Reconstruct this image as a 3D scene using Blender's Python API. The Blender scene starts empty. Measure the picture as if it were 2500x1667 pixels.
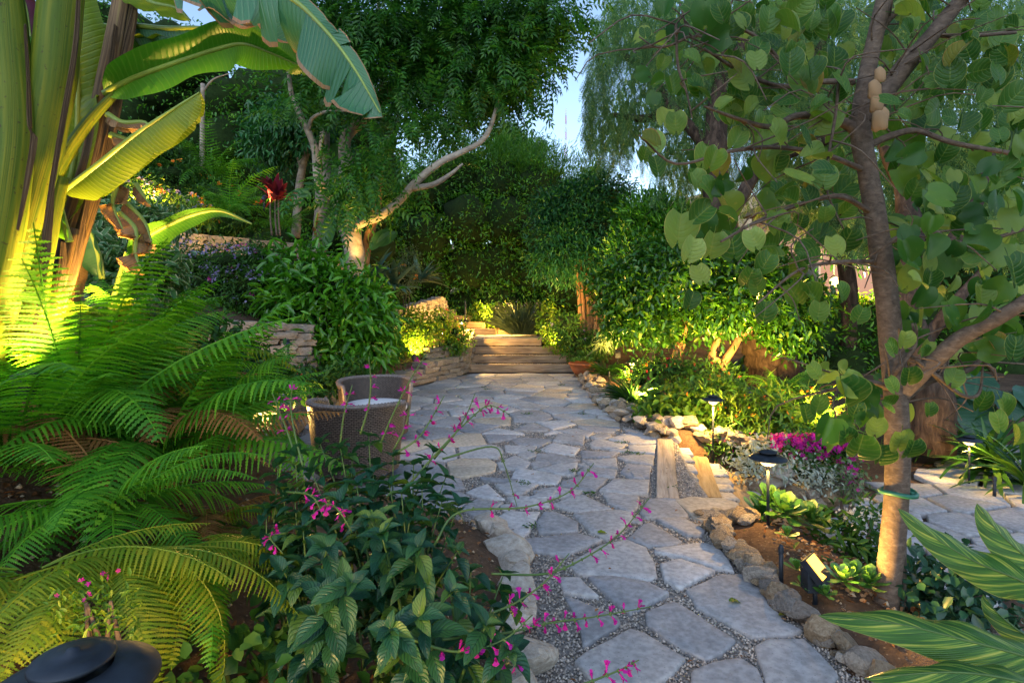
import bpy, math, random
import numpy as np
from mathutils import Vector, Matrix, Quaternion, noise
PI = math.pi
R = math.radians
rnd = random.Random(7)
nr = np.random.default_rng(11)
scene = bpy.context.scene
C = scene.collection

# ---------------------------------------------------------------- camera, sky, exposure
FPX, HZ, CXP, CH = 1389.0, 740.0, 1250.0, 1.5
cam_d = bpy.data.cameras.new('camera')
cam_d.sensor_width = 36.0
cam_d.lens = 36.0 * FPX / 2500.0
cam_d.shift_y = -(833.5 - HZ) / 2500.0
cam_d.clip_start = 0.05
cam_d.clip_end = 4000
cam = bpy.data.objects.new('camera', cam_d)
cam.location = (0, 0, CH)
cam.rotation_euler = (R(90), 0, 0)
C.objects.link(cam)
scene.camera = cam

world = bpy.data.worlds.new('World')
scene.world = world
world.use_nodes = True
wn, wl = world.node_tree.nodes, world.node_tree.links
sky = wn.new('ShaderNodeTexSky')
sky.sky_type = 'NISHITA'
sky.sun_disc = False
sky.sun_elevation = R(30.0)
sky.sun_rotation = R(194)
sky.air_density = 1.0
sky.dust_density = 0.15
sky.ozone_density = 0.75
bg = wn['Background']
bg.inputs[1].default_value = 0.075
wl.new(sky.outputs[0], bg.inputs[0])
sky_fill_d = bpy.data.lights.new('sky_fill', 'SUN')  # wide soft fill lamp added for skylight from behind the camera
sky_fill_d.energy = 0.30
sky_fill_d.angle = R(75)
sky_fill_d.color = (0.97, 0.97, 1.0)
sky_fill = bpy.data.objects.new('sky_fill', sky_fill_d)
sky_fill.rotation_euler = (R(52), 0, R(-14))
C.objects.link(sky_fill)
scene.view_settings.view_transform = 'Standard'
scene.view_settings.look = 'None'
scene.view_settings.gamma = 1.0
scene.view_settings.exposure = 2.0
scene.cycles.max_bounces = 6
scene.cycles.transparent_max_bounces = 4
scene.cycles.sample_clamp_indirect = 6.0
scene.cycles.use_denoising = True
LAMP = 6.4            # overall strength of the garden lamps
WARM = (1.0, 0.56, 0.13)

# ---------------------------------------------------------------- small maths
def P(px, py, d):
    return Vector(((px - CXP) * d / FPX, d, CH - (py - HZ) * d / FPX))
def G(px, py, z=0.0):
    return P(px, py, FPX * (CH - z) / (py - HZ))
def V(*a): return Vector(a)
def unit(a): return a / (np.linalg.norm(a, axis=-1, keepdims=True) + 1e-9)
def lerp(a, b, t): return a + (b - a) * t
def crom(pts, n=6):
    """Catmull-Rom through pts"""
    pts = [Vector(p) for p in pts]
    if len(pts) < 3:
        return [pts[0].lerp(pts[-1], i / n) for i in range(n + 1)]
    q = [pts[0] * 2 - pts[1]] + pts + [pts[-1] * 2 - pts[-2]]
    out = []
    for i in range(1, len(q) - 2):
        for k in range(n):
            t = k / n
            a, b, c, d = q[i - 1], q[i], q[i + 1], q[i + 2]
            out.append(0.5 * ((2 * b) + (c - a) * t + (2 * a - 5 * b + 4 * c - d) * t * t + (3 * b - a - 3 * c + d) * t ** 3))
    out.append(pts[-1])
    return out

# ---------------------------------------------------------------- mesh building
class MB:
    def __init__(s):
        s.v, s.f, s.uv = [], [], []
    def add(s, verts, faces, uvs=None):
        o = len(s.v)
        s.v += [tuple(p) for p in verts]
        s.f += [tuple(i + o for i in f) for f in faces]
        if uvs: s.uv += list(uvs)
        else: s.uv += [(0, 0)] * len(verts)
        return s
    def box(s, c, size, rz=0.0, m=None):
        x, y, z = [a / 2 for a in size]
        M = m or (Matrix.Translation(c) @ Matrix.Rotation(rz, 4, 'Z'))
        vs = [M @ Vector((a * x, b * y, e * z)) for e in (-1, 1) for b in (-1, 1) for a in (-1, 1)]
        return s.add(vs, [(0, 2, 3, 1), (4, 5, 7, 6), (0, 1, 5, 4), (2, 6, 7, 3), (0, 4, 6, 2), (1, 3, 7, 5)])
    def tube(s, pts, rad, n=8, cap=True, wob=0.0, seed=0):
        pts = [Vector(p) for p in pts]
        m = len(pts)
        if not hasattr(rad, '__len__'): rad = [rad] * m
        if len(rad) != m:
            xs = np.linspace(0, 1, len(rad)); rad = np.interp(np.linspace(0, 1, m), xs, rad)
        vs, fs, uvs = [], [], []
        ref = Vector((0.31, 0.2, 0.93)).normalized()
        prev = None
        for i, p in enumerate(pts):
            t = (pts[min(i + 1, m - 1)] - pts[max(i - 1, 0)]).normalized()
            if prev is None:
                a = t.cross(ref)
                if a.length < 0.1: a = t.cross(Vector((1, 0, 0)))
            else:
                a = prev - t * prev.dot(t)
            a.normalize(); prev = a
            b = t.cross(a)
            for k in range(n):
                an = 2 * PI * k / n
                r = rad[i]
                if wob: r *= 1 + wob * noise.noise(Vector((math.cos(an) * 1.3 + seed, math.sin(an) * 1.3, i * 0.45 + seed)))
                vs.append(p + (a * math.cos(an) + b * math.sin(an)) * r)
                uvs.append((k / n, i / max(1, m - 1)))
        for i in range(m - 1):
            for k in range(n):
                k2 = (k + 1) % n
                fs.append((i * n + k, i * n + k2, (i + 1) * n + k2, (i + 1) * n + k))
        if cap:
            fs.append(tuple(range(n - 1, -1, -1)))
            fs.append(tuple((m - 1) * n + k for k in range(n)))
        return s.add(vs, fs, uvs)
    def lathe(s, prof, n=24, c=(0, 0, 0)):
        vs, fs, uvs = [], [], []
        m = len(prof)
        for i, (r, z) in enumerate(prof):
            for k in range(n):
                an = 2 * PI * k / n
                vs.append((c[0] + r * math.cos(an), c[1] + r * math.sin(an), c[2] + z))
                uvs.append((k / n, i / m))
        for i in range(m - 1):
            for k in range(n):
                k2 = (k + 1) % n
                fs.append((i * n + k, i * n + k2, (i + 1) * n + k2, (i + 1) * n + k))
        return s.add(vs, fs, uvs)
    def mesh(s, name, smooth=True):
        me = bpy.data.meshes.new(name)
        me.from_pydata(s.v, [], s.f)
        if any(u != (0, 0) for u in s.uv[:200]):
            l = me.uv_layers.new(name='UVMap')
            idx = np.empty(len(me.loops), dtype=np.int32); me.loops.foreach_get('vertex_index', idx)
            l.data.foreach_set('uv', np.array(s.uv, dtype=np.float32)[idx].ravel())
        if smooth: me.polygons.foreach_set('use_smooth', [True] * len(me.polygons))
        me.update()
        return me
    def build(s, name, mat, parent=None, smooth=True):
        return obj(name, s.mesh(name, smooth), mat, parent)

def np_mesh(name, verts, faces, uv=None, smooth=False, mat_idx=None):
    """verts (n,3), faces (m,k) with constant k, uv per vertex (n,2)"""
    me = bpy.data.meshes.new(name)
    n, (m, k) = len(verts), faces.shape
    me.vertices.add(n); me.vertices.foreach_set('co', np.ascontiguousarray(verts, dtype=np.float32).ravel())
    me.loops.add(m * k); me.loops.foreach_set('vertex_index', np.ascontiguousarray(faces, dtype=np.int32).ravel())
    me.polygons.add(m); me.polygons.foreach_set('loop_start', np.arange(0, m * k, k, dtype=np.int32))
    if uv is not None:
        l = me.uv_layers.new(name='UVMap')
        l.data.foreach_set('uv', np.ascontiguousarray(uv[faces.ravel()], dtype=np.float32).ravel())
    if smooth: me.polygons.foreach_set('use_smooth', np.ones(m, dtype=bool))
    me.update(calc_edges=True)
    return me

def obj(name, me, mat=None, parent=None):
    if mat is not None and len(me.materials) == 0: me.materials.append(mat)
    o = bpy.data.objects.new(name, me)
    C.objects.link(o)
    if parent is not None: o.parent = parent
    return o
def inst(name, me, parent, M):
    o = bpy.data.objects.new(name, me)
    C.objects.link(o)
    o.parent = parent
    o.matrix_local = M
    return o
def tag(o, label=None, cat=None, group=None, kind=None):
    if label: o['label'] = label
    if cat: o['category'] = cat
    if group: o['group'] = group
    if kind: o['kind'] = kind
    return o
def thing(name, label, cat, loc=(0, 0, 0), rz=0.0, group=None):
    o = bpy.data.objects.new(name, None)
    o.empty_display_size = 0.1
    C.objects.link(o)
    o.location = loc; o.rotation_euler = (0, 0, rz)
    return tag(o, label, cat, group)
def local(root, M):
    """matrix of a world placement M in the frame of an unrotated root"""
    return Matrix.Translation(-Vector(root.location)) @ M
def frame(pos, axis, up, s=1.0):
    """matrix whose +Y follows axis and +Z is near up"""
    y = Vector(axis).normalized(); z = Vector(up)
    x = y.cross(z)
    if x.length < 1e-4: x = y.cross(Vector((1, 0.3, 0)))
    x.normalize(); z = x.cross(y)
    M = Matrix((x, y, z)).transposed().to_4x4()
    M.translation = pos
    return M @ Matrix.Scale(s, 4)

# ---------------------------------------------------------------- leaf templates  x across, y along, z normal
def T(vs, fs):
    vs = np.array(vs, dtype=float)
    return vs, np.array(fs), np.stack([vs[:, 0] + 0.5, vs[:, 1]], 1)
LEAF = T([(0, 0, 0), (-.36, .3, .10), (0, .4, -.03), (.36, .3, .10), (-.30, .68, .06), (.30, .68, .06), (0, 1, -.10)],
         [(0, 2, 1), (0, 3, 2), (1, 2, 4), (2, 3, 5), (2, 6, 4), (2, 5, 6)])
SLIM = T([(0, 0, 0), (-.5, .35, .05), (0, .45, -.02), (.5, .35, .05), (0, 1, -.12)], [(0, 2, 1), (0, 3, 2), (1, 2, 4), (2, 3, 4)])
TINY = T([(0, 0, 0), (-.5, .5, .06), (0, 1, -.05), (.5, .5, .06)], [(0, 2, 1), (0, 3, 2)])
def blade(n=4, bend=0.35, fold=0.12):
    vs, fs = [], []
    for i in range(n + 1):
        t = i / n
        w = 0.5 * (1 - t ** 2.2) ** 0.8 * (0.55 + 0.45 * min(1, t * 4))
        ang = bend * t * 2.0
        y = math.sin(ang) / max(bend * 2, 1e-3) if bend else t
        z = -(1 - math.cos(ang)) / max(bend * 2, 1e-3) if bend else 0
        vs += [(-w, y, z + fold * w), (0, y, z), (w, y, z + fold * w)]
    for i in range(n):
        a = i * 3
        for k in (0, 1):
            fs += [(a + k, a + k + 1, a + k + 4), (a + k, a + k + 4, a + k + 3)]
    return T(vs, fs)
BLADE = blade(4, 0.5)
BLADE2 = blade(5, 0.9)
def pinnate(n=6, lw=.11, ll=.26, droop=.25):
    """one compound leaf: a rachis of n leaflet pairs and an end leaflet"""
    vs, fs = [], []
    def leaf(p, d, l):
        o = len(vs); s = np.array([-d[1], d[0], 0.0]); p = np.array(p); d = np.array(d)
        m = p + d * l * .42 + np.array([0, 0, -.012]); e = p + d * l + np.array([0, 0, -.25 * l])
        vs.extend([p, m - s * lw * .42 * (l / ll) + np.array([0, 0, .02]), m + s * lw * .42 * (l / ll) + np.array([0, 0, .02]), e])
        fs.extend([(o, o + 1, o + 3), (o, o + 3, o + 2)])
    for i in range(n):
        t = 0.12 + 0.8 * i / (n - 1)
        z = -droop * t * t
        l = ll * (1.0 - 0.55 * abs(t - 0.45))
        for sgn in (-1, 1):
            a = R(68 - 26 * t)
            leaf((0, t * .9, z), (sgn * math.sin(a), math.cos(a), -.15), l)
    leaf((0, .86, -droop * .8), (0, 1, -.4), ll * .8)
    o = len(vs)
    vs.extend([np.array(p) for p in [(-.008, 0, 0), (.008, 0, 0), (.006, .5, -droop * .25), (-.006, .5, -droop * .25), (0, .9, -droop * .82)]])
    fs.extend([(o, o + 1, o + 2), (o, o + 2, o + 3), (o + 3, o + 2, o + 4)])
    return T(vs, fs)
PINN = pinnate(6)
FEATHER = pinnate(9, lw=.05, ll=.16, droop=.35)

def cloud(name, pos, axis, up, L, W, tmpl, mat, parent=None, stuff=True, smooth=False):
    """one mesh of many leaves"""
    tv, tf, tu = tmpl
    pos = np.asarray(pos, float); n = len(pos)
    y = unit(np.asarray(axis, float)); z = np.asarray(up, float)
    x = unit(np.cross(y, z)); z = np.cross(x, y)
    L = np.broadcast_to(np.asarray(L, float), (n,)); W = np.broadcast_to(np.asarray(W, float), (n,))
    v = (pos[:, None] + x[:, None] * (tv[None, :, 0:1] * W[:, None, None]) + y[:, None] * (tv[None, :, 1:2] * L[:, None, None])
         + z[:, None] * (tv[None, :, 2:3] * L[:, None, None]))
    f = tf[None] + (np.arange(n) * len(tv))[:, None, None]
    me = np_mesh(name, v.reshape(-1, 3), f.reshape(-1, 3), np.tile(tu, (n, 1)), smooth)
    o = obj(name, me, mat, parent)
    if parent is not None and parent.location.length > 0:
        o.location = -parent.location
    if stuff: o['kind'] = 'stuff'
    return o
def rdir(n, zlo=-1.0, zhi=1.0):
    z = nr.uniform(zlo, zhi, n); a = nr.uniform(0, 2 * PI, n); r = np.sqrt(1 - z * z)
    return np.stack([r * np.cos(a), r * np.sin(a), z], 1)
def shell(blobs, n, inner=0.55, clump=0.0, per=1):
    """points through ellipsoids (cx,cy,cz,rx,ry,rz), weighted by area, mostly towards their skin; returns pos, outward"""
    b = np.array(blobs, float)
    w = (b[:, 3] * b[:, 4] + b[:, 3] * b[:, 5] + b[:, 4] * b[:, 5]); w /= w.sum()
    k = max(1, n // per)
    i = nr.choice(len(b), k, p=w)
    d = rdir(k)
    r = inner + (1 - inner) * nr.random(k) ** 0.6
    pos = b[i, :3] + d * r[:, None] * b[i, 3:6]
    out = unit(d / b[i, 3:6])
    if per > 1:
        pos = np.repeat(pos, per, 0); out = np.repeat(out, per, 0)
        pos = pos + nr.normal(0, clump, pos.shape)
    return pos, out

# ---------------------------------------------------------------- materials
def mat_base(name):
    m = bpy.data.materials.new(name); m.use_nodes = True
    nt = m.node_tree
    return m, nt.nodes, nt.links, nt.nodes['Principled BSDF']
def setin(b, k, v):
    if k in b.inputs: b.inputs[k].default_value = v
def ramp(nodes, stops):
    r = nodes.new('ShaderNodeValToRGB')
    e = r.color_ramp.elements
    while len(e) < len(stops): e.new(0.5)
    for i, (p, c) in enumerate(stops):
        e[i].position = p; e[i].color = (*c, 1)
    return r
def math_node(nodes, links, op, a, b=None):
    m = nodes.new('ShaderNodeMath'); m.operation = op
    for i, x in enumerate((a, b)):
        if x is None: continue
        if hasattr(x, 'links'): links.new(x, m.inputs[i])
        else: m.inputs[i].default_value = x
    return m.outputs[0]
def mixcol(nodes, links, fac, a, b, blend='MIX'):
    m = nodes.new('ShaderNodeMixRGB'); m.blend_type = blend
    for i, x in enumerate((fac, a, b)):
        if hasattr(x, 'links'): links.new(x, m.inputs[i])
        elif isinstance(x, (int, float)): m.inputs[i].default_value = x
        else: m.inputs[i].default_value = (*x, 1)
    return m.outputs[0]

def leaf_mat(name, stops, trans=0.35, rough=0.42, spec=0.4, veins=None, edge=None, tcol=1.25, mottle=0.0, blotch=None):
    """foliage: colour varies leaf by leaf; light passes through. veins=(count, slant, colour, strength)"""
    m, n, l, b = mat_base(name)
    geo = n.new('ShaderNodeNewGeometry'); oi = n.new('ShaderNodeObjectInfo')
    s = math_node(n, l, 'ADD', geo.outputs['Random Per Island'], oi.outputs['Random'])
    f = math_node(n, l, 'FRACT', s)
    rp = ramp(n, stops); l.new(f, rp.inputs[0])
    col = rp.outputs[0]
    tc = n.new('ShaderNodeTexCoord')
    if mottle or blotch:
        nz = n.new('ShaderNodeTexNoise'); nz.inputs['Scale'].default_value = 9 if not blotch else blotch[0]
        nz.inputs['Detail'].default_value = 4
        l.new(tc.outputs['Object'], nz.inputs['Vector'])
        if mottle:
            rr = ramp(n, [(0.3, (1 - mottle,) * 3), (0.7, (1 + mottle,) * 3)]); l.new(nz.outputs[0], rr.inputs[0])
            col = mixcol(n, l, 1.0, col, rr.outputs[0], 'MULTIPLY')
        if blotch:
            rr = ramp(n, [(blotch[1], (0, 0, 0)), (blotch[1] + 0.06, (1, 1, 1))]); l.new(nz.outputs[0], rr.inputs[0])
            col = mixcol(n, l, rr.outputs[0], col, blotch[2])
    if veins or edge:
        sep = n.new('ShaderNodeSeparateXYZ'); l.new(tc.outputs['UV'], sep.inputs[0])
        u = math_node(n, l, 'ABSOLUTE', math_node(n, l, 'SUBTRACT', sep.outputs[0], 0.5))
    if veins:
        cnt, slant, vc, st = veins
        ph = math_node(n, l, 'MULTIPLY', math_node(n, l, 'SUBTRACT', sep.outputs[1], math_node(n, l, 'MULTIPLY', u, slant)), cnt * 2 * PI)
        w = math_node(n, l, 'POWER', math_node(n, l, 'MULTIPLY_ADD' if False else 'ABSOLUTE', math_node(n, l, 'SINE', math_node(n, l, 'MULTIPLY', ph, 0.5))), 14.0)
        mid = math_node(n, l, 'LESS_THAN', u, 0.022)
        vv = math_node(n, l, 'MAXIMUM', math_node(n, l, 'MULTIPLY', w, st), math_node(n, l, 'MULTIPLY', mid, min(1, st * 2.0)))
        col = mixcol(n, l, vv, col, vc)
        bp = n.new('ShaderNodeBump'); bp.inputs['Strength'].default_value = 0.5; bp.inputs['Distance'].default_value = 0.004
        inv = math_node(n, l, 'SUBTRACT', 1.0, w)
        l.new(inv, bp.inputs['Height']); l.new(bp.outputs[0], b.inputs['Normal'])
    if edge:
        g = math_node(n, l, 'GREATER_THAN', u, edge[0])
        col = mixcol(n, l, g, col, edge[1])
    l.new(col, b.inputs['Base Color'])
    setin(b, 'Roughness', rough); setin(b, 'Specular IOR Level', spec)
    if trans > 0:
        t = n.new('ShaderNodeBsdfTranslucent')
        tint = mixcol(n, l, 1.0, col, (tcol * 1.05, tcol, tcol * 0.45), 'MULTIPLY'); l.new(tint, t.inputs[0])
        mx = n.new('ShaderNodeMixShader'); mx.inputs[0].default_value = trans
        l.new(b.outputs[0], mx.inputs[1]); l.new(t.outputs[0], mx.inputs[2])
        l.new(mx.outputs[0], n['Material Output'].inputs[0])
    return m

def rock_mat(name, stops, scale=3.0, bump=0.6, rough=0.9, speck=None, dist=0.02, objvar=0.25):
    m, n, l, b = mat_base(name)
    tc = n.new('ShaderNodeTexCoord'); oi = n.new('ShaderNodeObjectInfo')
    add = n.new('ShaderNodeVectorMath'); add.operation = 'ADD'
    l.new(tc.outputs['Object'], add.inputs[0]); 
    cmb = n.new('ShaderNodeVectorMath'); cmb.operation = 'SCALE'; cmb.inputs[0].default_value = (17, 31, 23); l.new(oi.outputs['Random'], cmb.inputs['Scale'])
    l.new(cmb.outputs[0], add.inputs[1])
    nz = n.new('ShaderNodeTexNoise'); nz.inputs['Scale'].default_value = scale; nz.inputs['Detail'].default_value = 9; nz.inputs['Roughness'].default_value = 0.62
    l.new(add.outputs[0], nz.inputs['Vector'])
    rp = ramp(n, stops); l.new(nz.outputs[0], rp.inputs[0])
    col = rp.outputs[0]
    geo = n.new('ShaderNodeNewGeometry')
    var = math_node(n, l, 'FRACT', math_node(n, l, 'ADD', oi.outputs['Random'], geo.outputs['Random Per Island']))
    vr = ramp(n, [(0, (1 - objvar, 1 - objvar * .95, 1 - objvar * .85)), (0.5, (1.0, 0.97, 0.93)), (1, (1 + objvar, 1 + objvar * .9, 1 + objvar * .78))]); l.new(var, vr.inputs[0])
    col = mixcol(n, l, 1.0, col, vr.outputs[0], 'MULTIPLY')
    fine = n.new('ShaderNodeTexNoise'); fine.inputs['Scale'].default_value = scale * 14; fine.inputs['Detail'].default_value = 6
    l.new(add.outputs[0], fine.inputs['Vector'])
    fr = ramp(n, [(0.35, (0.72,) * 3), (0.65, (1.18,) * 3)]); l.new(fine.outputs[0], fr.inputs[0])
    col = mixcol(n, l, 0.8, col, fr.outputs[0], 'MULTIPLY')
    if speck:
        vo = n.new('ShaderNodeTexVoronoi'); vo.inputs['Scale'].default_value = speck[0]; l.new(add.outputs[0], vo.inputs['Vector'])
        sr = ramp(n, [(speck[1], (1, 1, 1)), (speck[1] + 0.06, (0, 0, 0))]); l.new(vo.outputs['Distance'], sr.inputs[0])
        col = mixcol(n, l, math_node(n, l, 'MULTIPLY', sr.outputs[0], speck[3]), col, speck[2])
    l.new(col, b.inputs['Base Color'])
    setin(b, 'Roughness', rough); setin(b, 'Specular IOR Level', 0.25)
    h = math_node(n, l, 'ADD', nz.outputs[0], math_node(n, l, 'MULTIPLY', fine.outputs[0], 0.25))
    bp = n.new('ShaderNodeBump'); bp.inputs['Strength'].default_value = bump; bp.inputs['Distance'].default_value = dist
    l.new(h, bp.inputs['Height']); l.new(bp.outputs[0], b.inputs['Normal'])
    return m

def wood_mat(name, stops, stretch=(14, 1.2, 14), bump=0.5, rough=0.8, scale=2.0, use_uv=False, objvar=0.15):
    m, n, l, b = mat_base(name)
    tc = n.new('ShaderNodeTexCoord'); oi = n.new('ShaderNodeObjectInfo')
    mp = n.new('ShaderNodeMapping'); mp.inputs['Scale'].default_value = stretch
    l.new(tc.outputs['UV' if use_uv else 'Object'], mp.inputs[0])
    cmb = n.new('ShaderNodeVectorMath'); cmb.operation = 'SCALE'; cmb.inputs[0].default_value = (7, 3, 13); l.new(oi.outputs['Random'], cmb.inputs['Scale'])
    l.new(cmb.outputs[0], mp.inputs['Location'])
    nz = n.new('ShaderNodeTexNoise'); nz.inputs['Scale'].default_value = scale; nz.inputs['Detail'].default_value = 8; nz.inputs['Roughness'].default_value = 0.65; nz.inputs['Distortion'].default_value = 0.6
    l.new(mp.outputs[0], nz.inputs['Vector'])
    rp = ramp(n, stops); l.new(nz.outputs[0], rp.inputs[0])
    big = n.new('ShaderNodeTexNoise'); big.inputs['Scale'].default_value = 1.7; big.inputs['Detail'].default_value = 4
    l.new(tc.outputs['Object'], big.inputs['Vector'])
    br = ramp(n, [(0.3, (0.7,) * 3), (0.7, (1.2,) * 3)]); l.new(big.outputs[0], br.inputs[0])
    col = mixcol(n, l, 1.0, rp.outputs[0], br.outputs[0], 'MULTIPLY')
    vr = ramp(n, [(0, (1 - objvar,) * 3), (1, (1 + objvar,) * 3)]); l.new(oi.outputs['Random'], vr.inputs[0])
    col = mixcol(n, l, 1.0, col, vr.outputs[0], 'MULTIPLY')
    l.new(col, b.inputs['Base Color']); setin(b, 'Roughness', rough); setin(b, 'Specular IOR Level', 0.25)
    bp = n.new('ShaderNodeBump'); bp.inputs['Strength'].default_value = bump; bp.inputs['Distance'].default_value = 0.012
    l.new(nz.outputs[0], bp.inputs['Height']); l.new(bp.outputs[0], b.inputs['Normal'])
    return m

def plain_mat(name, col, rough=0.5, metal=0.0, noise_amt=0.15, scale=30, bump=0.1):
    m, n, l, b = mat_base(name)
    tc = n.new('ShaderNodeTexCoord')
    nz = n.new('ShaderNodeTexNoise'); nz.inputs['Scale'].default_value = scale; nz.inputs['Detail'].default_value = 5
    l.new(tc.outputs['Object'], nz.inputs['Vector'])
    rp = ramp(n, [(0.3, tuple(c * (1 - noise_amt) for c in col)), (0.7, tuple(min(1, c * (1 + noise_amt)) for c in col))])
    l.new(nz.outputs[0], rp.inputs[0]); l.new(rp.outputs[0], b.inputs['Base Color'])
    setin(b, 'Roughness', rough); setin(b, 'Metallic', metal)
    bp = n.new('ShaderNodeBump'); bp.inputs['Strength'].default_value = bump; bp.inputs['Distance'].default_value = 0.003
    l.new(nz.outputs[0], bp.inputs['Height']); l.new(bp.outputs[0], b.inputs['Normal'])
    return m
def glow_mat(name, col, strength):
    m, n, l, b = mat_base(name)
    setin(b, 'Base Color', (.02, .015, .01, 1)); setin(b, 'Emission Color', (*col, 1)); setin(b, 'Emission Strength', strength)
    return m

M = {}
M['flag'] = rock_mat('flagstone_grey', [(0.25, (0.23, 0.24, 0.255)), (0.5, (0.34, 0.35, 0.37)), (0.75, (0.45, 0.455, 0.47))], 2.2, 0.35, 0.85, (60, 0.13, (0.12, 0.11, 0.11), 0.5), 0.012, 0.28)
M['flag_warm'] = rock_mat('flagstone_buff', [(0.25, (0.31, 0.27, 0.22)), (0.5, (0.43, 0.38, 0.31)), (0.75, (0.53, 0.48, 0.40))], 2.2, 0.4, 0.85, None, 0.012, 0.2)
M['wall_stone'] = rock_mat('wall_stone', [(0.25, (0.14, 0.125, 0.105)), (0.5, (0.34, 0.30, 0.255)), (0.8, (0.52, 0.47, 0.41))], 4.0, 1.0, 0.92, (22, 0.12, (0.08, 0.075, 0.065), 0.6), 0.03, 0.2)
M['rock_tan'] = rock_mat('rock_tan', [(0.25, (0.25, 0.185, 0.115)), (0.5, (0.44, 0.345, 0.235)), (0.8, (0.60, 0.52, 0.40))], 5.0, 1.0, 0.92, (26, 0.10, (0.09, 0.075, 0.06), 0.5), 0.045, 0.32)
M['rock_grey'] = rock_mat('rock_grey', [(0.25, (0.22, 0.20, 0.175)), (0.5, (0.42, 0.385, 0.34)), (0.8, (0.58, 0.545, 0.49))], 5.0, 1.0, 0.92, (26, 0.10, (0.09, 0.075, 0.06), 0.5), 0.045, 0.32)
M['rock_white'] = rock_mat('rock_white', [(0.25, (0.26, 0.225, 0.18)), (0.5, (0.44, 0.40, 0.35)), (0.75, (0.58, 0.55, 0.50))], 5.0, 0.7, 0.8, None, 0.02, 0.15)
M['soil'] = rock_mat('soil', [(0.25, (0.035, 0.022, 0.014)), (0.5, (0.085, 0.052, 0.032)), (0.75, (0.16, 0.10, 0.062))], 3.0, 1.0, 0.95, (40, 0.14, (0.22, 0.17, 0.12), 0.7), 0.03, 0.0)
M['gravel'] = rock_mat('gravel', [(0.3, (0.12, 0.115, 0.11)), (0.5, (0.25, 0.24, 0.23)), (0.7, (0.40, 0.39, 0.38))], 45.0, 0.9, 0.95, None, 0.008, 0.45)
M['pebble'] = rock_mat('pebble', [(0.3, (0.22, 0.20, 0.18)), (0.7, (0.46, 0.44, 0.41))], 20.0, 0.2, 0.9, None, 0.004, 0.6)
M['timber'] = wood_mat('weathered_timber', [(0.28, (0.11, 0.08, 0.055)), (0.5, (0.28, 0.21, 0.145)), (0.75, (0.43, 0.34, 0.24))], (1.0, 12, 12), 0.5)
M['timber_tan'] = wood_mat('tan_timber', [(0.28, (0.20, 0.125, 0.06)), (0.5, (0.38, 0.25, 0.125)), (0.75, (0.50, 0.35, 0.19))], (1.0, 14, 14), 0.35)
M['timber_grey'] = wood_mat('grey_timber', [(0.28, (0.14, 0.115, 0.095)), (0.5, (0.32, 0.27, 0.225)), (0.75, (0.46, 0.40, 0.34))], (1.0, 14, 14), 0.7)
M['bark'] = wood_mat('smooth_bark', [(0.25, (0.05, 0.036, 0.027)), (0.5, (0.11, 0.08, 0.06)), (0.75, (0.19, 0.145, 0.11))], (9, 9, 16), 0.5, 0.85, 3.0)
M['bark_grey'] = wood_mat('grey_bark', [(0.25, (0.12, 0.10, 0.08)), (0.5, (0.27, 0.23, 0.185)), (0.75, (0.40, 0.35, 0.29))], (3, 3, 6), 0.6, 0.85, 2.0)
M['bark_rough'] = wood_mat('furrowed_bark', [(0.3, (0.012, 0.008, 0.006)), (0.5, (0.05, 0.034, 0.025)), (0.75, (0.125, 0.088, 0.064))], (7, 7, 2), 1.6, 0.95, 2.0)
M['bark_orange'] = wood_mat('orange_bark', [(0.25, (0.13, 0.065, 0.03)), (0.5, (0.27, 0.15, 0.07)), (0.75, (0.42, 0.26, 0.14))], (6, 6, 2), 0.7, 0.85, 2.0)
M['dark_metal'] = plain_mat('dark_lamp_metal', (0.018, 0.025, 0.036), 0.55, 0.3, 0.5, 18, 0.25)
M['glow'] = glow_mat('lamp_glow', (1.0, 0.62, 0.24), 1.0)
M['spot_glow'] = glow_mat('spot_glow', (1.0, 0.48, 0.05), 1.6)
# ================================================================ terrain
def ip(y, pts):
    a = np.array(pts, float); return np.interp(y, a[:, 0], a[:, 1])
XL = [(0, .05), (2.5, .05), (3.6, -.05), (4.1, -.55), (4.4, -1.5), (4.7, -2.0), (5.5, -2.3), (7, -2.6), (9, -2.35), (10.2, -2.0), (12.4, -.95), (15, -1.0), (16, -1.6), (17.5, -2.6), (20, -3)]
XW1 = [(0, -8), (6.5, -6), (7.0, -3.9), (7.6, -2.75), (8.6, -2.9), (10, -2.75), (12, -2.25), (13.5, -1.9), (15.5, -1.75), (16.5, -2.2), (20, -4)]
XW2 = [(0, -9), (9, -8), (9.8, -6.3), (10.6, -3.9), (13, -3.3), (16, -3.4), (20, -5)]
XR = [(0, 1.48), (2.3, 1.46), (3.0, 1.38), (3.5, 1.35), (4.2, 1.40), (5.2, 1.5), (6.4, 1.72), (6.95, 1.56), (8.5, 1.42), (10.2, 1.46), (12.4, 1.40), (14, 1.0), (15, 0.6), (20, .6)]
def sstep(a, b, x):
    t = np.clip((x - a) / (b - a), 0, 1); return t * t * (3 - 2 * t)
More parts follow.
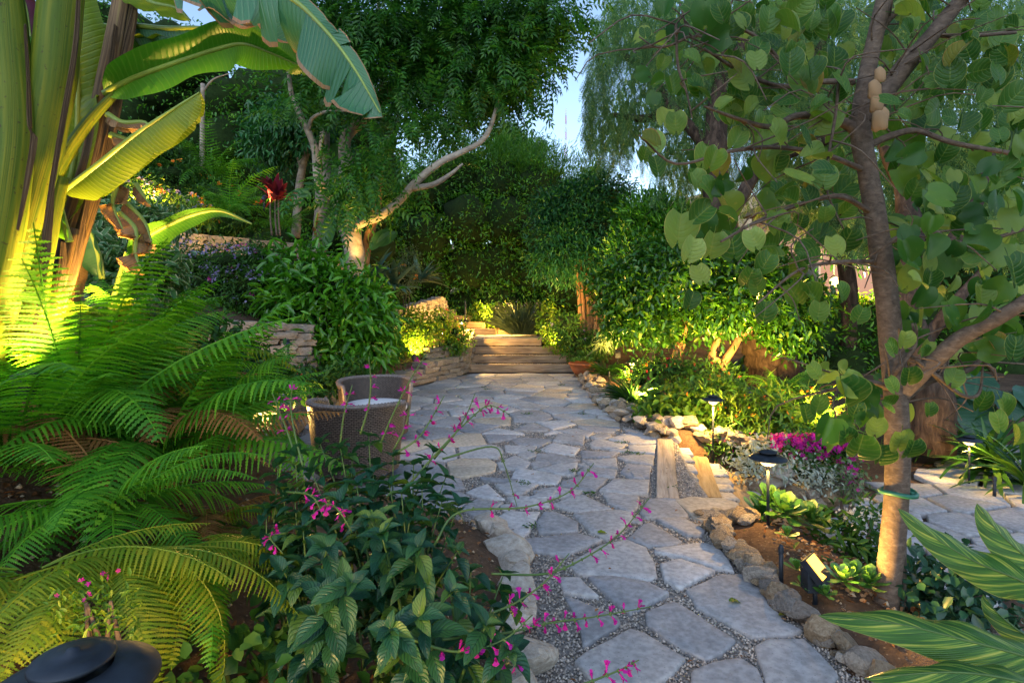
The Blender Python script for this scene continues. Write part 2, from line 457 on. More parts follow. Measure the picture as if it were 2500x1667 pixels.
def gz(x, y):
    x = np.asarray(x, float); y = np.asarray(y, float)
    eL = ip(y, XL) - x; e1 = ip(y, XW1) - x; e2 = ip(y, XW2) - x; eR = x - ip(y, XR)
    near = 1 - sstep(4.0, 5.2, y)
    z = np.zeros(np.broadcast(x, y).shape)
    # left bank and its terraces
    lo = sstep(0, .25, eL) * lerp(.30, .08, near) + lerp(np.clip(eL, 0, 2.5) * .13, .12 * np.clip(eL, 0, .9) + .5 * np.clip(eL - .9, 0, 1.7), near)
    z = z + lo * (eL > 0)
    z = z + sstep(0, .12, e1) * .62 + np.clip(e1, 0, 5) * .20 * sstep(5.5, 7, y)
    z = z + sstep(0, .12, e2) * .40 + np.clip(e2, 0, 30) * .12
    # right: bed, the drop to the lower path, rising ground behind the steps
    drop = sstep(0.2, 1.5, eR) * (1 - sstep(7.2, 9.5, y)) * .46
    bed = sstep(0.0, .25, eR) * .07 * (1 - sstep(1.0, 1.6, eR) * (1 - sstep(7, 9, y)))
    z = z - drop + bed
    rise = sstep(11.3, 16.5, y) * 1.05 * sstep(-.2, .5, eR)
    mid = sstep(12.3, 16.5, y) * 1.0 * (eR <= 0) * (eL <= 0) - .12 * (eR <= 0) * (eL <= 0) * sstep(12.2, 12.5, y)
    z = z + np.maximum(rise, 0) + mid
    e5 = x - (1.2 + .259 * (y - 4.43))
    wc = sstep(3.75, 4.38, y) * (1 - sstep(6.1, 6.45, y)) * sstep(-.16, -.06, e5) * (1 - sstep(1.4, 1.7, e5))
    z = lerp(z, np.minimum(z, -.13 - .30 * np.clip(e5, -.1, 2)), wc)
    far = sstep(22, 60, np.hypot(x, y))
    return z * (1 - far) - 3.0 * far
def gzf(x, y): return float(gz(x, y))

xs = np.concatenate([-np.geomspace(16, 900, 22)[::-1], np.arange(-15.9, 16, .14), np.geomspace(16, 900, 22)])
ys = np.concatenate([-np.geomspace(1, 900, 20)[::-1], np.arange(-.9, 24, .12), np.geomspace(24.1, 1500, 24)])
GX, GY = np.meshgrid(xs, ys)
GZ = gz(GX, GY)
inpat = (GX > ip(GY, XL)) & (GX < ip(GY, XR)) & (GY < 12.4)
nzv = np.array([noise.noise(Vector((a * 1.7, b * 1.7, 0))) + .5 * noise.noise(Vector((a * 5, b * 5, 3))) for a, b in zip(GX.ravel(), GY.ravel())]).reshape(GX.shape)
GZ = GZ + np.where(inpat, -.05, nzv * .022)
nx_, ny_ = len(xs), len(ys)
ii = np.arange(nx_ * ny_).reshape(ny_, nx_)
fa = np.stack([ii[:-1, :-1], ii[:-1, 1:], ii[1:, 1:], ii[1:, :-1]], -1).reshape(-1, 4)
tag(obj('ground', np_mesh('ground', np.stack([GX, GY, GZ], -1).reshape(-1, 3), fa, None, True), M['soil']), kind='structure')

# golden hill seen through the gap in the trees
def hill(name, x0, x1, y, prof, mat, depth):
    n, k = 60, 14
    vs = []
    for j in range(k + 1):
        for i in range(n + 1):
            t = i / n; x = lerp(x0, x1, t)
            h = np.interp(t, [a for a, _ in prof], [b for _, b in prof])
            s = j / k
            vs.append((x, y + depth * s, -3 + (h + 3) * math.sin(s * PI) + 2.0 * noise.noise(Vector((x * .03, s * 3, 1)))))
    f = [(j * (n + 1) + i, j * (n + 1) + i + 1, (j + 1) * (n + 1) + i + 1, (j + 1) * (n + 1) + i) for j in range(k) for i in range(n)]
    return tag(obj(name, np_mesh(name, np.array(vs), np.array(f), None, True), mat), kind='structure')
M['drygrass'] = rock_mat('dry_grass_hill', [(0.3, (0.30, 0.22, 0.13)), (0.7, (0.52, 0.40, 0.26))], .05, 0.2, 1.0, None, 0.5, 0)
hill('hill', -200, 330, 300, [(0, 30), (.4, 40), (.52, 58), (.62, 72), (.7, 68), (.8, 50), (1, 30)], M['drygrass'], 120)

# ================================================================ flagstones
def clip_half(poly, p, nrm):
    out = []
    for i in range(len(poly)):
        a, b = poly[i], poly[(i + 1) % len(poly)]
        da = (a[0] - p[0]) * nrm[0] + (a[1] - p[1]) * nrm[1]; db = (b[0] - p[0]) * nrm[0] + (b[1] - p[1]) * nrm[1]
        if da <= 0: out.append(a)
        if (da < 0) != (db < 0) and da != db:
            t = da / (da - db); out.append((a[0] + (b[0] - a[0]) * t, a[1] + (b[1] - a[1]) * t))
    return out
def area(p): return 0.5 * sum(p[i][0] * p[(i + 1) % len(p)][1] - p[(i + 1) % len(p)][0] * p[i][1] for i in range(len(p)))
def inset(poly, g):
    """shrink a convex polygon by g"""
    q = list(poly)
    if area(q) < 0: q.reverse()
    out = [tuple(a) for a in q]
    for i in range(len(q)):
        a, b = q[i], q[(i + 1) % len(q)]
        ex, ey = b[0] - a[0], b[1] - a[1]; L = math.hypot(ex, ey)
        if L < 1e-6: continue
        n = (ey / L, -ex / L)
        out = clip_half(out, (a[0] - n[0] * g, a[1] - n[1] * g), n)
        if len(out) < 3: return []
    return out
def cells(seeds, extra, hard=(), R0=0.9):
    allp = np.array(list(seeds) + list(extra) + list(hard)); nh = len(seeds) + len(extra)
    res = []
    for s in seeds:
        d = np.hypot((allp[:, 0] - s[0]), (allp[:, 1] - s[1]))
        poly = [(s[0] - R0, s[1] - R0), (s[0] + R0, s[1] - R0), (s[0] + R0, s[1] + R0), (s[0] - R0, s[1] + R0)]
        for j in np.argsort(d)[1:60]:
            q = allp[j]; f = .5 if j < nh else max(.3, 1 - .012 / max(d[j], .02))
            poly = clip_half(poly, (s[0] + (q[0] - s[0]) * f, s[1] + (q[1] - s[1]) * f), (q[0] - s[0], q[1] - s[1]))
            if len(poly) < 3: break
        res.append(poly)
    return res
def inpoly(p, poly):
    c = False
    for i in range(len(poly)):
        a, b = poly[i], poly[i - 1]
        if (a[1] > p[1]) != (b[1] > p[1]) and p[0] < (b[0] - a[0]) * (p[1] - a[1]) / (b[1] - a[1]) + a[0]: c = not c
    return c
def stone_mesh(poly, z, th=.05, seed=0, rough=.008):
    """a slab of uneven outline with a worn upper edge, in the frame of its centroid"""
    if area(poly) < 0: poly = poly[::-1]
    c = np.mean(np.array(poly), 0)
    # cut corners, split edges, jitter
    pts = []
    m = len(poly)
    for i in range(m):
        a, b = np.array(poly[i]), np.array(poly[(i + 1) % m])
        L = np.linalg.norm(b - a); k = max(2, min(6, int(L / .07)))
        cut = min(.2, .006 / max(L, .03))
        for j in range(k + 1):
            t = cut + (1 - 2 * cut) * j / k
            p = a + (b - a) * t
            nz = noise.noise(Vector((p[0] * 9 + seed, p[1] * 9, 2.2))) * rough + noise.noise(Vector((p[0] * 28, p[1] * 28, seed))) * rough * .5
            pts.append(p + (c - p) / (np.linalg.norm(c - p) + 1e-6) * (nz + .002))
    n = len(pts)
    tx, ty = rnd.uniform(-.012, .012), rnd.uniform(-.012, .012)
    vs, fs = [], []
    for ins, zz in ((.0, -th), (.0, -.010), (.004, -.003), (.013, .0)):
        for p in pts:
            d = c - p; L = np.linalg.norm(d) + 1e-6
            q = p + d / L * min(ins, L * .4) - c
            vs.append((q[0], q[1], zz + q[0] * tx + q[1] * ty))
    for r in range(3):
        for i in range(n):
            j = (i + 1) % n
            fs.append((r * n + i, r * n + j, (r + 1) * n + j, (r + 1) * n + i))
    # inner ring for gently uneven top
    o = 3 * n
    base = len(vs)
    for p in pts:
        q = (p - c) * .55
        vs.append((q[0], q[1], q[0] * tx + q[1] * ty + .004 * noise.noise(Vector((p[0] * 5, p[1] * 5, seed)))))
    for i in range(n):
        j = (i + 1) % n
        fs.append((o + i, o + j, base + j, base + i))
    fs.append(tuple(base + i for i in range(n)))
    mb = MB(); mb.add(vs, fs)
    return mb.mesh('flagstone', True), (c[0], c[1], z)

def A_(*p): return [(900 + x * .4253, 1000 + y * .4253) for x, y in p]
def B_(*p): return [(1600 + x * .4891, 900 + y * .4891) for x, y in p]
TR = [A_((1150, 880), (1330, 770), (1480, 735), (1590, 780), (1640, 880), (1655, 950), (1600, 970), (1430, 945), (1210, 935)),
 A_((1260, 955), (1400, 950), (1590, 985), (1720, 1045), (1640, 1090), (1500, 1150), (1420, 1100)),
 A_((1100, 960), (1210, 960), (1320, 1065), (1120, 1040)),
 A_((1125, 1065), (1200, 1080), (1430, 1180), (1440, 1215), (1230, 1350), (1210, 1200)),
 [(1578, 1490), (1600, 1480), (1640, 1466), (1654, 1467), (1796, 1558), (1761, 1585), (1722, 1604), (1640, 1560), (1580, 1518)],
 B_((160, 1100), (330, 1020), (430, 1025), (510, 1090), (590, 1190), (640, 1260), (725, 1298), (640, 1320), (480, 1325), (330, 1240), (210, 1180)),
 B_((25, 970), (120, 945), (230, 980), (295, 1005), (120, 1090), (50, 1045)),
 B_((0, 890), (230, 860), (310, 880), (370, 950), (390, 1005), (300, 985), (150, 935), (0, 910)),
 B_((0, 745), (140, 740), (250, 800), (230, 825), (160, 825)),
 [(1534, 1310), (1572, 1276), (1589, 1272), (1665, 1319), (1623, 1330), (1580, 1327)],
 B_((500, 1380), (560, 1345), (740, 1345), (800, 1400), (910, 1520), (860, 1568), (640, 1590), (560, 1560)),
 B_((180, 1500), (300, 1455), (430, 1440), (500, 1490), (560, 1610), (180, 1630)),
 A_((1180, 1435), (1260, 1380), (1500, 1250), (1590, 1275), (1815, 1420), (1740, 1490), (1640, 1568), (1330, 1568)),
 B_((95, 650), (180, 635), (330, 640), (415, 665), (400, 715), (330, 745), (260, 760), (190, 735)),
 A_((1560, 590), (1610, 510), (1750, 500), (1835, 605), (1700, 615), (1590, 612)),
 A_((1175, 595), (1440, 570), (1515, 590), (1500, 640), (1380, 735), (1280, 700), (1245, 660)),
 A_((965, 640), (1010, 580), (1090, 590), (1200, 640), (1200, 690), (980, 700)),
 A_((690, 640), (800, 575), (985, 580), (920, 690), (870, 745), (780, 715), (680, 680)),
 A_((760, 760), (900, 735), (1200, 705), (1340, 740), (1130, 825), (880, 800), (750, 810)),
 A_((1060, 540), (1170, 490), (1240, 490), (1395, 565), (1200, 580)),
 A_((1350, 485), (1400, 475), (1545, 495), (1540, 550), (1500, 585), (1380, 530)),
 A_((800, 500), (900, 490), (1020, 510), (1040, 550), (860, 550)),
 A_((560, 470), (680, 425), (780, 510), (650, 500)), A_((540, 560), (620, 510), (770, 530), (700, 580), (600, 605)),
 A_((950, 460), (1060, 440), (1230, 460), (1200, 485), (1080, 495), (960, 475)),
 A_((1330, 460), (1410, 395), (1610, 400), (1600, 480), (1480, 480)),
 A_((1110, 410), (1220, 375), (1370, 390), (1300, 460), (1230, 455), (1110, 430)),
 A_((820, 390), (850, 330), (1000, 350), (1105, 380), (1080, 420), (940, 415)),
 A_((730, 430), (860, 410), (970, 425), (880, 480), (790, 475)),
 A_((970, 340), (1080, 310), (1200, 300), (1180, 370), (1090, 365)), A_((1200, 360), (1240, 330), (1420, 345), (1410, 385), (1260, 375)),
 A_((1450, 355), (1480, 310), (1620, 320), (1610, 385), (1500, 385)), A_((1225, 290), (1420, 275), (1430, 335), (1300, 325)),
 A_((970, 250), (1060, 245), (1210, 285), (1080, 305), (960, 290)), A_((930, 300), (1000, 285), (1050, 310), (950, 330)),
 A_((1430, 270), (1520, 250), (1640, 260), (1630, 320), (1500, 295)), A_((740, 300), (840, 260), (930, 300), (900, 330), (760, 335)),
 A_((1220, 230), (1440, 240), (1390, 265), (1230, 270)), A_((1490, 205), (1650, 200), (1640, 250), (1500, 240)),
 A_((980, 225), (1060, 185), (1210, 215), (1180, 255), (1090, 245)), A_((780, 200), (960, 205), (950, 245), (790, 235)),
 A_((1270, 190), (1310, 165), (1480, 195), (1440, 220), (1280, 215)), A_((1090, 135), (1240, 145), (1230, 195), (1060, 175)),
 A_((820, 170), (870, 155), (1060, 165), (980, 205), (860, 195)), A_((1380, 165), (1480, 135), (1660, 155), (1650, 190), (1500, 190)),
 A_((830, 115), (930, 70), (1030, 105), (1030, 120)), A_((960, 70), (1110, 60), (1190, 80), (1060, 110)), A_((1070, 115), (1190, 105), (1290, 125), (1260, 155))]
WARMSTONES = {13}
traced = [[(G(*p).x, G(*p).y) for p in q] for q in TR]
border = []
for q in traced:
    for i in range(len(q)):
        a, b = q[i], q[(i + 1) % len(q)]
        k = max(1, int(math.hypot(b[0] - a[0], b[1] - a[1]) / .09))
        for j in range(k): border.append((a[0] + (b[0] - a[0]) * j / k, a[1] + (b[1] - a[1]) * j / k))
barr = np.array(border)
# plank area of the side steps stays free
STEP1 = [(1.10, 4.30), (1.28, 4.30), (1.82, 6.55), (1.62, 6.55)]
def poisson(n_try, y0, y1, dist, fn, avoid=None, ad=.16, seed=3, stretch=1.25):
    r = random.Random(seed); out = []
    for _ in range(n_try):
        y = r.uniform(y0, y1); x = r.uniform(-3, 6.5)
        if not fn(x, y): continue
        dd = dist(y) * r.uniform(.85, 1.25)
        if any(math.hypot((x - a) / stretch, y - b) < dd for a, b in out): continue
        if avoid is not None and np.min(np.hypot(avoid[:, 0] - x, avoid[:, 1] - y)) < ad: continue
        out.append((x, y))
    return out
def onpatio(x, y):
    m = .12
    if y > 12.2 or x < ip(y, XL) + m or x > ip(y, XR) - m: return False
    if inpoly((x, y), STEP1) or (y < 3.95 and x > -.2): return False
    return not any(inpoly((x, y), q) for q in traced)
seeds = poisson(9000, 2.0, 12.25, lambda y: .27 + .012 * y, onpatio, barr, .055)
edgepts = []
for y in np.arange(1.6, 12.4, .12):
    edgepts += [(ip(y, XL) - .12, y), (ip(y, XR) + .10, y)]
edgepts += [(x, 12.45) for x in np.arange(-1.2, 1.8, .12)] + [(x, 1.75) for x in np.arange(-.2, 1.8, .12)]
edgepts += [(lerp(1.06, 1.6, t), lerp(4.3, 6.6, t)) for t in np.linspace(0, 1, 16)]
patio = thing('patio', None, None, (0, 0, 0)); tag(patio, kind='structure')
patio['label'] = 'pale irregular flagstone patio with gravel joints'
polys = [(inset(q, .004) if False else q, k) for k, q in enumerate(traced)]
cell = [inset(c, .009 + .007 * rnd.random()) for c in cells(seeds, edgepts, border)]
allstone = []
def outset(q, g):
    c = np.mean(np.array(q), 0); return [tuple(np.array(p) + (np.array(p) - c) / np.linalg.norm(np.array(p) - c) * g) for p in q]
polys = [(outset(q, .012 if k > 18 else .009), k) for q, k in polys]
for q, k in polys: allstone.append((q, k in WARMSTONES))
for q in cell:
    if len(q) >= 3 and abs(area(q)) > .007: allstone.append((q, rnd.random() < .07))
for k, (q, wm) in enumerate(allstone):
    me, loc = stone_mesh(q, rnd.uniform(-.004, .004), .05, k * 1.37)
    inst('flagstone', me, patio, Matrix.Translation(loc)); me.materials.append(M['flag_warm'] if wm else M['flag'])
# gravel bed below the joints
def sheet(name, fn_l, fn_r, y0, y1, z, mat, parent=None, n=60):
    ysn = np.linspace(y0, y1, n); vs = []
    for y in ysn: vs += [(fn_l(y), y, z), (fn_r(y), y, z)]
    f = [(2 * i, 2 * i + 1, 2 * i + 3, 2 * i + 2) for i in range(n - 1)]
    return obj(name, np_mesh(name, np.array(vs), np.array(f)), mat, parent)
gb = sheet('gravel_bed', lambda y: ip(y, XL) - .05, lambda y: ip(y, XR) + .12, 1.2, 12.4, -.026, M['gravel'], patio)
# loose gravel in the joints
def pebbles(name, pts, mat, parent, smin=.004, smax=.012):
    n = len(pts)
    base = np.array([(1, 0, 0), (-.5, .87, 0), (-.5, -.87, 0), (0.1, 0.1, .75), (0, 0, -.6)], float)
    f0 = np.array([(0, 1, 3), (1, 2, 3), (2, 0, 3), (1, 0, 4), (2, 1, 4), (0, 2, 4)])
    a = nr.uniform(0, 2 * PI, n); s = nr.uniform(smin, smax, n) 
    ca, sa = np.cos(a), np.sin(a)
    b = base[None] * (1 + nr.uniform(-.3, .3, (n, 5, 3)))
    x = b[..., 0] * ca[:, None] - b[..., 1] * sa[:, None]; y = b[..., 0] * sa[:, None] + b[..., 1] * ca[:, None]
    v = np.stack([x, y, b[..., 2]], -1) * s[:, None, None] + np.asarray(pts)[:, None]
    f = f0[None] + (np.arange(n) * 5)[:, None, None]
    o = obj(name, np_mesh(name, v.reshape(-1, 3), f.reshape(-1, 3)), mat, parent)
    o['kind'] = 'stuff'; return o
gp = []
yy = 2.0 + 6.2 * nr.random(150000) ** 1.5
xx = nr.uniform(-2.5, 1.9, 150000)
ok = (xx > ip(yy, XL) - .05) & (xx < ip(yy, XR) + .1)
xx, yy = xx[ok], yy[ok]
inside = np.zeros(len(xx), bool)
for q, _ in allstone:
    qa = np.array(q); bb = (xx > qa[:, 0].min()) & (xx < qa[:, 0].max()) & (yy > qa[:, 1].min()) & (yy < qa[:, 1].max()) & ~inside
    idx = np.where(bb)[0]
    for i in idx:
        if inpoly((xx[i], yy[i]), q): inside[i] = True
k = np.where(~inside)[0][:23000]
pebbles('gravel', np.stack([xx[k], yy[k], np.full(len(k), -.018)], 1), M['pebble'], patio)

# ---- lower path to the right
LP = -.40
def onlower(x, y):
    return 2.45 < x < 6.6 and (y > 3.3 + .0 * x) and y < 4.9 + .78 * (x - 2.45) and y > 3.2 + .55 * (x - 2.45)
low = thing('lower_path', 'flagstone path below the side steps running off to the right', None); tag(low, kind='structure')
ls = poisson(3000, 3.0, 9.0, lambda y: .36, onlower, None, seed=9)
ring = poisson(2500, 2.5, 9.6, lambda y: .2, lambda x, y: not onlower(x, y) and (onlower(x + .25, y) or onlower(x - .25, y) or onlower(x, y + .25) or onlower(x, y - .25)), None, seed=4)
for k, c in enumerate(cells(ls, ring)):
    q = inset(c, .018)
    if len(q) >= 3 and abs(area(q)) > .02:
        me, loc = stone_mesh(q, LP + rnd.uniform(-.004, .004), .05, k * 2.1)
        inst('flagstone', me, low, Matrix.Translation(loc)); me.materials.append(M['flag'])
# ================================================================ rocks, walls, steps
import bmesh
def rock_mesh(seed, flat=.7, rough=.28, sub=2, boxy=0.0, facets=0):
    bm = bmesh.new()
    bmesh.ops.create_icosphere(bm, subdivisions=sub, radius=1.0)
    for v in bm.verts:
        p = v.co.copy()
        if boxy:
            m = max(abs(p.x), abs(p.y), abs(p.z)); p = p.lerp(p / m * .86, boxy)
        n1 = noise.noise(p * 1.1 + Vector((seed * 3.1, 0, seed))); n2 = noise.noise(p * 2.7 + Vector((0, seed * 5.3, 1)))
        c = noise.cell(p * 1.2 + Vector((seed, seed, 0)))
        p = p * (1 + rough * n1 + rough * .45 * n2 + rough * .12 * c)
        v.co = p
    rr = random.Random(seed * 17 + 3)
    for _ in range(facets):
        nn = Vector((rr.gauss(0, 1), rr.gauss(0, 1), rr.gauss(0, 1))).normalized(); h = rr.uniform(.5, .86)
        for v in bm.verts:
            e = v.co.dot(nn) - h
            if e > 0: v.co -= nn * e * .93
    for v in bm.verts: v.co.z *= flat
    me = bpy.data.meshes.new('rock'); bm.to_mesh(me); bm.free()
    me.polygons.foreach_set('use_smooth', [True] * len(me.polygons))
    if facets: me.set_sharp_from_angle(angle=R(22))
    return me
ROCKS = {}
for mk in ('rock_tan', 'rock_grey', 'rock_white'):
    ROCKS[mk] = [rock_mesh(i + len(mk), .72, .34, 3, .3 if i % 2 else .1, 19 if i % 3 else 9) for i in range(7)]
    for me in ROCKS[mk]: me.materials.append(M[mk])
def put_rock(parent, x, y, z, s, mk=None, name='rock', sq=None):
    mk = mk or rnd.choices(['rock_tan', 'rock_grey', 'rock_white'], [.58, .35, .07])[0]
    me = rnd.choice(ROCKS[mk])
    sx, sy, sz = sq or (rnd.uniform(.75, 1.35), rnd.uniform(.7, 1.1), rnd.uniform(.7, 1.1))
    Mx = Matrix.Translation((x, y, z)) @ Matrix.Rotation(rnd.uniform(0, 6.28), 4, 'Z') @ Matrix.Rotation(rnd.uniform(-.3, .3), 4, 'X') @ Matrix.Diagonal((s * sx, s * sy, s * sz, 1))
    return inst(name, me, parent, local(parent, Mx))

def polyline(pts, step):
    out = []
    for a, b in zip(pts[:-1], pts[1:]):
        a, b = Vector(a), Vector(b); k = max(1, int(round((b - a).length / step)))
        for i in range(k): out.append((a.lerp(b, i / k), (b - a).normalized()))
    out.append((Vector(pts[-1]), (Vector(pts[-1]) - Vector(pts[-2])).normalized()))
    return out

# ---- dry stone walls: every stone of its own
BLOCKS = []
for i in range(10):
    bm = bmesh.new(); bmesh.ops.create_cube(bm, size=2.0)
    bmesh.ops.subdivide_edges(bm, edges=bm.edges[:], cuts=2, use_grid_fill=True)
    for v in bm.verts:
        p = v.co
        m = max(abs(p.x), abs(p.y), abs(p.z)); ln = p.length
        q = p.lerp(p / ln * 1.25, .13)
        q += Vector((noise.noise(q * 1.3 + Vector((i * 7.1, 0, 0))), noise.noise(q * 1.3 + Vector((0, i * 4.3, 5))), noise.noise(q * 1.3 + Vector((3, 0, i * 9))))) * .22
        v.co = q
    bmesh.ops.triangulate(bm, faces=bm.faces[:])
    me = bpy.data.meshes.new('stone'); bm.to_mesh(me); bm.free(); me.materials.append(M['wall_stone'])
    me.polygons.foreach_set('use_smooth', [True] * len(me.polygons)); me.set_sharp_from_angle(angle=R(24))
    BLOCKS.append(me)
def dry_wall(label, path, base, top, course=.085, length=.26, depth=.24, mats=None, lean=.12, cap=True):
    """path: list of (x,y); base/top: z at each path point"""
    c = Vector((path[0][0], path[0][1], base[0]))
    root = thing('dry_stone_wall', label, 'wall', c)
    segs = []; acc = 0; S = [0]
    for a, b in zip(path[:-1], path[1:]): acc += math.hypot(b[0] - a[0], b[1] - a[1]); S.append(acc)
    pa = np.array(path)
    def at(s): return np.interp(s, S, pa[:, 0]), np.interp(s, S, pa[:, 1]), np.interp(s, S, base), np.interp(s, S, top)
    h = 0.0; row = 0
    while True:
        ch = course * rnd.uniform(.8, 1.25); s = -rnd.uniform(0, length * .5); placed = 0
        while s < acc:
            L = length * rnd.uniform(.55, 1.5); mid = min(max(s + L / 2, 0), acc)
            x, y, b, t = at(mid); x2, y2, _, _ = at(min(mid + .05, acc)); x1, y1, _, _ = at(max(mid - .05, 0))
            if b + h + ch * .5 < t:
                a = math.atan2(y2 - y1, x2 - x1)
                nx, ny = -math.sin(a), math.cos(a)
                off = h * lean + rnd.uniform(-.025, .025)
                Mx = (Matrix.Translation((x + nx * off, y + ny * off, b + h + ch / 2)) @ Matrix.Rotation(a + rnd.uniform(-.08, .08), 4, 'Z')
                      @ Matrix.Rotation(rnd.uniform(-.05, .05), 4, 'Y') @ Matrix.Diagonal((L * .5 * .97, depth * .5 * rnd.uniform(.85, 1.15), ch * .5 * .94, 1)))
                inst('stone', rnd.choice(BLOCKS), root, local(root, Mx)); placed += 1
            s += L
        h += ch; row += 1
        if placed == 0 or row > 14: break
    return root
# low curved wall beside the main steps
dry_wall('low curved dry stone wall left of the wide timber steps', [(-2.15, 9.75), (-1.95, 10.3), (-1.5, 11.2), (-1.15, 12.0), (-1.02, 12.6), (-1.0, 13.4)], [0, 0, 0, 0, 0.05, .3], [.24, .30, .38, .44, .66, .92], .095, .34, .30)
dry_wall('short stone return set back on the ledge above the curved wall', [(-1.75, 11.6), (-1.3, 12.1)], [.36, .40], [.58, .66], .10, .3, .28)
dry_wall('stone wall behind the wicker chairs edging the left bed', [(-2.2, 4.75), (-2.42, 5.6), (-2.68, 6.8), (-2.62, 8.0), (-2.42, 9.0), (-2.15, 9.75)], [0] * 6, [.38, .42, .42, .34, .28, .24], .10, .36, .30)
dry_wall('terrace wall of pale slabs below the purple flowers', [(-5.6, 6.75), (-3.9, 7.0), (-3.3, 7.25), (-2.75, 7.6), (-2.85, 8.4)], [.62, .58, .55, .50, .5], [1.26, 1.28, 1.28, 1.24, 1.2], .10, .34, .26)
dry_wall('terrace wall below the agaves left of the upper steps', [(-2.7, 10.2), (-2.3, 12.0), (-2.0, 13.4), (-1.85, 14.6), (-1.9, 15.6)], [.75, .85, 1.0, 1.1, 1.2], [1.3, 1.42, 1.55, 1.62, 1.66], .11, .38, .28)
dry_wall('highest terrace wall running below the orange flowers on the bank', [(-7.6, 9.3), (-6.3, 9.7), (-5.0, 10.2), (-3.95, 10.6), (-3.6, 11.6)], [2.3, 2.22, 2.14, 2.06, 2.0], [2.86, 2.80, 2.70, 2.58, 2.4], .11, .38, .28)

# ---- main timber steps
def timber(parent, a, b, h, w, mat, name='timber_riser'):
    """a sawn beam from a to b (centres of its upper back edge line), checked ends and worn arrises"""
    a, b = Vector(a), Vector(b); d = b - a; L = d.length
    bm = bmesh.new(); bmesh.ops.create_cube(bm, size=1.0)
    bmesh.ops.scale(bm, vec=(L, w, h), verts=bm.verts[:])
    bmesh.ops.subdivide_edges(bm, edges=[e for e in bm.edges if abs((e.verts[0].co - e.verts[1].co).x) > .5 * L], cuts=9)
    bmesh.ops.bevel(bm, geom=[e for e in bm.edges if e.calc_face_angle(0) > .8], offset=.009, segments=2, affect='EDGES')
    sd = rnd.random() * 50
    for v in bm.verts:
        v.co.y += .006 * noise.noise(Vector((v.co.x * 2.5, sd, v.co.z * 9))); v.co.z += .006 * noise.noise(Vector((v.co.x * 2.2, v.co.y * 9, sd)))
    me = bpy.data.meshes.new(name); bm.to_mesh(me); bm.free(); me.materials.append(mat)
    me.polygons.foreach_set('use_smooth', [False] * len(me.polygons))
    Mx = Matrix.Translation((a + b) / 2) @ Matrix.Rotation(math.atan2(d.y, d.x), 4, 'Z') @ Matrix.Rotation(-math.asin(d.z / L), 4, 'Y')
    return inst(name, me, parent, local(parent, Mx))
def tread(parent, quad, z, name='gravel_tread', n=600):
    o = obj(name, np_mesh(name, np.array([(x, y, z) for x, y in quad]) - np.array(parent.location), np.array([[0, 1, 2, 3]])), M['gravel'], parent)
    q = np.array(quad); pts = []
    u, v = nr.random(n), nr.random(n)
    p = (q[0] * ((1 - u) * (1 - v))[:, None] + q[1] * (u * (1 - v))[:, None] + q[2] * (u * v)[:, None] + q[3] * ((1 - u) * v)[:, None])
    pp = pebbles('gravel', np.concatenate([p, np.full((n, 1), z + .004)], 1), M['pebble'], parent, .006, .014)
    pp.location = -parent.location
st = thing('garden_steps', 'four wide weathered timber steps at the far end of the patio', 'steps', (0.2, 12.4, 0))
RH = .165
for k in range(4):
    y = 12.45 + .37 * k; z = RH * (k + 1)
    xl = -1.02 + .01 * k; xr = [1.46, 1.42, 1.10, .70][k]
    timber(st, (xl, y, z - RH / 2 - .004), (xr, y + .02, z - RH / 2 - .004), RH, .13, M['timber'])
    if k < 3: tread(st, [(xl, y + .065), (xr + .1, y + .065), (xr + .1, y + .31), (xl, y + .31)], z - .022)
landing = thing('landing', 'small flagstone landing above the wide steps'  , None); tag(landing, kind='structure')
ZL = RH * 4 - .004
lseeds = poisson(900, 13.66, 15.3, lambda y: .3, lambda x, y: -.95 < x < 1.5 - .6 * (y - 13.6), None, seed=2)
lring = [(x, 13.55) for x in np.arange(-1.2, 1.6, .15)] + [(x, 15.45) for x in np.arange(-1.2, 1.6, .15)] + [(-1.1, y) for y in np.arange(13.5, 15.5, .15)] + [(1.65 - .6 * (y - 13.6), y) for y in np.arange(13.5, 15.5, .15)]
for k, c in enumerate(cells(lseeds, lring)):
    q = inset(c, .015)
    if len(q) >= 3 and abs(area(q)) > .015:
        me, loc = stone_mesh(q, ZL, .06, k * 3.3); inst('flagstone', me, landing, Matrix.Translation(loc)); me.materials.append(M['flag'])
sheet('gravel_bed', lambda y: -1.05, lambda y: 1.7 - .6 * (y - 13.6), 13.6, 15.6, ZL - .02, M['gravel'], landing)
# upper flight turning left
st2 = thing('upper_steps', 'narrow upper flight of tan timber steps turning left below the hedge', 'steps', (-.7, 15.3, .66))
UP = [((1132, 812, 15.25), (1210, 811, 15.15)), ((1098, 795, 15.65), (1184, 794, 15.5)), ((1075, 778, 16.0), (1152, 778, 15.9)), ((1052, 763, 16.4), (1112, 763, 16.3)), ((1030, 747, 16.8), (1076, 746, 16.8))]
for k, (a, b) in enumerate(UP):
    pa, pb = P(*a), P(*b); zc = ZL + .165 * (k + .5)
    pa.z = zc; pb.z = zc
    pa.x -= .35
    timber(st2, pa, pb, .165, .15, M['timber_tan'] if k else M['timber'])
    if k < 4:
        tread(st2, [(pa.x, pa.y + .07), (pb.x, pb.y + .07), (pb.x, pb.y + .6), (pa.x, pa.y + .6)], zc + .06, n=150)

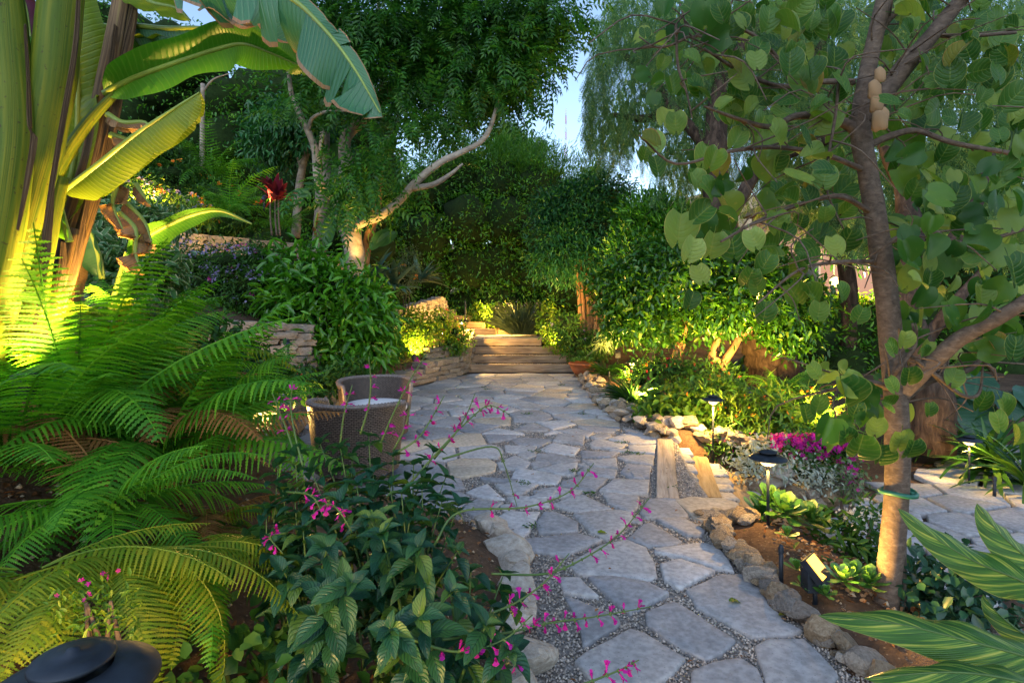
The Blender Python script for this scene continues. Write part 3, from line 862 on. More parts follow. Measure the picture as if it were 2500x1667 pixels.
# ---- side steps going down to the right
st3 = thing('side_steps', 'row of flat timber steps descending right towards the lower path', 'steps', (1.5, 5.4, 0))
PL = [((1622, 1068), (1630, 1212), 0.012, 'timber_grey', .17), ((1706, 1113), (1737, 1213), -.085, 'timber_tan', .17), ((1782, 1150), (1825, 1240), -.18, 'timber_tan', .17), ((1848, 1185), (1900, 1262), -.28, 'timber_tan', .17)]
prev = None
for a, b, z, mk, w in PL:
    p, q = G(*a, z), G(*b, z)
    c = (p + q) / 2
    p.z = q.z = z - .06
    timber(st3, p, q, .12, w, M[mk], 'timber_tread')
    if prev:
        tread(st3, [(prev[1].x + .08, prev[1].y), (q.x - .08, q.y), (p.x - .08, p.y), (prev[0].x + .08, prev[0].y)], z + .028, n=700)
        for t in (.16, .36, .52, .74, .9):
            cx, cy = lerp(lerp(prev[1].x, q.x, .52), lerp(prev[0].x, p.x, .52), t), lerp((prev[1].y + q.y) / 2, (prev[0].y + p.y) / 2, t)
            wdt = .095; hh = rnd.uniform(.09, .17)
            poly = [(cx - wdt + rnd.uniform(-.02, .02), cy - hh), (cx + wdt * .8, cy - hh + rnd.uniform(-.02, .04)), (cx + wdt + rnd.uniform(-.02, .02), cy + hh * .8), (cx - wdt * .6, cy + hh)]
            me, loc = stone_mesh(poly, z + .045, .03, rnd.random() * 90); inst('flagstone', me, st3, local(st3, Matrix.Translation(loc))); me.materials.append(M['flag_warm'] if t < .5 else M['flag'])
    prev = (p, q)

# ---- loose stone edging
def edging(label, pts, n, smin, smax, spread, lift=.0, jitter=.05, rows=1, mk=None):
    root = thing('rock_edging', label, 'rocks', (pts[0][0], pts[0][1], gzf(pts[0][0], pts[0][1])))
    S = [0]
    for a, b in zip(pts[:-1], pts[1:]): S.append(S[-1] + math.hypot(b[0] - a[0], b[1] - a[1]))
    pa = np.array(pts)
    for i in range(n):
        s = (i + rnd.uniform(-.3, .3)) / max(1, n - 1) * S[-1]
        x, y = np.interp(s, S, pa[:, 0]), np.interp(s, S, pa[:, 1])
        x += rnd.uniform(-spread, spread); y += rnd.uniform(-jitter, jitter)
        sz = rnd.uniform(smin, smax)
        put_rock(root, x, y, max(gzf(x, y), -.02) * (1 if x < 1.9 else 1) + sz * .28 + lift * rnd.random(), sz, mk)
    return root
def GL(*p): return [(G(a, b).x, G(a, b).y) for a, b in p]
edging('heap of tan and grey rocks edging the right side of the patio', GL((1428, 925), (1452, 945), (1482, 990), (1540, 1030), (1600, 1062), (1640, 1075)), 170, .04, .105, .17, .11)
edging('rounded rocks along the top of the side steps', [(1.80, 6.7), (2.05, 6.45), (2.35, 6.2), (2.62, 6.0)], 34, .07, .13, .10, .08)
edging('line of tan rocks between the near path and the succulent bed', GL((1752, 1290), (1775, 1325), (1815, 1370), (1870, 1420)), 17, .06, .10, .05, .02)
edging('big tan rocks along the near path in front of the uplight', GL((1780, 1330), (1830, 1390), (1880, 1440), (1935, 1490), (1990, 1535), (2060, 1590), (2140, 1650)), 19, .06, .10, .03, .01)
edging('small rock chips wedged between the big tan rocks of the near path', GL((1752, 1290), (1815, 1375), (1880, 1442), (1935, 1492), (2060, 1592), (2140, 1650)), 60, .016, .042, .07, .02)
edging('small tan rocks clustered around the buff slab by the side steps', GL((1728, 1258), (1760, 1268), (1800, 1272), (1828, 1300)), 16, .05, .09, .06, .03)
edging('rocks edging the far side of the lower path', [(3.2, 7.0), (4.0, 7.1), (4.6, 7.2), (5.2, 7.5), (6.2, 8.2)], 34, .06, .13, .10, .06)
edging('white limestone lumps edging the left bed beside the near path', [(.02, 2.15), (.0, 2.6), (.0, 3.0), (-.02, 3.45), (-.15, 3.75)], 9, .11, .16, .03, .0, .02, mk='rock_white')
edging('pale rocks on the ledge right of the wide steps', [(1.5, 12.6), (1.35, 13.0), (1.1, 13.4), (1.1, 13.9), (.6, 14.9)], 16, .07, .14, .08, .05)
edging('rocks on the low bank left of the lower path', [(2.75, 6.0), (3.1, 6.3), (3.6, 6.8)], 14, .06, .12, .1, .05)
# stacked wall holding the silver and magenta bed
w = thing('stone_bed_wall', 'low stacked wall of tan stones below the magenta geraniums', 'wall', (2.45, 5.3, LP))
for (px, py, wd, ht, mk) in [(1890, 1178, 150, 28, 'rock_grey'), (1940, 1202, 62, 36, 'rock_tan'), (1985, 1198, 50, 30, 'rock_grey'), (2030, 1218, 60, 62, 'rock_tan'), (1880, 1215, 60, 30, 'rock_tan'), (1990, 1224, 55, 26, 'rock_grey'), (1930, 1232, 60, 26, 'rock_grey'), (2065, 1205, 40, 46, 'rock_grey'), (1850, 1190, 46, 32, 'rock_tan'), (2000, 1172, 55, 30, 'rock_tan'), (2060, 1160, 50, 34, 'rock_grey'), (2090, 1190, 44, 50, 'rock_tan'), (1905, 1150, 70, 26, 'rock_white'), (2045, 1180, 44, 26, 'rock_grey'), (1960, 1240, 50, 18, 'rock_tan')]:
    d = 5.25 + (px - 1850) * .0006
    p = P(px, py, d); sx = wd * d / FPX / 2 * 1.05; sz = ht * d / FPX / 2 * 1.25
    me = rnd.choice(ROCKS[mk])
    inst('stone', me, w, local(w, Matrix.Translation(p + V(0, .05, 0)) @ Matrix.Rotation(rnd.uniform(-.25, .25), 4, 'Z') @ Matrix.Diagonal((sx, .13, sz / .72, 1))))
# ================================================================ background trees and hedges
M['hedge'] = leaf_mat('hedge_leaf', [(0, (.024, .12, .007)), (.55, (.05, .21, .010)), (.85, (.11, .32, .015)), (1, (.20, .44, .03))], .30, .38, .5)
M['hedge_top'] = leaf_mat('hedge_top_leaf', [(0, (.03, .12, .012)), (.6, (.07, .21, .02)), (1, (.12, .30, .04))], .45, .5, .3)
M['pinn'] = leaf_mat('pinnate_leaf', [(0, (.014, .08, .012)), (.5, (.032, .145, .018)), (1, (.075, .22, .02))], .48, .42, .4)
M['pepper'] = leaf_mat('pepper_leaf', [(0, (.045, .13, .055)), (.5, (.09, .215, .08)), (.85, (.17, .30, .10)), (1, (.30, .39, .13))], .48, .5, .3)
M['crape'] = leaf_mat('crape_leaf', [(0, (.012, .08, .022)), (.6, (.026, .14, .036)), (1, (.055, .21, .055))], .3, .35, .5)
M['citrus'] = leaf_mat('citrus_leaf', [(0, (.014, .068, .006)), (.5, (.03, .12, .008)), (.9, (.065, .19, .010)), (1, (.17, .26, .025))], .30, .28, .6)
M['camellia'] = leaf_mat('glossy_leaf', [(0, (.028, .13, .008)), (.5, (.06, .23, .012)), (1, (.12, .35, .02))], .35, .28, .6)
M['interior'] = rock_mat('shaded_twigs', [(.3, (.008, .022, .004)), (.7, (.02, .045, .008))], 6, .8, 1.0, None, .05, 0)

def blob(px, py, d, rx, rz, ry): 
    p = P(px, py, d); return (p.x, p.y, p.z, rx * d / FPX, ry, rz * d / FPX)
def leaves(root, blobs, n, L, W, tmpl, mat, droop=.35, outw=.6, rand=.7, inner=.5, per=8, clump=.12, name='foliage', lv=.3, floor=None):
    pos, out = shell(blobs, n, inner, clump, per)
    if floor is not None:
        k = pos[:, 2] > floor; pos, out = pos[k], out[k]
    n = len(pos)
    ax = outw * out + rand * rdir(n) + np.array([0, 0, -droop])
    up = np.array([0, 0, 1.0]) + .7 * out + .6 * rdir(n)
    s = nr.uniform(1 - lv, 1 + lv, n)
    return cloud(name, pos, ax, up, L * s, W * s, tmpl, mat, root)
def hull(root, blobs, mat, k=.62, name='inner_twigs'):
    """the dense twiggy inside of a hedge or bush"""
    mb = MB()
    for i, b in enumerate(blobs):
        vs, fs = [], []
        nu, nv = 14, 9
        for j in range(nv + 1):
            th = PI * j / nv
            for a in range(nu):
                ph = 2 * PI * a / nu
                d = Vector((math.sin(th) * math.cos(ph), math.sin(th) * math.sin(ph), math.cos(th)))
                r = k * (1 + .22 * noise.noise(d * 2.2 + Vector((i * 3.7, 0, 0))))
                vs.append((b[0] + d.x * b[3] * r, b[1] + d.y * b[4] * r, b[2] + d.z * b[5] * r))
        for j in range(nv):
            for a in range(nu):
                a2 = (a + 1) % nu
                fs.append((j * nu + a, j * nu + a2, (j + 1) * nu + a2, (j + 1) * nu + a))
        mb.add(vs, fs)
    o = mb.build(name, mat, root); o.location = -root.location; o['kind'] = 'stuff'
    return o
def limb(root, pts, rad, mat, name='limb', n=8, sm=5, wob=.12):
    mb = MB(); c = crom(pts, sm); mb.tube(c, rad, n, True, wob, rnd.random() * 30)
    o = mb.build(name, mat, root); o.location = -root.location
    return o
def twigs(root, starts, ends, r0, r1, mat, name='twigs', sag=.15):
    mb = MB()
    for a, b in zip(starts, ends):
        a, b = Vector(a), Vector(b); m = (a + b) / 2 + V(rnd.uniform(-.1, .1), rnd.uniform(-.1, .1), sag * (b - a).length * rnd.uniform(.2, 1))
        mb.tube(crom([a, m, b], 3), [r0, r1], 4, False)
    o = mb.build(name, mat, root); o.location = -root.location; o['kind'] = 'stuff'
    return o

# ---- tall hedge closing the view
hr = thing('hedge', 'tall dense dark green hedge behind the steps', 'hedge', (0, 17.6, 1.0))
HB = []
for px, top in [(880, 470), (960, 440), (1050, 400), (1140, 372), (1230, 370), (1320, 392), (1400, 425), (1480, 455), (1570, 500), (1660, 540)]:
    for py in np.arange(top + 75, 880, 105):
        HB.append(blob(px + rnd.uniform(-15, 15), py + rnd.uniform(-12, 12), 17.8 + rnd.uniform(-.4, .4) + (.5 if py < top + 90 else 0), 92, 88, 1.15))
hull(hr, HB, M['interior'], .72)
leaves(hr, HB, 60000, .115, .052, LEAF, M['hedge'], .1, .6, .8, .72, 7, .09)
TB = [blob(px, py, 18.0, 80, 40, 1.0) for px, py in [(1120, 385), (1180, 365), (1250, 372), (1320, 395), (1390, 425), (1060, 410), (1220, 420), (1310, 440)]]
leaves(hr, TB, 9000, .20, .022, SLIM, M['hedge_top'], -.6, .6, .6, .3, 8, .16, 'new_growth')
# left part of the hedge above the bank
hl = thing('hedge', 'dense green hedge at the top of the left bank', 'hedge', (-7, 14.5, 3.2))
HB2 = []
for px, top in [(60, 30), (160, 10), (250, 10), (330, 30), (410, 60), (480, 110), (500, 250), (560, 190), (620, 170), (690, 170), (760, 190), (830, 220), (900, 260)]:
    for py in np.arange(top + 60, 640, 95):
        HB2.append(blob(px + rnd.uniform(-15, 15), py, 15.0 + rnd.uniform(-.5, .5), 92, 84, 1.1))
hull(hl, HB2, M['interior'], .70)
leaves(hl, HB2, 40000, .10, .055, LEAF, M['hedge'], .3, .6, .8, .78, 7, .10)

# ---- pepper tree: weeping sprays
pr = thing('pepper_tree', 'big weeping tree with feathery hanging sprays above the hedge', 'tree', tuple(P(1870, 935, 9.6)))
limb(pr, [P(1892, 1000, 9.6), P(1885, 880, 9.6), P(1850, 800, 9.65), P(1800, 720, 9.8), P(1770, 560, 10.2), P(1740, 380, 10.8), P(1760, 200, 11.3), P(1740, 20, 11.8)], [.42, .40, .34, .27, .24, .22, .18, .12], M['bark_rough'], 'trunk', 14, 6, .35)
PA = [[P(1770, 560, 10.2), P(1850, 400, 10.8), P(1950, 200, 11.5), P(2050, 40, 12)], [P(1745, 380, 10.8), P(1640, 260, 11.6), P(1560, 160, 12.4), P(1480, 120, 13.0)],
      [P(1760, 200, 11.3), P(1850, 60, 11.6), P(1990, -60, 12)], [P(1640, 260, 11.6), P(1580, 290, 12.2), P(1500, 280, 12.8)], [P(1850, 400, 10.8), P(2050, 330, 11.2), P(2250, 250, 11.8)], [P(1950, 200, 11.5), P(2150, 100, 11.8), P(2400, 60, 12.2)]]
for pts in PA: limb(pr, pts, [.14, .10, .05], M['bark_rough'], 'limb', 7, 5, .25)
def strands(root, n, xr, top, bot, dr, mat, gap=None, name='foliage'):
    pos, ax = [], []
    i = 0
    while i < n:
        px = rnd.uniform(*xr); d = rnd.uniform(*dr)
        y0 = top(px); y1 = bot(px)
        ya = rnd.uniform(y0, y1); ln = rnd.uniform(60, 190)
        if ya > y1 - 30: continue
        yb = min(ya + ln, y1 + rnd.uniform(-30, 20))
        if gap and gap(px, (ya + yb) / 2): continue
        p = P(px, ya, d); L = (yb - ya) * d / FPX
        k = max(3, int(L / .075)); sw = rnd.uniform(-.15, .15)
        for j in range(k):
            t = j / k
            pos.append((p.x + sw * t * L, p.y + .1 * math.sin(t * 3 + i), p.z - L * t)); a = rnd.uniform(0, 6.28)
            ax.append((.75 * math.cos(a), .75 * math.sin(a), -.75))
        i += 1
    pos, ax = np.array(pos), np.array(ax); m = len(pos)
    return cloud(name, pos, ax, np.array([0, 0, 1.]) + .5 * rdir(m), nr.uniform(.17, .30, m), nr.uniform(.20, .34, m), FEATH, mat, root)
FEATH = pinnate(6, lw=.07, ll=.30, droop=.3)
bot_r = lambda x: np.interp(x, [1420, 1450, 1500, 1560, 1640, 1750, 1900, 2100, 2500], [330, 390, 420, 470, 520, 500, 560, 600, 600])
top_r = lambda x: np.interp(x, [1420, 1450, 1500, 2500], [200, 40, -60, -60])
strands(pr, 1040, (1432, 2100), top_r, bot_r, (10.8, 14.0), M['pepper'], lambda x, y: (1500 < x < 1600 and 380 < y < 480) or (1800 < x < 1860 and 390 < y < 450))
pr2 = thing('pepper_tree', 'second weeping tree with dark trunk behind the stake at right', 'tree', tuple(P(2260, 1020, 6.9)))
limb(pr2, [P(2268, 1100, 6.9), P(2262, 950, 6.9), P(2235, 860, 6.95), P(2215, 760, 7.0), P(2230, 640, 7.3), P(2210, 480, 7.8), P(2150, 300, 8.4), P(2180, 100, 9)], [.30, .29, .22, .17, .15, .12, .1, .06], M['bark_rough'], 'trunk', 12, 6, .35)
limb(pr2, [P(2215, 760, 7.0), P(2300, 640, 7.0), P(2370, 520, 7.2), P(2420, 380, 7.5)], [.12, .10, .06], M['bark_rough'], 'limb', 8, 5, .3)
limb(pr2, [P(2235, 860, 6.95), P(2330, 740, 6.8), P(2420, 640, 6.9)], [.09, .07, .04], M['bark_rough'], 'limb', 7, 5, .3)
strands(pr2, 600, (2050, 2560), lambda x: -80, lambda x: 640, (8.0, 12.0), M['pepper'])

# ---- tree with layered pinnate leaves at centre
ct = thing('pinnate_tree', 'spreading tree with feathered leaves and uplit pale trunk above the left bank', 'tree', tuple(P(866, 760, 9.6)))
limb(ct, [P(866, 790, 9.6), P(868, 660, 9.6), P(862, 600, 9.6), P(850, 540, 9.65), P(832, 490, 9.7)], [.17, .165, .165, .18, .17], M['bark_grey'], 'trunk', 12, 6, .15)
LIMBS = [([P(834, 500, 9.7), P(845, 420, 9.8), P(848, 330, 10.0), P(930, 260, 10.2), P(985, 150, 10.4), P(1000, 20, 10.6)], [.14, .11, .09, .06]),
 ([P(836, 495, 9.7), P(800, 470, 9.5), P(778, 440, 9.3), P(770, 370, 9.2), P(752, 320, 9.1), P(715, 240, 9.0), P(704, 170, 8.9)], [.09, .07, .055, .03]),
 ([P(752, 325, 9.1), P(762, 290, 9.0), P(800, 272, 8.9), P(845, 272, 8.8)], [.035, .025, .012]),
 ([P(864, 560, 9.6), P(880, 545, 9.4), P(930, 525, 9.1), P(975, 490, 8.9), P(1010, 450, 8.8), P(1070, 400, 8.8), P(1120, 375, 8.9), P(1180, 340, 9.1), P(1210, 270, 9.4), P(1230, 150, 9.8)], [.085, .075, .065, .055, .04, .02]),
 ([P(1010, 460, 8.8), P(1060, 450, 8.7), P(1100, 425, 8.7), P(1130, 400, 8.7)], [.05, .04, .015]),
 ([P(985, 150, 10.4), P(1100, 60, 10.6), P(1230, -20, 10.9)], [.05, .03]), ([P(930, 260, 10.2), P(935, 120, 10.3), P(920, -20, 10.4)], [.06, .04, .03])]
for pts, rd in LIMBS: limb(ct, pts, rd, M['bark_grey'], 'limb', 8, 5, .15)
CB = [blob(*b) for b in [(900, 60, 9.8, 120, 60, 1.0), (1050, 60, 10, 140, 70, 1.2), (1200, 60, 10, 130, 70, 1.1), (1310, 50, 9.8, 70, 55, .8), (1365, 10, 9.6, 36, 34, .5), (1010, 170, 10.2, 110, 50, 1.0),
      (1150, 170, 10, 120, 60, 1.0), (1255, 160, 9.8, 66, 46, .8), (1290, 200, 9.4, 30, 22, .4), (1180, 228, 9.5, 65, 26, .6), (960, 250, 9.5, 70, 35, .5), (1080, 292, 9.2, 45, 14, .4),
      (770, 170, 9.6, 70, 50, .6), (715, 255, 9.0, 34, 14, .3), (870, 205, 9.2, 70, 26, .4), (985, 385, 9.0, 65, 14, .3), (860, 465, 8.9, 75, 22, .4), (920, 430, 9.0, 60, 22, .4), (780, 40, 9.6, 80, 60, .8)]]
leaves(ct, CB, 4200, .46, .50, PINN, M['pinn'], .35, .75, .6, .35, 5, .22)
# second smaller tree on the bank
bt = thing('bank_tree', 'slender pale trunked tree on the left bank behind the red leaves', 'tree', tuple(P(722, 560, 12)))
limb(bt, [P(722, 580, 12), P(728, 480, 12), P(738, 410, 12), P(745, 385, 12), P(760, 340, 12.1)], [.10, .08, .08, .05], M['bark_grey'], 'trunk')
limb(bt, [P(738, 412, 12), P(728, 385, 12), P(722, 350, 12)], [.05, .04, .03], M['bark_grey'], 'limb')
BB = [blob(*b) for b in [(740, 330, 12, 90, 45, 1.0), (690, 300, 12.3, 80, 50, .9), (790, 320, 12.2, 60, 50, .8), (660, 360, 12.4, 60, 45, .7)]]
leaves(bt, BB, 5200, .16, .06, LEAF, M['crape'], .4, .6, .7, .3, 6, .16)

# ---- multi-stem tree right of the steps
cr = thing('multi_stem_tree', 'bushy dark tree on several bare tan stems right of the steps', 'tree', tuple(P(1440, 815, 13.6)))
for x0, x1, x2 in [(1425, 1412, 1402), (1424, 1421, 1416), (1437, 1433, 1431), (1441, 1439, 1437), (1452, 1450, 1450), (1455, 1470, 1480)]:
    limb(cr, [P(x0, 825, 13.6), P(x1 + 4, 760, 13.6), P(x1, 700, 13.6), P(x2, 600, 13.6 + rnd.uniform(-.3, .3)), P(x2 + rnd.uniform(-40, 40), 500, 13.6)], [.055, .05, .045, .03], M['bark_orange'], 'stem', 7)
RB = [blob(*b) for b in [(1420, 640, 13.4, 80, 55, .8), (1370, 590, 13.2, 75, 50, .7), (1450, 560, 13.5, 90, 60, .9), (1400, 500, 13.5, 90, 50, .8), (1470, 480, 13.7, 80, 45, .8), (1350, 520, 13.4, 60, 40, .6), (1335, 640, 13.2, 45, 35, .5), (1500, 620, 13.4, 60, 60, .7)]]
hull(cr, RB[2:5], M['interior'], .55)
leaves(cr, RB, 15000, .13, .045, LEAF, M['crape'], .25, .8, .6, .45, 7, .13)
# ---- laurel shrub, then the low citrus trees
lau = thing('laurel_shrub', 'upright bright green shrub between the multi stem tree and the citrus', 'shrub', tuple(P(1590, 880, 12)))
limb(lau, [P(1590, 900, 12), P(1592, 780, 12), P(1588, 640, 12)], [.07, .05, .03], M['bark'], 'stem')
LB = [blob(*b) for b in [(1580, 540, 12, 70, 60, .8), (1640, 560, 11.8, 70, 60, .8), (1540, 620, 11.8, 60, 60, .7), (1620, 650, 11.6, 90, 70, .9), (1700, 600, 11.8, 60, 70, .8), (1560, 720, 11.8, 60, 60, .7)]]
hull(lau, LB, M['interior'], .6)
leaves(lau, LB, 11000, .13, .045, LEAF, M['hedge'], -.5, .7, .6, .6, 7, .12)
def citrus(label, base, trunks, blobs, n, mat='citrus', L=.115, W=.06):
    r = thing('citrus_tree', label, 'tree', tuple(base))
    for pts, rd in trunks: limb(r, pts, rd, M['bark_orange'], 'trunk', 8, 6, .2)
    leaves(r, blobs, n, L, W, LEAF, M[mat], .25, .6, .8, .55, 6, .10)
    return r
citrus('low citrus tree with a kinked orange trunk behind the path lights', P(1690, 945, 9.2),
       [([P(1692, 965, 9.2), P(1680, 930, 9.2), P(1660, 890, 9.2), P(1652, 870, 9.15), P(1666, 830, 9.2), P(1672, 790, 9.2), P(1690, 720, 9.3)], [.085, .075, .075, .08, .065, .06, .03])],
       [blob(*b) for b in [(1560, 720, 9.2, 90, 70, .7), (1640, 690, 9.2, 100, 75, .8), (1580, 790, 9.1, 75, 45, .6), (1680, 770, 9.1, 80, 50, .6), (1500, 700, 9.4, 55, 60, .6), (1620, 640, 9.4, 90, 50, .7), (1520, 780, 9.3, 55, 40, .5)]], 10500)
citrus('low citrus tree with two crooked trunks left of the gnarled trunk', P(1760, 945, 9.0),
       [([P(1790, 965, 8.9), P(1782, 925, 8.9), P(1768, 890, 8.9), P(1790, 850, 8.9), P(1815, 815, 8.9), P(1870, 790, 8.8)], [.07, .06, .06, .055, .03]),
        ([P(1758, 965, 9), P(1765, 915, 9), P(1755, 885, 9), P(1738, 870, 9), P(1755, 820, 9), P(1765, 760, 9)], [.075, .065, .065, .065, .05, .03])],
       [blob(*b) for b in [(1760, 740, 9.0, 90, 70, .7), (1840, 720, 8.9, 90, 70, .7), (1900, 770, 8.8, 75, 60, .6), (1960, 740, 8.8, 55, 60, .5), (1760, 650, 9.2, 90, 50, .7), (1940, 820, 8.7, 45, 40, .4), (1850, 640, 9.2, 70, 50, .6)]], 10500)
# ---- dark hedges at right
hd = thing('hedge', 'dark clipped hedge behind the lower path at right', 'hedge', (4.8, 12.5, 0))
HD = []
for px, top in [(1960, 760), (2040, 740), (2120, 740), (2200, 720), (2300, 680), (2400, 640), (2500, 600), (2580, 600)]:
    for py in np.arange(top + 60, 1000, 95): HD.append(blob(px, py, 12.6 + rnd.uniform(-.3, .3), 85, 80, 1.0))
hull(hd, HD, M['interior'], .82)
leaves(hd, HD, 15000, .12, .055, LEAF, M['hedge'], .2, .6, .8, .8, 7, .10)
ht = thing('shade_tree', 'dark leafy tree filling the upper right behind the large round leaves', 'tree', (7.0, 12.0, -.3))
limb(ht, [V(7.0, 12.0, -.4), V(7.1, 12, 1.5), V(6.9, 12, 3.0), V(6.4, 12, 5)], [.22, .18, .15, .06], M['bark_rough'], 'trunk', 9)
HT = [blob(*b) for b in [(2100, 560, 12.5, 100, 80, 1.2), (2250, 560, 12.5, 120, 90, 1.2), (2400, 520, 12.5, 130, 110, 1.3), (2530, 560, 12.5, 100, 140, 1.3), (2300, 680, 12.3, 100, 70, 1.0), (2450, 680, 12.3, 110, 90, 1.0), (2300, 400, 12.8, 140, 90, 1.2), (2480, 350, 12.8, 110, 110, 1.2)]]
hull(ht, HT, M['interior'], .6)
leaves(ht, HT, 11000, .16, .07, LEAF, M['crape'], .4, .6, .7, .5, 6, .16)
bk = thing('tall_tree', 'tall hazy green tree mass behind the weeping branches', 'tree', (6.5, 19, 0))
limb(bk, [V(6.5, 19, -.5), V(6.4, 19, 3), V(6.6, 19, 7)], [.3, .25, .1], M['bark_rough'], 'trunk', 9)
BK = [blob(*b) for b in [(1560, 60, 18.5, 110, 90, 1.4), (1700, 80, 19, 140, 110, 1.6), (1850, 60, 19, 140, 110, 1.6), (2000, 80, 19, 140, 110, 1.6), (1600, 220, 18.5, 110, 90, 1.4), (1750, 250, 19, 130, 90, 1.6), (1900, 240, 19, 140, 100, 1.6), (2050, 260, 19, 140, 110, 1.6), (1960, 400, 19, 110, 80, 1.6), (2080, 430, 19, 110, 90, 1.6), (2220, 120, 19, 160, 140, 1.6), (2400, 150, 19, 160, 140, 1.6), (1680, 380, 19, 60, 60, 1.2), (1500, 300, 18.5, 60, 70, 1.2)]]
leaves(bk, BK, 17000, .32, .09, SLIM, M['pepper'], .9, .4, .6, .35, 7, .22)
# low trees seen over the hedge by the sky gap, on the hill
for i, (px, py, d, r, lab) in enumerate([(1240, 350, 40, 55, 'airy tree top rising above the hedge left of the mast'), (1290, 375, 42, 45, 'smaller airy tree top above the hedge beside the mast'), (1450, 415, 60, 40, 'dark round tree on the hillside right of the mast')]):
    q = thing('distant_tree', lab, 'tree', tuple(P(px, py + 120, d)))
    limb(q, [P(px, py + 160, d), P(px + 3, py + 60, d), P(px - 5, py, d)], [.3, .2, .08], M['bark'], 'trunk')
    bl = [blob(px + rnd.uniform(-r * .6, r * .6), py + rnd.uniform(-r * .35, r * .8), d, r * .55, r * .4, r * .5 * d / FPX) for _ in range(6)]
    leaves(q, bl, 2600, .5, .10, SLIM, M['pepper'], .2, .6, .7, .2, 6, .4)
# radio mast
mp = thing('radio_mast', 'thin red and white lattice mast on the horizon', 'mast', tuple(P(1381, 400, 300)))
M['mast_red'] = plain_mat('mast_red', (.6, .12, .08)); M['mast_white'] = plain_mat('mast_white', (.75, .75, .75))
zb, zt = P(1381, 400, 300).z, P(1381, 265, 300).z
for k in range(7):
    z0, z1 = lerp(zb, zt, k / 7), lerp(zb, zt, (k + 1) / 7)
    mb = MB(); x = P(1381, 400, 300).x; wv = lerp(.9, .25, k / 7)
    for a in range(3):
        an = a * 2.09; mb.tube([(x + wv * math.cos(an), 300 + wv * math.sin(an), z0), (x + wv * .9 * math.cos(an), 300 + wv * .9 * math.sin(an), z1)], .13, 4)
        for q in range(4):
            t0, t1 = lerp(z0, z1, q / 4), lerp(z0, z1, (q + 1) / 4); an2 = an + 2.09
            mb.tube([(x + wv * math.cos(an), 300 + wv * math.sin(an), t0), (x + wv * math.cos(an2), 300 + wv * math.sin(an2), t1)], .07, 3)
    o = mb.build('mast_section', M['mast_red' if k % 2 else 'mast_white'], mp); o.location = -mp.location
# ================================================================ left bank
M['fern'] = leaf_mat('fern_leaf', [(0, (.036, .17, .009)), (.5, (.072, .275, .013)), (1, (.14, .38, .022))], .45, .5, .3, None, None, 1.25, 0.0, (7, .69, (.20, .13, .03)))
M['fern_yel'] = leaf_mat('fern_leaf_yellowing_lit', [(0, (.11, .22, .012)), (.6, (.19, .28, .014)), (1, (.28, .32, .02))], .42, .5, .3)  # lamp-lit yellow of lower ferns put in leaf colour; also truly yellow leaves
M['fern_dead'] = leaf_mat('fern_leaf_dead', [(0, (.16, .075, .02)), (1, (.28, .14, .045))], .3, .7, .2)
M['banana'] = leaf_mat('banana_leaf', [(0, (.035, .15, .012)), (.6, (.055, .20, .014)), (1, (.085, .26, .02))], .45, .38, .5, (46, .10, (.12, .27, .04), .35), None, 1.5)
M['banana_blue'] = leaf_mat('banana_leaf_waxy', [(0, (.03, .14, .06)), (1, (.055, .19, .085))], .30, .33, .6, (46, .10, (.09, .24, .11), .35))
M['banana_edge'] = leaf_mat('banana_leaf_frayed', [(0, (.03, .14, .06)), (1, (.055, .19, .085))], .30, .33, .6, (46, .10, (.09, .24, .11), .35), (.455, (.30, .17, .08)))
M['banana_yel'] = leaf_mat('banana_leaf_yellow_lit', [(0, (.15, .24, .012)), (1, (.21, .29, .018))], .45, .4, .5, (46, .10, (.30, .36, .05), .35))  # yellow-lit banana blades: the uplight's yellow is put into the leaf colour
M['dead_leaf'] = leaf_mat('dead_banana_leaf', [(0, (.22, .13, .06)), (1, (.38, .25, .14))], .30, .7, .2, (30, .10, (.14, .08, .04), .4), None, 1.1, .3)
M['banana_stem0'] = wood_mat('banana_stem', [(.22, (.06, .09, .015)), (.42, (.20, .25, .03)), (.7, (.34, .36, .05))], (10, 1.2, 1), .25, .42, 1.6, True)
M['banana_stem_old'] = wood_mat('banana_stem_old', [(.36, (.012, .009, .006)), (.47, (.10, .06, .03)), (.6, (.24, .15, .075)), (.75, (.22, .25, .04))], (7, 1.0, 1), .7, .7, 2.4, True)
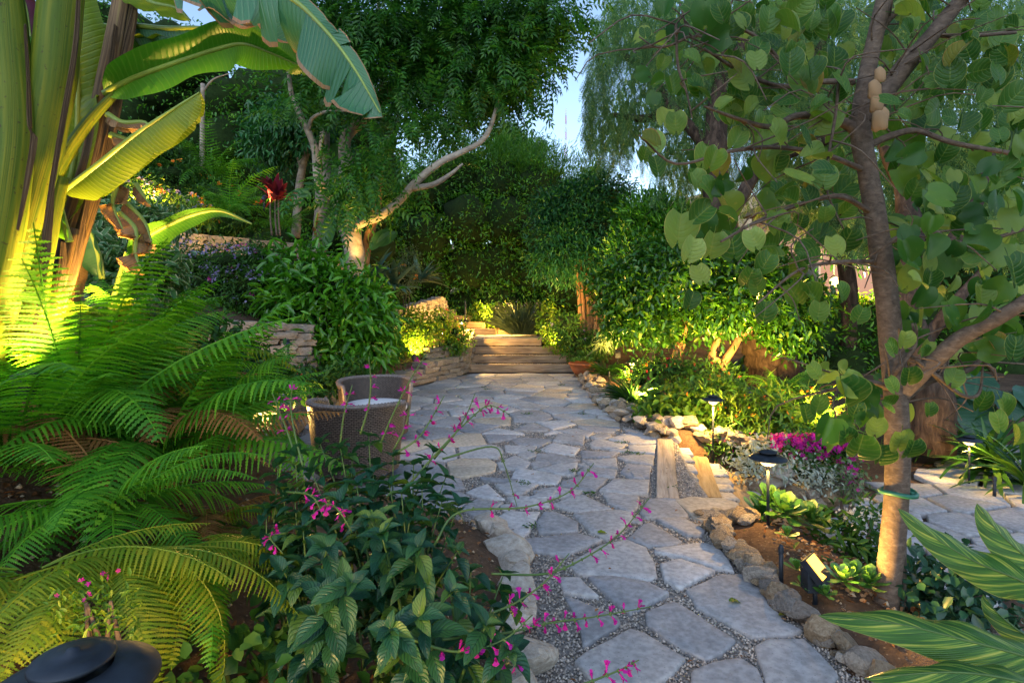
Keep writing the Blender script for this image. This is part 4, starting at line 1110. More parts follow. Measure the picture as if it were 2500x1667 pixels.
def banana_stem_mat():
    m, n, l, b = mat_base('banana_stem')
    tc = n.new('ShaderNodeTexCoord'); oi = n.new('ShaderNodeObjectInfo')
    mp = n.new('ShaderNodeMapping'); mp.inputs['Scale'].default_value = (9, 1.3, 1); l.new(tc.outputs['UV'], mp.inputs[0])
    nz = n.new('ShaderNodeTexNoise'); nz.inputs['Scale'].default_value = 2.2; nz.inputs['Detail'].default_value = 7; l.new(mp.outputs[0], nz.inputs['Vector'])
    rp = ramp(n, [(.25, (.03, .07, .006)), (.45, (.08, .13, .008)), (.62, (.16, .18, .010)), (.8, (.27, .22, .02))]); l.new(nz.outputs[0], rp.inputs[0])
    mp2 = n.new('ShaderNodeMapping'); mp2.inputs['Scale'].default_value = (3, 5, 1); l.new(tc.outputs['UV'], mp2.inputs[0])
    bl = n.new('ShaderNodeTexNoise'); bl.inputs['Scale'].default_value = 1.6; bl.inputs['Detail'].default_value = 8; bl.inputs['Roughness'].default_value = .72; l.new(mp2.outputs[0], bl.inputs['Vector'])
    br = ramp(n, [(.60, (0, 0, 0)), (.70, (1, 1, 1))]); l.new(bl.outputs[0], br.inputs[0])
    col = mixcol(n, l, math_node(n, l, 'MULTIPLY', br.outputs[0], .85), rp.outputs[0], (.022, .016, .010))
    sp = n.new('ShaderNodeTexNoise'); sp.inputs['Scale'].default_value = 55; l.new(tc.outputs['Object'], sp.inputs['Vector'])
    sr = ramp(n, [(.66, (0, 0, 0)), (.72, (1, 1, 1))]); l.new(sp.outputs[0], sr.inputs[0])
    col = mixcol(n, l, math_node(n, l, 'MULTIPLY', sr.outputs[0], .7), col, (.05, .03, .015))
    l.new(col, b.inputs['Base Color']); setin(b, 'Roughness', .6); setin(b, 'Specular IOR Level', .25)
    bp = n.new('ShaderNodeBump'); bp.inputs['Strength'].default_value = .45; bp.inputs['Distance'].default_value = .01
    l.new(nz.outputs[0], bp.inputs['Height']); l.new(bp.outputs[0], b.inputs['Normal'])
    return m
M['banana_stem'] = banana_stem_mat()
M['sheath'] = wood_mat('dry_sheath', [(.3, (.012, .009, .007)), (.5, (.09, .055, .03)), (.75, (.28, .19, .11))], (6, 1.2, 1), .7, .8, 2.0, True)
M['mauve'] = leaf_mat('mauve_petal', [(0, (.20, .16, .42)), (1, (.42, .36, .62))], .3, .6, .2)
M['magenta'] = leaf_mat('magenta_petal', [(0, (.36, .008, .22)), (1, (.62, .03, .42))], .35, .6, .2)
M['orange'] = leaf_mat('orange_petal', [(0, (.75, .16, .015)), (1, (.90, .34, .03))], .35, .6, .2)
M['red'] = leaf_mat('red_petal', [(0, (.35, .02, .04)), (1, (.60, .05, .09))], .3, .6, .2)
M['whitefl'] = leaf_mat('white_petal', [(0, (.66, .66, .68)), (1, (.82, .82, .84))], .3, .6, .2)
M['herb'] = leaf_mat('herb_leaf', [(0, (.018, .075, .012)), (.6, (.04, .13, .018)), (1, (.09, .20, .03))], .35, .5, .3)
M['sage'] = leaf_mat('sage_leaf', [(0, (.08, .13, .06)), (1, (.18, .25, .13))], .3, .6, .2)
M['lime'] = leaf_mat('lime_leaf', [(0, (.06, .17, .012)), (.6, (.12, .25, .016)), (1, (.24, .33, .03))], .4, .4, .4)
M['varieg'] = leaf_mat('variegated_leaf', [(0, (.05, .15, .04)), (1, (.10, .21, .06))], .3, .45, .4, None, (.28, (.55, .58, .36)))
M['agave'] = leaf_mat('agave_leaf', [(0, (.05, .13, .085)), (1, (.11, .20, .13))], .1, .5, .3)
M['cordy'] = leaf_mat('cordyline_leaf', [(0, (.06, .008, .016)), (.6, (.12, .012, .03)), (1, (.26, .025, .06))], .4, .35, .5)
M['strelitzia'] = leaf_mat('strelitzia_leaf', [(0, (.03, .12, .03)), (1, (.055, .18, .04))], .35, .35, .5, (40, .1, (.09, .22, .05), .3))
M['succ'] = leaf_mat('succulent_leaf', [(0, (.05, .17, .03)), (.7, (.10, .25, .035)), (1, (.17, .32, .05))], .15, .35, .5)
M['stemgreen'] = plain_mat('green_stem', (.06, .12, .025), .55)
FLOWER = T([(0, 0, 0)] + [(.5 * math.cos(a) * r, .5 * math.sin(a) * r, z) for k in range(5) for (a, r, z) in ((k * 1.2566 - .42, .75, .12), (k * 1.2566, 1.0, .16), (k * 1.2566 + .42, .75, .12))],
           [f for k in range(5) for f in ((0, 1 + 3 * k, 2 + 3 * k), (0, 2 + 3 * k, 3 + 3 * k))])

def big_leaf(shape, n=12, m=3, fold=.25, bend=.3, wave=0.0, seed=0, cup=0.0):
    """one broad leaf: x across, y along; shape(t) gives half width; fold lifts the halves; bend arches it down"""
    vs, fs, uv = [], [], []
    for i in range(n + 1):
        t = i / n
        ang = bend * t
        y = math.sin(ang) / bend if bend else t
        z = -(1 - math.cos(ang)) / bend if bend else 0
        w = shape(t)
        for j in range(-m, m + 1):
            s = j / m
            zz = fold * abs(s) * w - cup * s * s * w + wave * w * abs(s) * math.sin(t * 17 + seed + (2 if s > 0 else 0))
            vs.append((s * w, y - math.sin(ang) * zz * .0, z + zz)); uv.append((.5 + .5 * s * (w / max(shape(.4), 1e-3)) if False else .5 + .5 * s, t))
    k = 2 * m + 1
    for i in range(n):
        for j in range(k - 1): fs.append((i * k + j, i * k + j + 1, (i + 1) * k + j + 1, (i + 1) * k + j))
    mb = MB(); mb.add(vs, fs, uv)
    return mb
def sprout(root, p, mesh_list, n, L, el=(10, 70), name='leaf', az=(0, 360), roll=.2):
    for k in range(n):
        a = R(rnd.uniform(*az)); e = R(rnd.uniform(*el))
        ax = Vector((math.cos(a) * math.cos(e), math.sin(a) * math.cos(e), math.sin(e)))
        inst(name, rnd.choice(mesh_list), root, local(root, frame(Vector(p) + ax * .01, ax, Vector((rnd.uniform(-roll, roll), rnd.uniform(-roll, roll), 1)), rnd.uniform(*L))))

# ---------------------------------------------------------------- ferns
def frond_mesh(seed, arch=1.2, npin=33, npl=15, width=.19, mat=None, curl=0.3, pw=.0128):
    r = random.Random(seed)
    vs, fs = [], []
    def dia(p, d, nrm, l, w):
        o = len(vs); s = d.cross(nrm).normalized()
        vs.extend([p - s * w, p + s * w, p + d * l - nrm * l * .2 + s * w * .45, p + d * l - nrm * l * .2 - s * w * .55]); fs.extend([(o, o + 1, o + 2, o + 3)])
    def rach(t):
        a = arch * t
        return Vector((curl * .08 * math.sin(t * 3 + seed), math.sin(a) / arch, -(1 - math.cos(a)) / arch))
    for i in range(npin):
        t = .10 + .89 * (i / npin)
        p = rach(t); tg = (rach(min(1, t + .02)) - rach(t - .02)).normalized()
        nrm = Vector((1, 0, 0)).cross(tg).normalized()
        L = width * (math.sin(PI * (.16 + .84 * t) ** .75) ** .7) * (1.05 if t < .8 else 1.0) * r.uniform(.82, 1.08) * (.55 if r.random() < .04 else 1)
        for sg in (-1, 1):
            d = (Vector((sg, 0, 0)) * math.cos(R(14)) + tg * math.sin(R(22)) - nrm * r.uniform(.02, .22)).normalized()
            k = max(3, int(npl * L / width)); o = len(vs)
            sd = d.cross(nrm).normalized()
            for j in range(2 * k + 1):
                u = j / (2 * k)
                q = p + d * (L * u) - nrm * (.35 * u * u * L)
                w = pw * (width / .19) * (1 - u ** 1.6 * .85) * (1.0 if j % 2 else .42) * min(1, .55 + u * 4)
                if j == 2 * k: w *= .2
                sh = d * (w * .45 if j % 2 else 0)
                vs.extend([q + sd * w + sh - nrm * w * .15, q, q - sd * w + sh - nrm * w * .15])
            for j in range(2 * k):
                b = o + 3 * j
                fs.extend([(b, b + 1, b + 4, b + 3), (b + 1, b + 2, b + 5, b + 4)])
    mb = MB(); mb.add(vs, fs)
    mb.tube([rach(t) for t in np.linspace(0, 1, 9)], [.0065, .005, .002], 4, False)
    return mb.mesh('frond', False)
FR = {k: [frond_mesh(i * 3 + j, a) for i, a in enumerate((.7, 1.1, 1.5, 1.9))] for j, k in enumerate(('fern', 'fern_yel', 'fern_dead'))}
for k in FR:
    for me in FR[k]: me.materials.append(M[k])
FRS = [frond_mesh(50 + i, a, 20, 5, .17) for i, a in enumerate((.8, 1.3, 1.8))]
for me in FRS: me.materials.append(M['fern'])
def fern(label, p, n, L, el=(20, 75), kinds=('fern',) * 11 + ('fern_dead',), az=(0, 360), small=False, group='ferns'):
    p = Vector(p)
    r = thing('fern', label, 'fern', p)
    n = int(n * .8)
    for k in range(n):
        a = R(az[0] + (az[1] - az[0]) * (k + rnd.uniform(-.4, .4)) / n); e = R(rnd.uniform(*el))
        ax = Vector((math.cos(a) * math.cos(e), math.sin(a) * math.cos(e), math.sin(e)))
        me = rnd.choice(FRS if small else FR[rnd.choice(kinds)])
        inst('frond', me, r, frame(Vector((math.cos(a), math.sin(a), 0)) * .03, ax, Vector((rnd.uniform(-.25, .25), rnd.uniform(-.25, .25), 1)), rnd.uniform(*L)))
    return r
F3 = ('fern', 'fern', 'fern')
def FP(px, py, d, sink=True):
    p = P(px, py, d)
    return p
fern('largest sword fern spreading over the centre of the left bed', FP(370, 1120, 2.7), 34, (.78, 1.08), (25, 82))
fern('tall fern with upright fronds in front of the banana stems', FP(190, 1080, 2.7), 32, (.85, 1.2), (45, 88))
fern('fern at the left frame edge below the banana stems', FP(30, 1130, 2.3), 26, (.7, 1.0), (30, 80))
fern('fern arching right towards the wicker chairs', FP(505, 1085, 3.2), 28, (.75, 1.0), (25, 74))
fern('fern lit yellow from below behind the big fern', FP(330, 960, 3.4), 28, (.8, 1.1), (35, 85), ('fern', 'fern_yel'))  # some fronds carry the yellow uplight as leaf colour
fern('low shaded fern under the big fern', FP(280, 1230, 2.1), 24, (.5, .75), (5, 55))
fern('fern hanging over bare soil with some brown fronds', FP(500, 1280, 2.5), 20, (.38, .58), (0, 50), ('fern', 'fern_yel', 'fern_dead'))
fern('yellow green fern in the lower left corner', FP(70, 1390, 1.65), 13, (.42, .6), (-5, 30), ('fern_yel',), (-150, 60))  # yellow lamplight on this fern is painted into its fronds
fern('yellow green fern arching over the lamp cap', FP(300, 1350, 1.75), 13, (.42, .62), (-5, 35), ('fern_yel',), (-130, 50))  # lamp glow over the cap is in the frond colour
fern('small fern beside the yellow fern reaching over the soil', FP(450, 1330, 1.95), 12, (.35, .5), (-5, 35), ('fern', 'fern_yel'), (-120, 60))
fern('fern on the upper bank behind the red cordyline', FP(560, 520, 9.6), 22, (.8, 1.3), (20, 80), small=True)
fern('fern on the upper bank below the slender tree', FP(690, 560, 10.3), 20, (.6, 1.0), (20, 80), small=True)
fern('fern above the orange flowers on the bank', FP(520, 430, 11), 22, (.9, 1.3), (20, 80), small=True)

# ---------------------------------------------------------------- banana clump
def banana_leaf(root, mid, wl, wr, side, aL, aR, mat, tears=0.0, seed=0, name='leaf', n=34, curl=.5, prof=None, rib=.017, ragged=0.0, ribmat=None):
    r = random.Random(seed)
    mid = crom(mid, max(2, n // max(1, len(mid) - 1)))
    n = len(mid) - 1; side = Vector(side).normalized()
    prof = prof or (lambda t: min(1, (t * 7) ** .7) * (1 - max(0, (t - .55) / .45) ** 2.2) ** .6)
    mb = MB(); m = 4
    for sg, w0, a0 in ((-1, wl, aL), (1, wr, aR)):
        i = 0
        while i < n:
            k = n - i if tears <= 0 else min(n - i, max(2, int(r.expovariate(1 / (5.0 / tears)))))
            da = r.uniform(-.35, .35) * tears; sh = r.uniform(.0, .02) * tears; lf = 1 - ragged * r.random()
            vs, fs, uv = [], [], []
            for q in range(k + 1):
                t = (i + q) / n; c = mid[i + q]
                tg = (mid[min(n, i + q + 1)] - mid[max(0, i + q - 1)]).normalized()
                S = (side - tg * side.dot(tg)).normalized(); N = S.cross(tg).normalized()
                if N.z < 0: N = -N
                w = lf * w0 * prof(t) * (1 - (.06 + .05 * r.random()) * (tears > 0) * (q in (0, k)))
                for j in range(m + 1):
                    s = j / m; a = a0 + da * s + curl * s + .10 * math.sin(t * 23 + seed) * s
                    vs.append(c + (S * sg * math.cos(a) - N * math.sin(a)) * (w * s) + tg * (w * s * .12 + sh * s)); uv.append((.5 + .5 * sg * s, t))
            for q in range(k):
                for j in range(m):
                    o = q * (m + 1) + j; f = (o, o + 1, o + m + 2, o + m + 1)
                    fs.append(f if sg > 0 else f[::-1])
            mb.add(vs, fs, uv); i += k
    L = mb.build(name, mat, root); L.location = -root.location
    rb = MB(); rb.tube(mid, [rib, rib * .7, rib * .25], 6, False)
    q = rb.build('midrib', M[ribmat or 'banana_rib'], L)
    return L
M['banana_rib'] = plain_mat('banana_midrib', (.22, .30, .05), .4, 0, .2, 8)
def stem(root, pts, rad, mat, name='stem'):
    return limb(root, pts, rad, mat, name, 14, 6, .06)
def pxl(d, *pts):
    return [P(p[0], p[1], p[2] if len(p) > 2 else d) for p in pts]
b1 = thing('banana_plant', 'banana plant with thick yellow green stems at the left frame edge', 'banana plant', tuple(P(0, 950, 2.5)))
stem(b1, pxl(2.45, (8, -60), (22, 120), (34, 300), (16, 480), (-25, 700), (-60, 960)), [.065, .075, .078, .08, .085, .09], M['banana_stem'])
stem(b1, pxl(2.55, (155, -60), (130, 180), (98, 360), (58, 520), (12, 700), (-40, 960)), [.085, .09, .088, .082, .08, .08], M['banana_stem'])
stem(b1, pxl(2.62, (150, 430), (118, 560), (85, 720), (50, 960)), [.03, .042, .048, .052], M['banana_stem'])
def sheath(root, pts, w, d, ph=0.0):
    """a dry overlapping leaf sheath edge running down a stem"""
    return banana_leaf(root, pxl(d, *pts), w * .6, w, (.9, -.35, .0), .25 + ph, .45 + ph, M['sheath'], .35, int(pts[0][0]), 'sheath', 20, .7, lambda t: .45 + .55 * math.sin(PI * min(1, t * .9 + .08)), .004, .3, 'sheath')
sheath(b1, [(62, 60), (72, 200), (76, 330), (62, 430), (40, 560)], .022, 2.36)
sheath(b1, [(190, -20), (178, 120), (150, 280), (118, 470), (95, 640)], .026, 2.44)
sheath(b1, [(125, 430), (112, 560), (100, 680), (80, 800)], .03, 2.52)
banana_leaf(b1, pxl(2.85, (130, 570), (180, 400), (190, 200), (175, 20), (150, -120)), .16, .14, (1, .25, 0), .1, .1, M['banana_yel'], .0, 3)
banana_leaf(b1, pxl(3.0, (210, 60), (300, 70), (400, 85), (480, 90)), .10, .12, (.2, .5, .8), .2, .2, M['banana'], .3, 5)
banana_leaf(b1, pxl(3.0, (-60, 60), (20, 60), (90, 30), (160, -40)), .16, .12, (.2, .3, .8), .2, .2, M['banana'], .3, 6)
banana_leaf(b1, pxl(2.75, (30, -60), (60, 20), (75, 90)), .06, .06, (1, .3, 0), .2, .2, M['cordy'], 0, 7, 'flower_bract')
b2 = thing('banana_plant', 'banana plant with brown sheathed trunk and long arching leaves', 'banana plant', tuple(P(120, 960, 2.9)))
stem(b2, pxl(2.9, (318, -60), (285, 120), (255, 280), (232, 400), (195, 520), (150, 680), (100, 960)), [.055, .06, .065, .066, .066, .068, .07], M['banana_stem_old'])
stem(b2, pxl(2.8, (190, 560), (165, 660), (125, 780), (90, 960)), [.035, .045, .05, .055], M['banana_stem_old'])
stem(b2, pxl(2.75, (280, 230), (215, 300), (160, 380), (125, 450), (108, 560), (95, 700)), [.018, .026, .032, .038, .045, .05], M['banana_stem'], 'petiole')
banana_leaf(b2, [P(255, 228, 2.75), P(330, 190, 2.7), P(440, 150, 2.62), P(540, 118, 2.55), P(595, 108, 2.52), P(650, 125, 2.5), P(730, 160, 2.5)], .13, .12, (.1, -.75, .55), .9, -.1, M['banana'], 0, 11, curl=.35)
banana_leaf(b2, [P(150, 470, 2.7), P(230, 410, 2.6), P(330, 330, 2.5), P(420, 270, 2.42), P(488, 226, 2.38)], .12, .12, (-.4, .9, .1), .95, .75, M['banana_yel'], .18, 12, curl=.45)  # folded blade lit yellow from below, painted in by its leaf colour
stem(b2, pxl(2.75, (152, 468), (130, 540), (112, 640), (100, 760)), [.016, .024, .032, .04], M['banana_stem'], 'petiole')
banana_leaf(b2, [P(330, -30, 2.9), P(370, 5, 2.8), P(430, 20, 2.7), P(465, 50, 2.65)], .10, .08, (.2, -.5, .8), .8, .2, M['banana_yel'], .1, 13)
banana_leaf(b2, [P(300, 60, 3.0), P(400, 70, 2.9), P(500, 70, 2.8), P(560, 90, 2.75)], .10, .10, (.2, .6, .6), .6, .5, M['banana_blue'], .25, 14)
banana_leaf(b2, [P(320, 110, 3.05), P(390, 120, 3.0), P(470, 110, 2.95)], .13, .10, (.2, -.5, .8), 1.0, .3, M['banana_yel'], .15, 15)
sheath(b2, [(325, 20), (300, 120), (285, 200), (262, 330)], .045, 2.78)
sheath(b2, [(280, 60), (262, 180), (240, 320), (215, 430)], .04, 2.78)
sheath(b2, [(215, 470), (195, 560), (172, 660), (140, 780)], .03, 2.74)
sheath(b2, [(150, 590), (140, 680), (118, 780), (100, 880)], .035, 2.66)
# the two long blades along the top
banana_leaf(b2, [P(420, -120, 2.3), P(560, -60, 2.2), P(700, -10, 2.12), P(790, 70, 2.06), P(860, 160, 2.02), P(928, 276, 2.0)], .05, .24, (-.9, .2, -.35), .0, .25, M['banana_edge'], 1.3, 16, curl=.25, ragged=.35, rib=.012)
banana_leaf(b2, [P(380, -90, 2.5), P(500, -70, 2.45), P(620, -40, 2.4), P(740, 20, 2.35), P(820, 110, 2.3)], .05, .25, (-.8, .3, -.5), .0, .3, M['banana_edge'], 1.3, 17, curl=.3, ragged=.35, rib=.012)
banana_leaf(b2, [P(560, -30, 2.7), P(640, 40, 2.65), P(720, 110, 2.6), P(760, 170, 2.6)], .14, .12, (.7, .4, .4), .6, .6, M['banana'], .4, 18)
for k, (pts, w) in enumerate([([(262, 280), (300, 300), (355, 300), (370, 330)], .05), ([(270, 330), (320, 345), (345, 360)], .05), ([(250, 400), (285, 440), (275, 500), (300, 560)], .06), ([(290, 520), (330, 560), (330, 620), (350, 670)], .09), ([(300, 490), (350, 540), (370, 590)], .06), ([(330, 450), (365, 500)], .04), ([(20, 700), (30, 780), (10, 860)], .09), ([(190, 620), (170, 720), (130, 800)], .06)]):
    banana_leaf(b2, pxl(2.7 + .05 * k, *pts), w, w, (.8, -.5, .2), .7, .9, M['dead_leaf'], .8, 30 + k, 'dead_leaf', 16, .9)
b3 = thing('banana_sucker', 'young banana sucker with small upright leaves behind the ferns', 'banana plant', tuple(P(290, 830, 3.1)))
stem(b3, pxl(3.1, (290, 860), (300, 780), (312, 700)), [.03, .025, .02], M['banana_stem'])
banana_leaf(b3, [P(318, 640, 3.1), P(345, 590, 3.05), P(400, 555, 3.0), P(470, 525, 2.95), P(540, 515, 2.9), P(615, 547, 2.9)], .10, .08, (.1, -.8, .5), .5, -.3, M['banana'], 0, 41, prof=lambda t: min(1, (t * 4) ** .8) * (1 - t) ** .9 * 1.3)
banana_leaf(b3, [P(272, 755, 3.0), P(285, 700, 3.0), P(298, 650, 3.0), P(306, 615, 3.0)], .07, .07, (1, -.3, 0), .25, .3, M['banana'], 0, 42)
banana_leaf(b3, [P(250, 680, 3.1), P(240, 620, 3.1), P(222, 570, 3.1), P(205, 540, 3.1)], .08, .07, (1, -.2, .2), .3, .3, M['banana_blue'], 0, 43)
banana_leaf(b3, [P(170, 590, 2.7), P(155, 530, 2.7), P(150, 480, 2.7)], .05, .05, (1, -.2, .2), .3, .3, M['banana'], 0, 44)

# ---------------------------------------------------------------- bushes and flowers of the bank
def flowers(root, pos, size, mat, name='flowers', zbias=1.0):
    n = len(pos); pos = np.array(pos)
    ax = rdir(n); up = np.array([0, -.5, zbias]) + .7 * rdir(n)
    return cloud(name, pos, ax, up, size * nr.uniform(.7, 1.3, n), size * nr.uniform(.7, 1.3, n), FLOWER, mat, root)
def bush(name, label, cat, blobs, n, L, W, tmpl, mat, fl=None, hullk=None, droop=.2, per=6, clump=.07, inner=.45, stems=4, base=None, group=None):
    b0 = blobs[0]; zg = gzf(b0[0], b0[1]) if base is None else base
    r = thing(name, label, cat, (b0[0], b0[1], min(zg, b0[2] - b0[5] * .5)), group=group)
    if hullk: hull(r, blobs, M['interior'], hullk)
    for _ in range(stems):
        b = rnd.choice(blobs); rt = Vector(r.location) + V(rnd.uniform(-.08, .08), rnd.uniform(-.08, .08), 0)
        limb(r, [rt, (rt + Vector(b[:3])) / 2 + V(rnd.uniform(-.05, .05), 0, .05), Vector(b[:3]) + V(0, 0, b[5] * .4)], [.016, .01, .004], M['bark'], 'stem', 5, 3)
    leaves(r, blobs, n, L, W, tmpl, mat, droop, .6, .8, inner, per, clump)
    for k, (cnt, size, fm, top) in enumerate(fl or []):
        pos, out = shell(blobs, cnt * 3, .9, .02, 4)
        pos = pos[out[:, 2] > top][:cnt] + np.array([0, 0, .02])
        flowers(r, pos, size, M[fm], 'flowers')
    return r
def BL(d, ry, *rows): return [blob(a, b, d, c, e, ry) for a, b, c, e in rows]
# glossy bush at centre left
cb = bush('glossy_shrub', 'round bright green glossy shrub below the uplit tree', 'shrub', BL(8.2, .55, (795, 705, 80, 60), (740, 660, 66, 55), (888, 725, 62, 50), (720, 740, 65, 55), (800, 780, 90, 60), (900, 770, 60, 55), (770, 840, 80, 45), (860, 840, 75, 45), (920, 830, 45, 40)), 5200, .17, .07, LEAF, M['camellia'], None, .5, .25, 6, .10, .6)
bush('purple_salvia', 'drift of mauve flowers on the terrace above the pale slab wall', 'flowering plant', BL(8.6, .6, (520, 690, 90, 50), (600, 700, 80, 55), (450, 650, 90, 60), (560, 640, 90, 40), (630, 750, 60, 35), (660, 690, 40, 40), (480, 740, 80, 50)), 6500, .07, .03, LEAF, M['herb'], [(1500, .035, 'mauve', .0), (70, .05, 'magenta', .0)], .5)
bush('purple_salvia', 'mauve flowers against the highest terrace wall', 'flowering plant', BL(9.3, .4, (430, 650, 70, 22), (520, 655, 80, 20), (600, 660, 60, 20)), 2600, .07, .03, LEAF, M['herb'], [(420, .035, 'mauve', .0), (60, .05, 'magenta', .0)], .5)
bush('golden_flower_bush', 'yellow lit flowering bush on the upper bank beside banana leaves', 'flowering plant', BL(8.8, .5, (380, 490, 60, 28), (440, 500, 50, 28), (340, 470, 50, 28), (480, 520, 40, 25)), 2600, .07, .022, SLIM, M['lime'], [(300, .035, 'mauve', .2), (90, .045, 'orange', .2)], .4)
bush('orange_lantana', 'orange flecked bushes along the top of the bank', 'flowering plant', BL(10.6, .7, (430, 430, 70, 40), (540, 480, 70, 40), (620, 520, 60, 40), (480, 560, 80, 30), (400, 370, 60, 40)), 5200, .09, .035, LEAF, M['herb'], [(150, .06, 'orange', .0)], .5)
bush('variegated_shrub', 'cream edged variegated shrub behind the banana sucker', 'shrub', BL(4.3, .30, (330, 640, 70, 50), (390, 650, 50, 40), (300, 700, 60, 60), (380, 720, 55, 50), (250, 620, 45, 50)), 1700, .10, .05, LEAF, M['varieg'], None, .35, .2, 5, .05)
bush('variegated_shrub', 'cream edged shrub on the terrace below the golden flowers', 'shrub', BL(6.5, .35, (330, 530, 60, 35), (400, 540, 50, 30), (280, 560, 50, 40)), 1500, .11, .05, LEAF, M['varieg'], None, .35, .2, 5, .06)
bush('shade_herb', 'dark leafy ground plants between ferns and pale slab wall', 'plant', BL(5.4, .5, (480, 800, 90, 50), (400, 800, 80, 60), (560, 860, 70, 50), (620, 900, 60, 40), (690, 940, 50, 30)), 2600, .08, .05, LEAF, M['herb'], [(30, .05, 'red', .1)], .5)
bush('pink_flower_bush', 'green bush with scattered pink flowers against the highest wall', 'flowering plant', BL(8.8, .5, (640, 640, 60, 40), (690, 655, 45, 35)), 2300, .08, .04, LEAF, M['herb'], [(30, .06, 'magenta', .0)], .5)
bush('bank_undergrowth', 'low undergrowth along the foot of the glossy shrub', 'plant', BL(7.4, .4, (700, 920, 60, 25), (780, 940, 70, 20), (640, 930, 50, 25), (850, 905, 50, 22)), 1900, .09, .045, LEAF, M['herb'], None, .4)
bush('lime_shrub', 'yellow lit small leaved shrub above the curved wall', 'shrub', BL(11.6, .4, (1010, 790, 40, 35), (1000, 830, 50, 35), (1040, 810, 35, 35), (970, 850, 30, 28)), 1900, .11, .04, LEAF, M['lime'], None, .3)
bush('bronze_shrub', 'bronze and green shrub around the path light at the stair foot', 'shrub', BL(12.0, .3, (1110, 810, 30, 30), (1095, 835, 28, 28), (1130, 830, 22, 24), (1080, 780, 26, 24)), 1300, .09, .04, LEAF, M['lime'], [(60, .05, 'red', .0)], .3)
bush('jade_succulent', 'bright green fleshy bush on the low wall beside the stair', 'succulent', BL(12.0, .2, (1062, 868, 26, 24), (1045, 880, 20, 18), (1115, 850, 14, 18)), 900, .07, .05, LEAF, M['succ'], None, .5)
bush('feathery_bush', 'fine dark bush left of the yellow lit shrub', 'shrub', BL(10.4, .3, (900, 870, 40, 22), (930, 850, 30, 25), (870, 885, 40, 18), (960, 875, 25, 15)), 1500, .07, .03, LEAF, M['herb'], None, .4)
# lavender and plants around the landing
def tuft(name, label, cat, p, n, L, W, mat, el=(45, 88), rad=.1, tmpl=BLADE, fl=None, group=None):
    p = Vector(p); r = thing(name, label, cat, p, group=group)
    a = nr.uniform(0, 2 * PI, n); e = np.radians(nr.uniform(*el, n))
    ax = np.stack([np.cos(a) * np.cos(e), np.sin(a) * np.cos(e), np.sin(e)], 1)
    off = np.stack([np.cos(a), np.sin(a), 0 * a], 1) * (nr.random(n) ** .5 * rad)[:, None]
    l = nr.uniform(*L, n)
    cloud('blades', np.array(p) + off, ax, np.array([0, 0, 1.0]) + .1 * rdir(n), l, W * nr.uniform(.7, 1.2, n), tmpl, mat, r)
    if fl:
        k = fl[0]; i = nr.integers(0, n, k)
        flowers(r, np.array(p) + off[i] + ax[i] * (l[i] * nr.uniform(.8, 1.0, k))[:, None], fl[1], M[fl[2]])
    return r
tuft('lavender', 'grey green lavender mound at the right of the landing', 'lavender', P(1275, 815, 14.3), 1500, (.45, .95), .016, M['sage'], (35, 88), .35, blade(3, .25), (160, .03, 'mauve'))
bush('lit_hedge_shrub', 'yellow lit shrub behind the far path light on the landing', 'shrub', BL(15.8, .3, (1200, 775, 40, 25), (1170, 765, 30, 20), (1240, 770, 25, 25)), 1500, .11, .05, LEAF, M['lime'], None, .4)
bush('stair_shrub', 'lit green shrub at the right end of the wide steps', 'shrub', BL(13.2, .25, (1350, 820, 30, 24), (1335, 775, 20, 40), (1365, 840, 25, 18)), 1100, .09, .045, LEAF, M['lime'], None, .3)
bush('stair_shrub', 'dark bushy plant with mauve flowers right of the wide steps', 'shrub', BL(12.4, .4, (1410, 840, 45, 35), (1385, 800, 40, 40), (1450, 850, 40, 30)), 2200, .09, .04, LEAF, M['herb'], [(40, .04, 'mauve', 0)], .45)
# agaves
AG = [big_leaf(lambda t: .085 * (min(1, t * 6 + .35)) * (1 - t ** 2.5) ** .8 + .001, 8, 1, .5, b) for b in (.3, .7, 1.1)]
AGM = [m.mesh('leaf') for m in AG]
for me in AGM: me.materials.append(M['agave'])
def agave(label, p, n, L):
    r = thing('agave', label, 'agave', Vector(p)); sprout(r, p, AGM, n, L, (8, 75)); return r
agave('blue green agave at the top of the wall beside the uplit trunk', P(960, 705, 11.2), 30, (.55, .85))
agave('agave nearest the hedge above the upper steps', P(1025, 690, 12.4), 26, (.5, .85))
agave('smaller agave behind the glossy shrub', P(915, 680, 10.6), 22, (.45, .7))
bush('silver_shrub', 'small silver leaved shrub among the agaves', 'shrub', BL(11.6, .3, (985, 680, 35, 35), (1000, 640, 22, 40)), 1400, .05, .03, LEAF, M['sage'], [(12, .07, 'orange', .0)], .4)
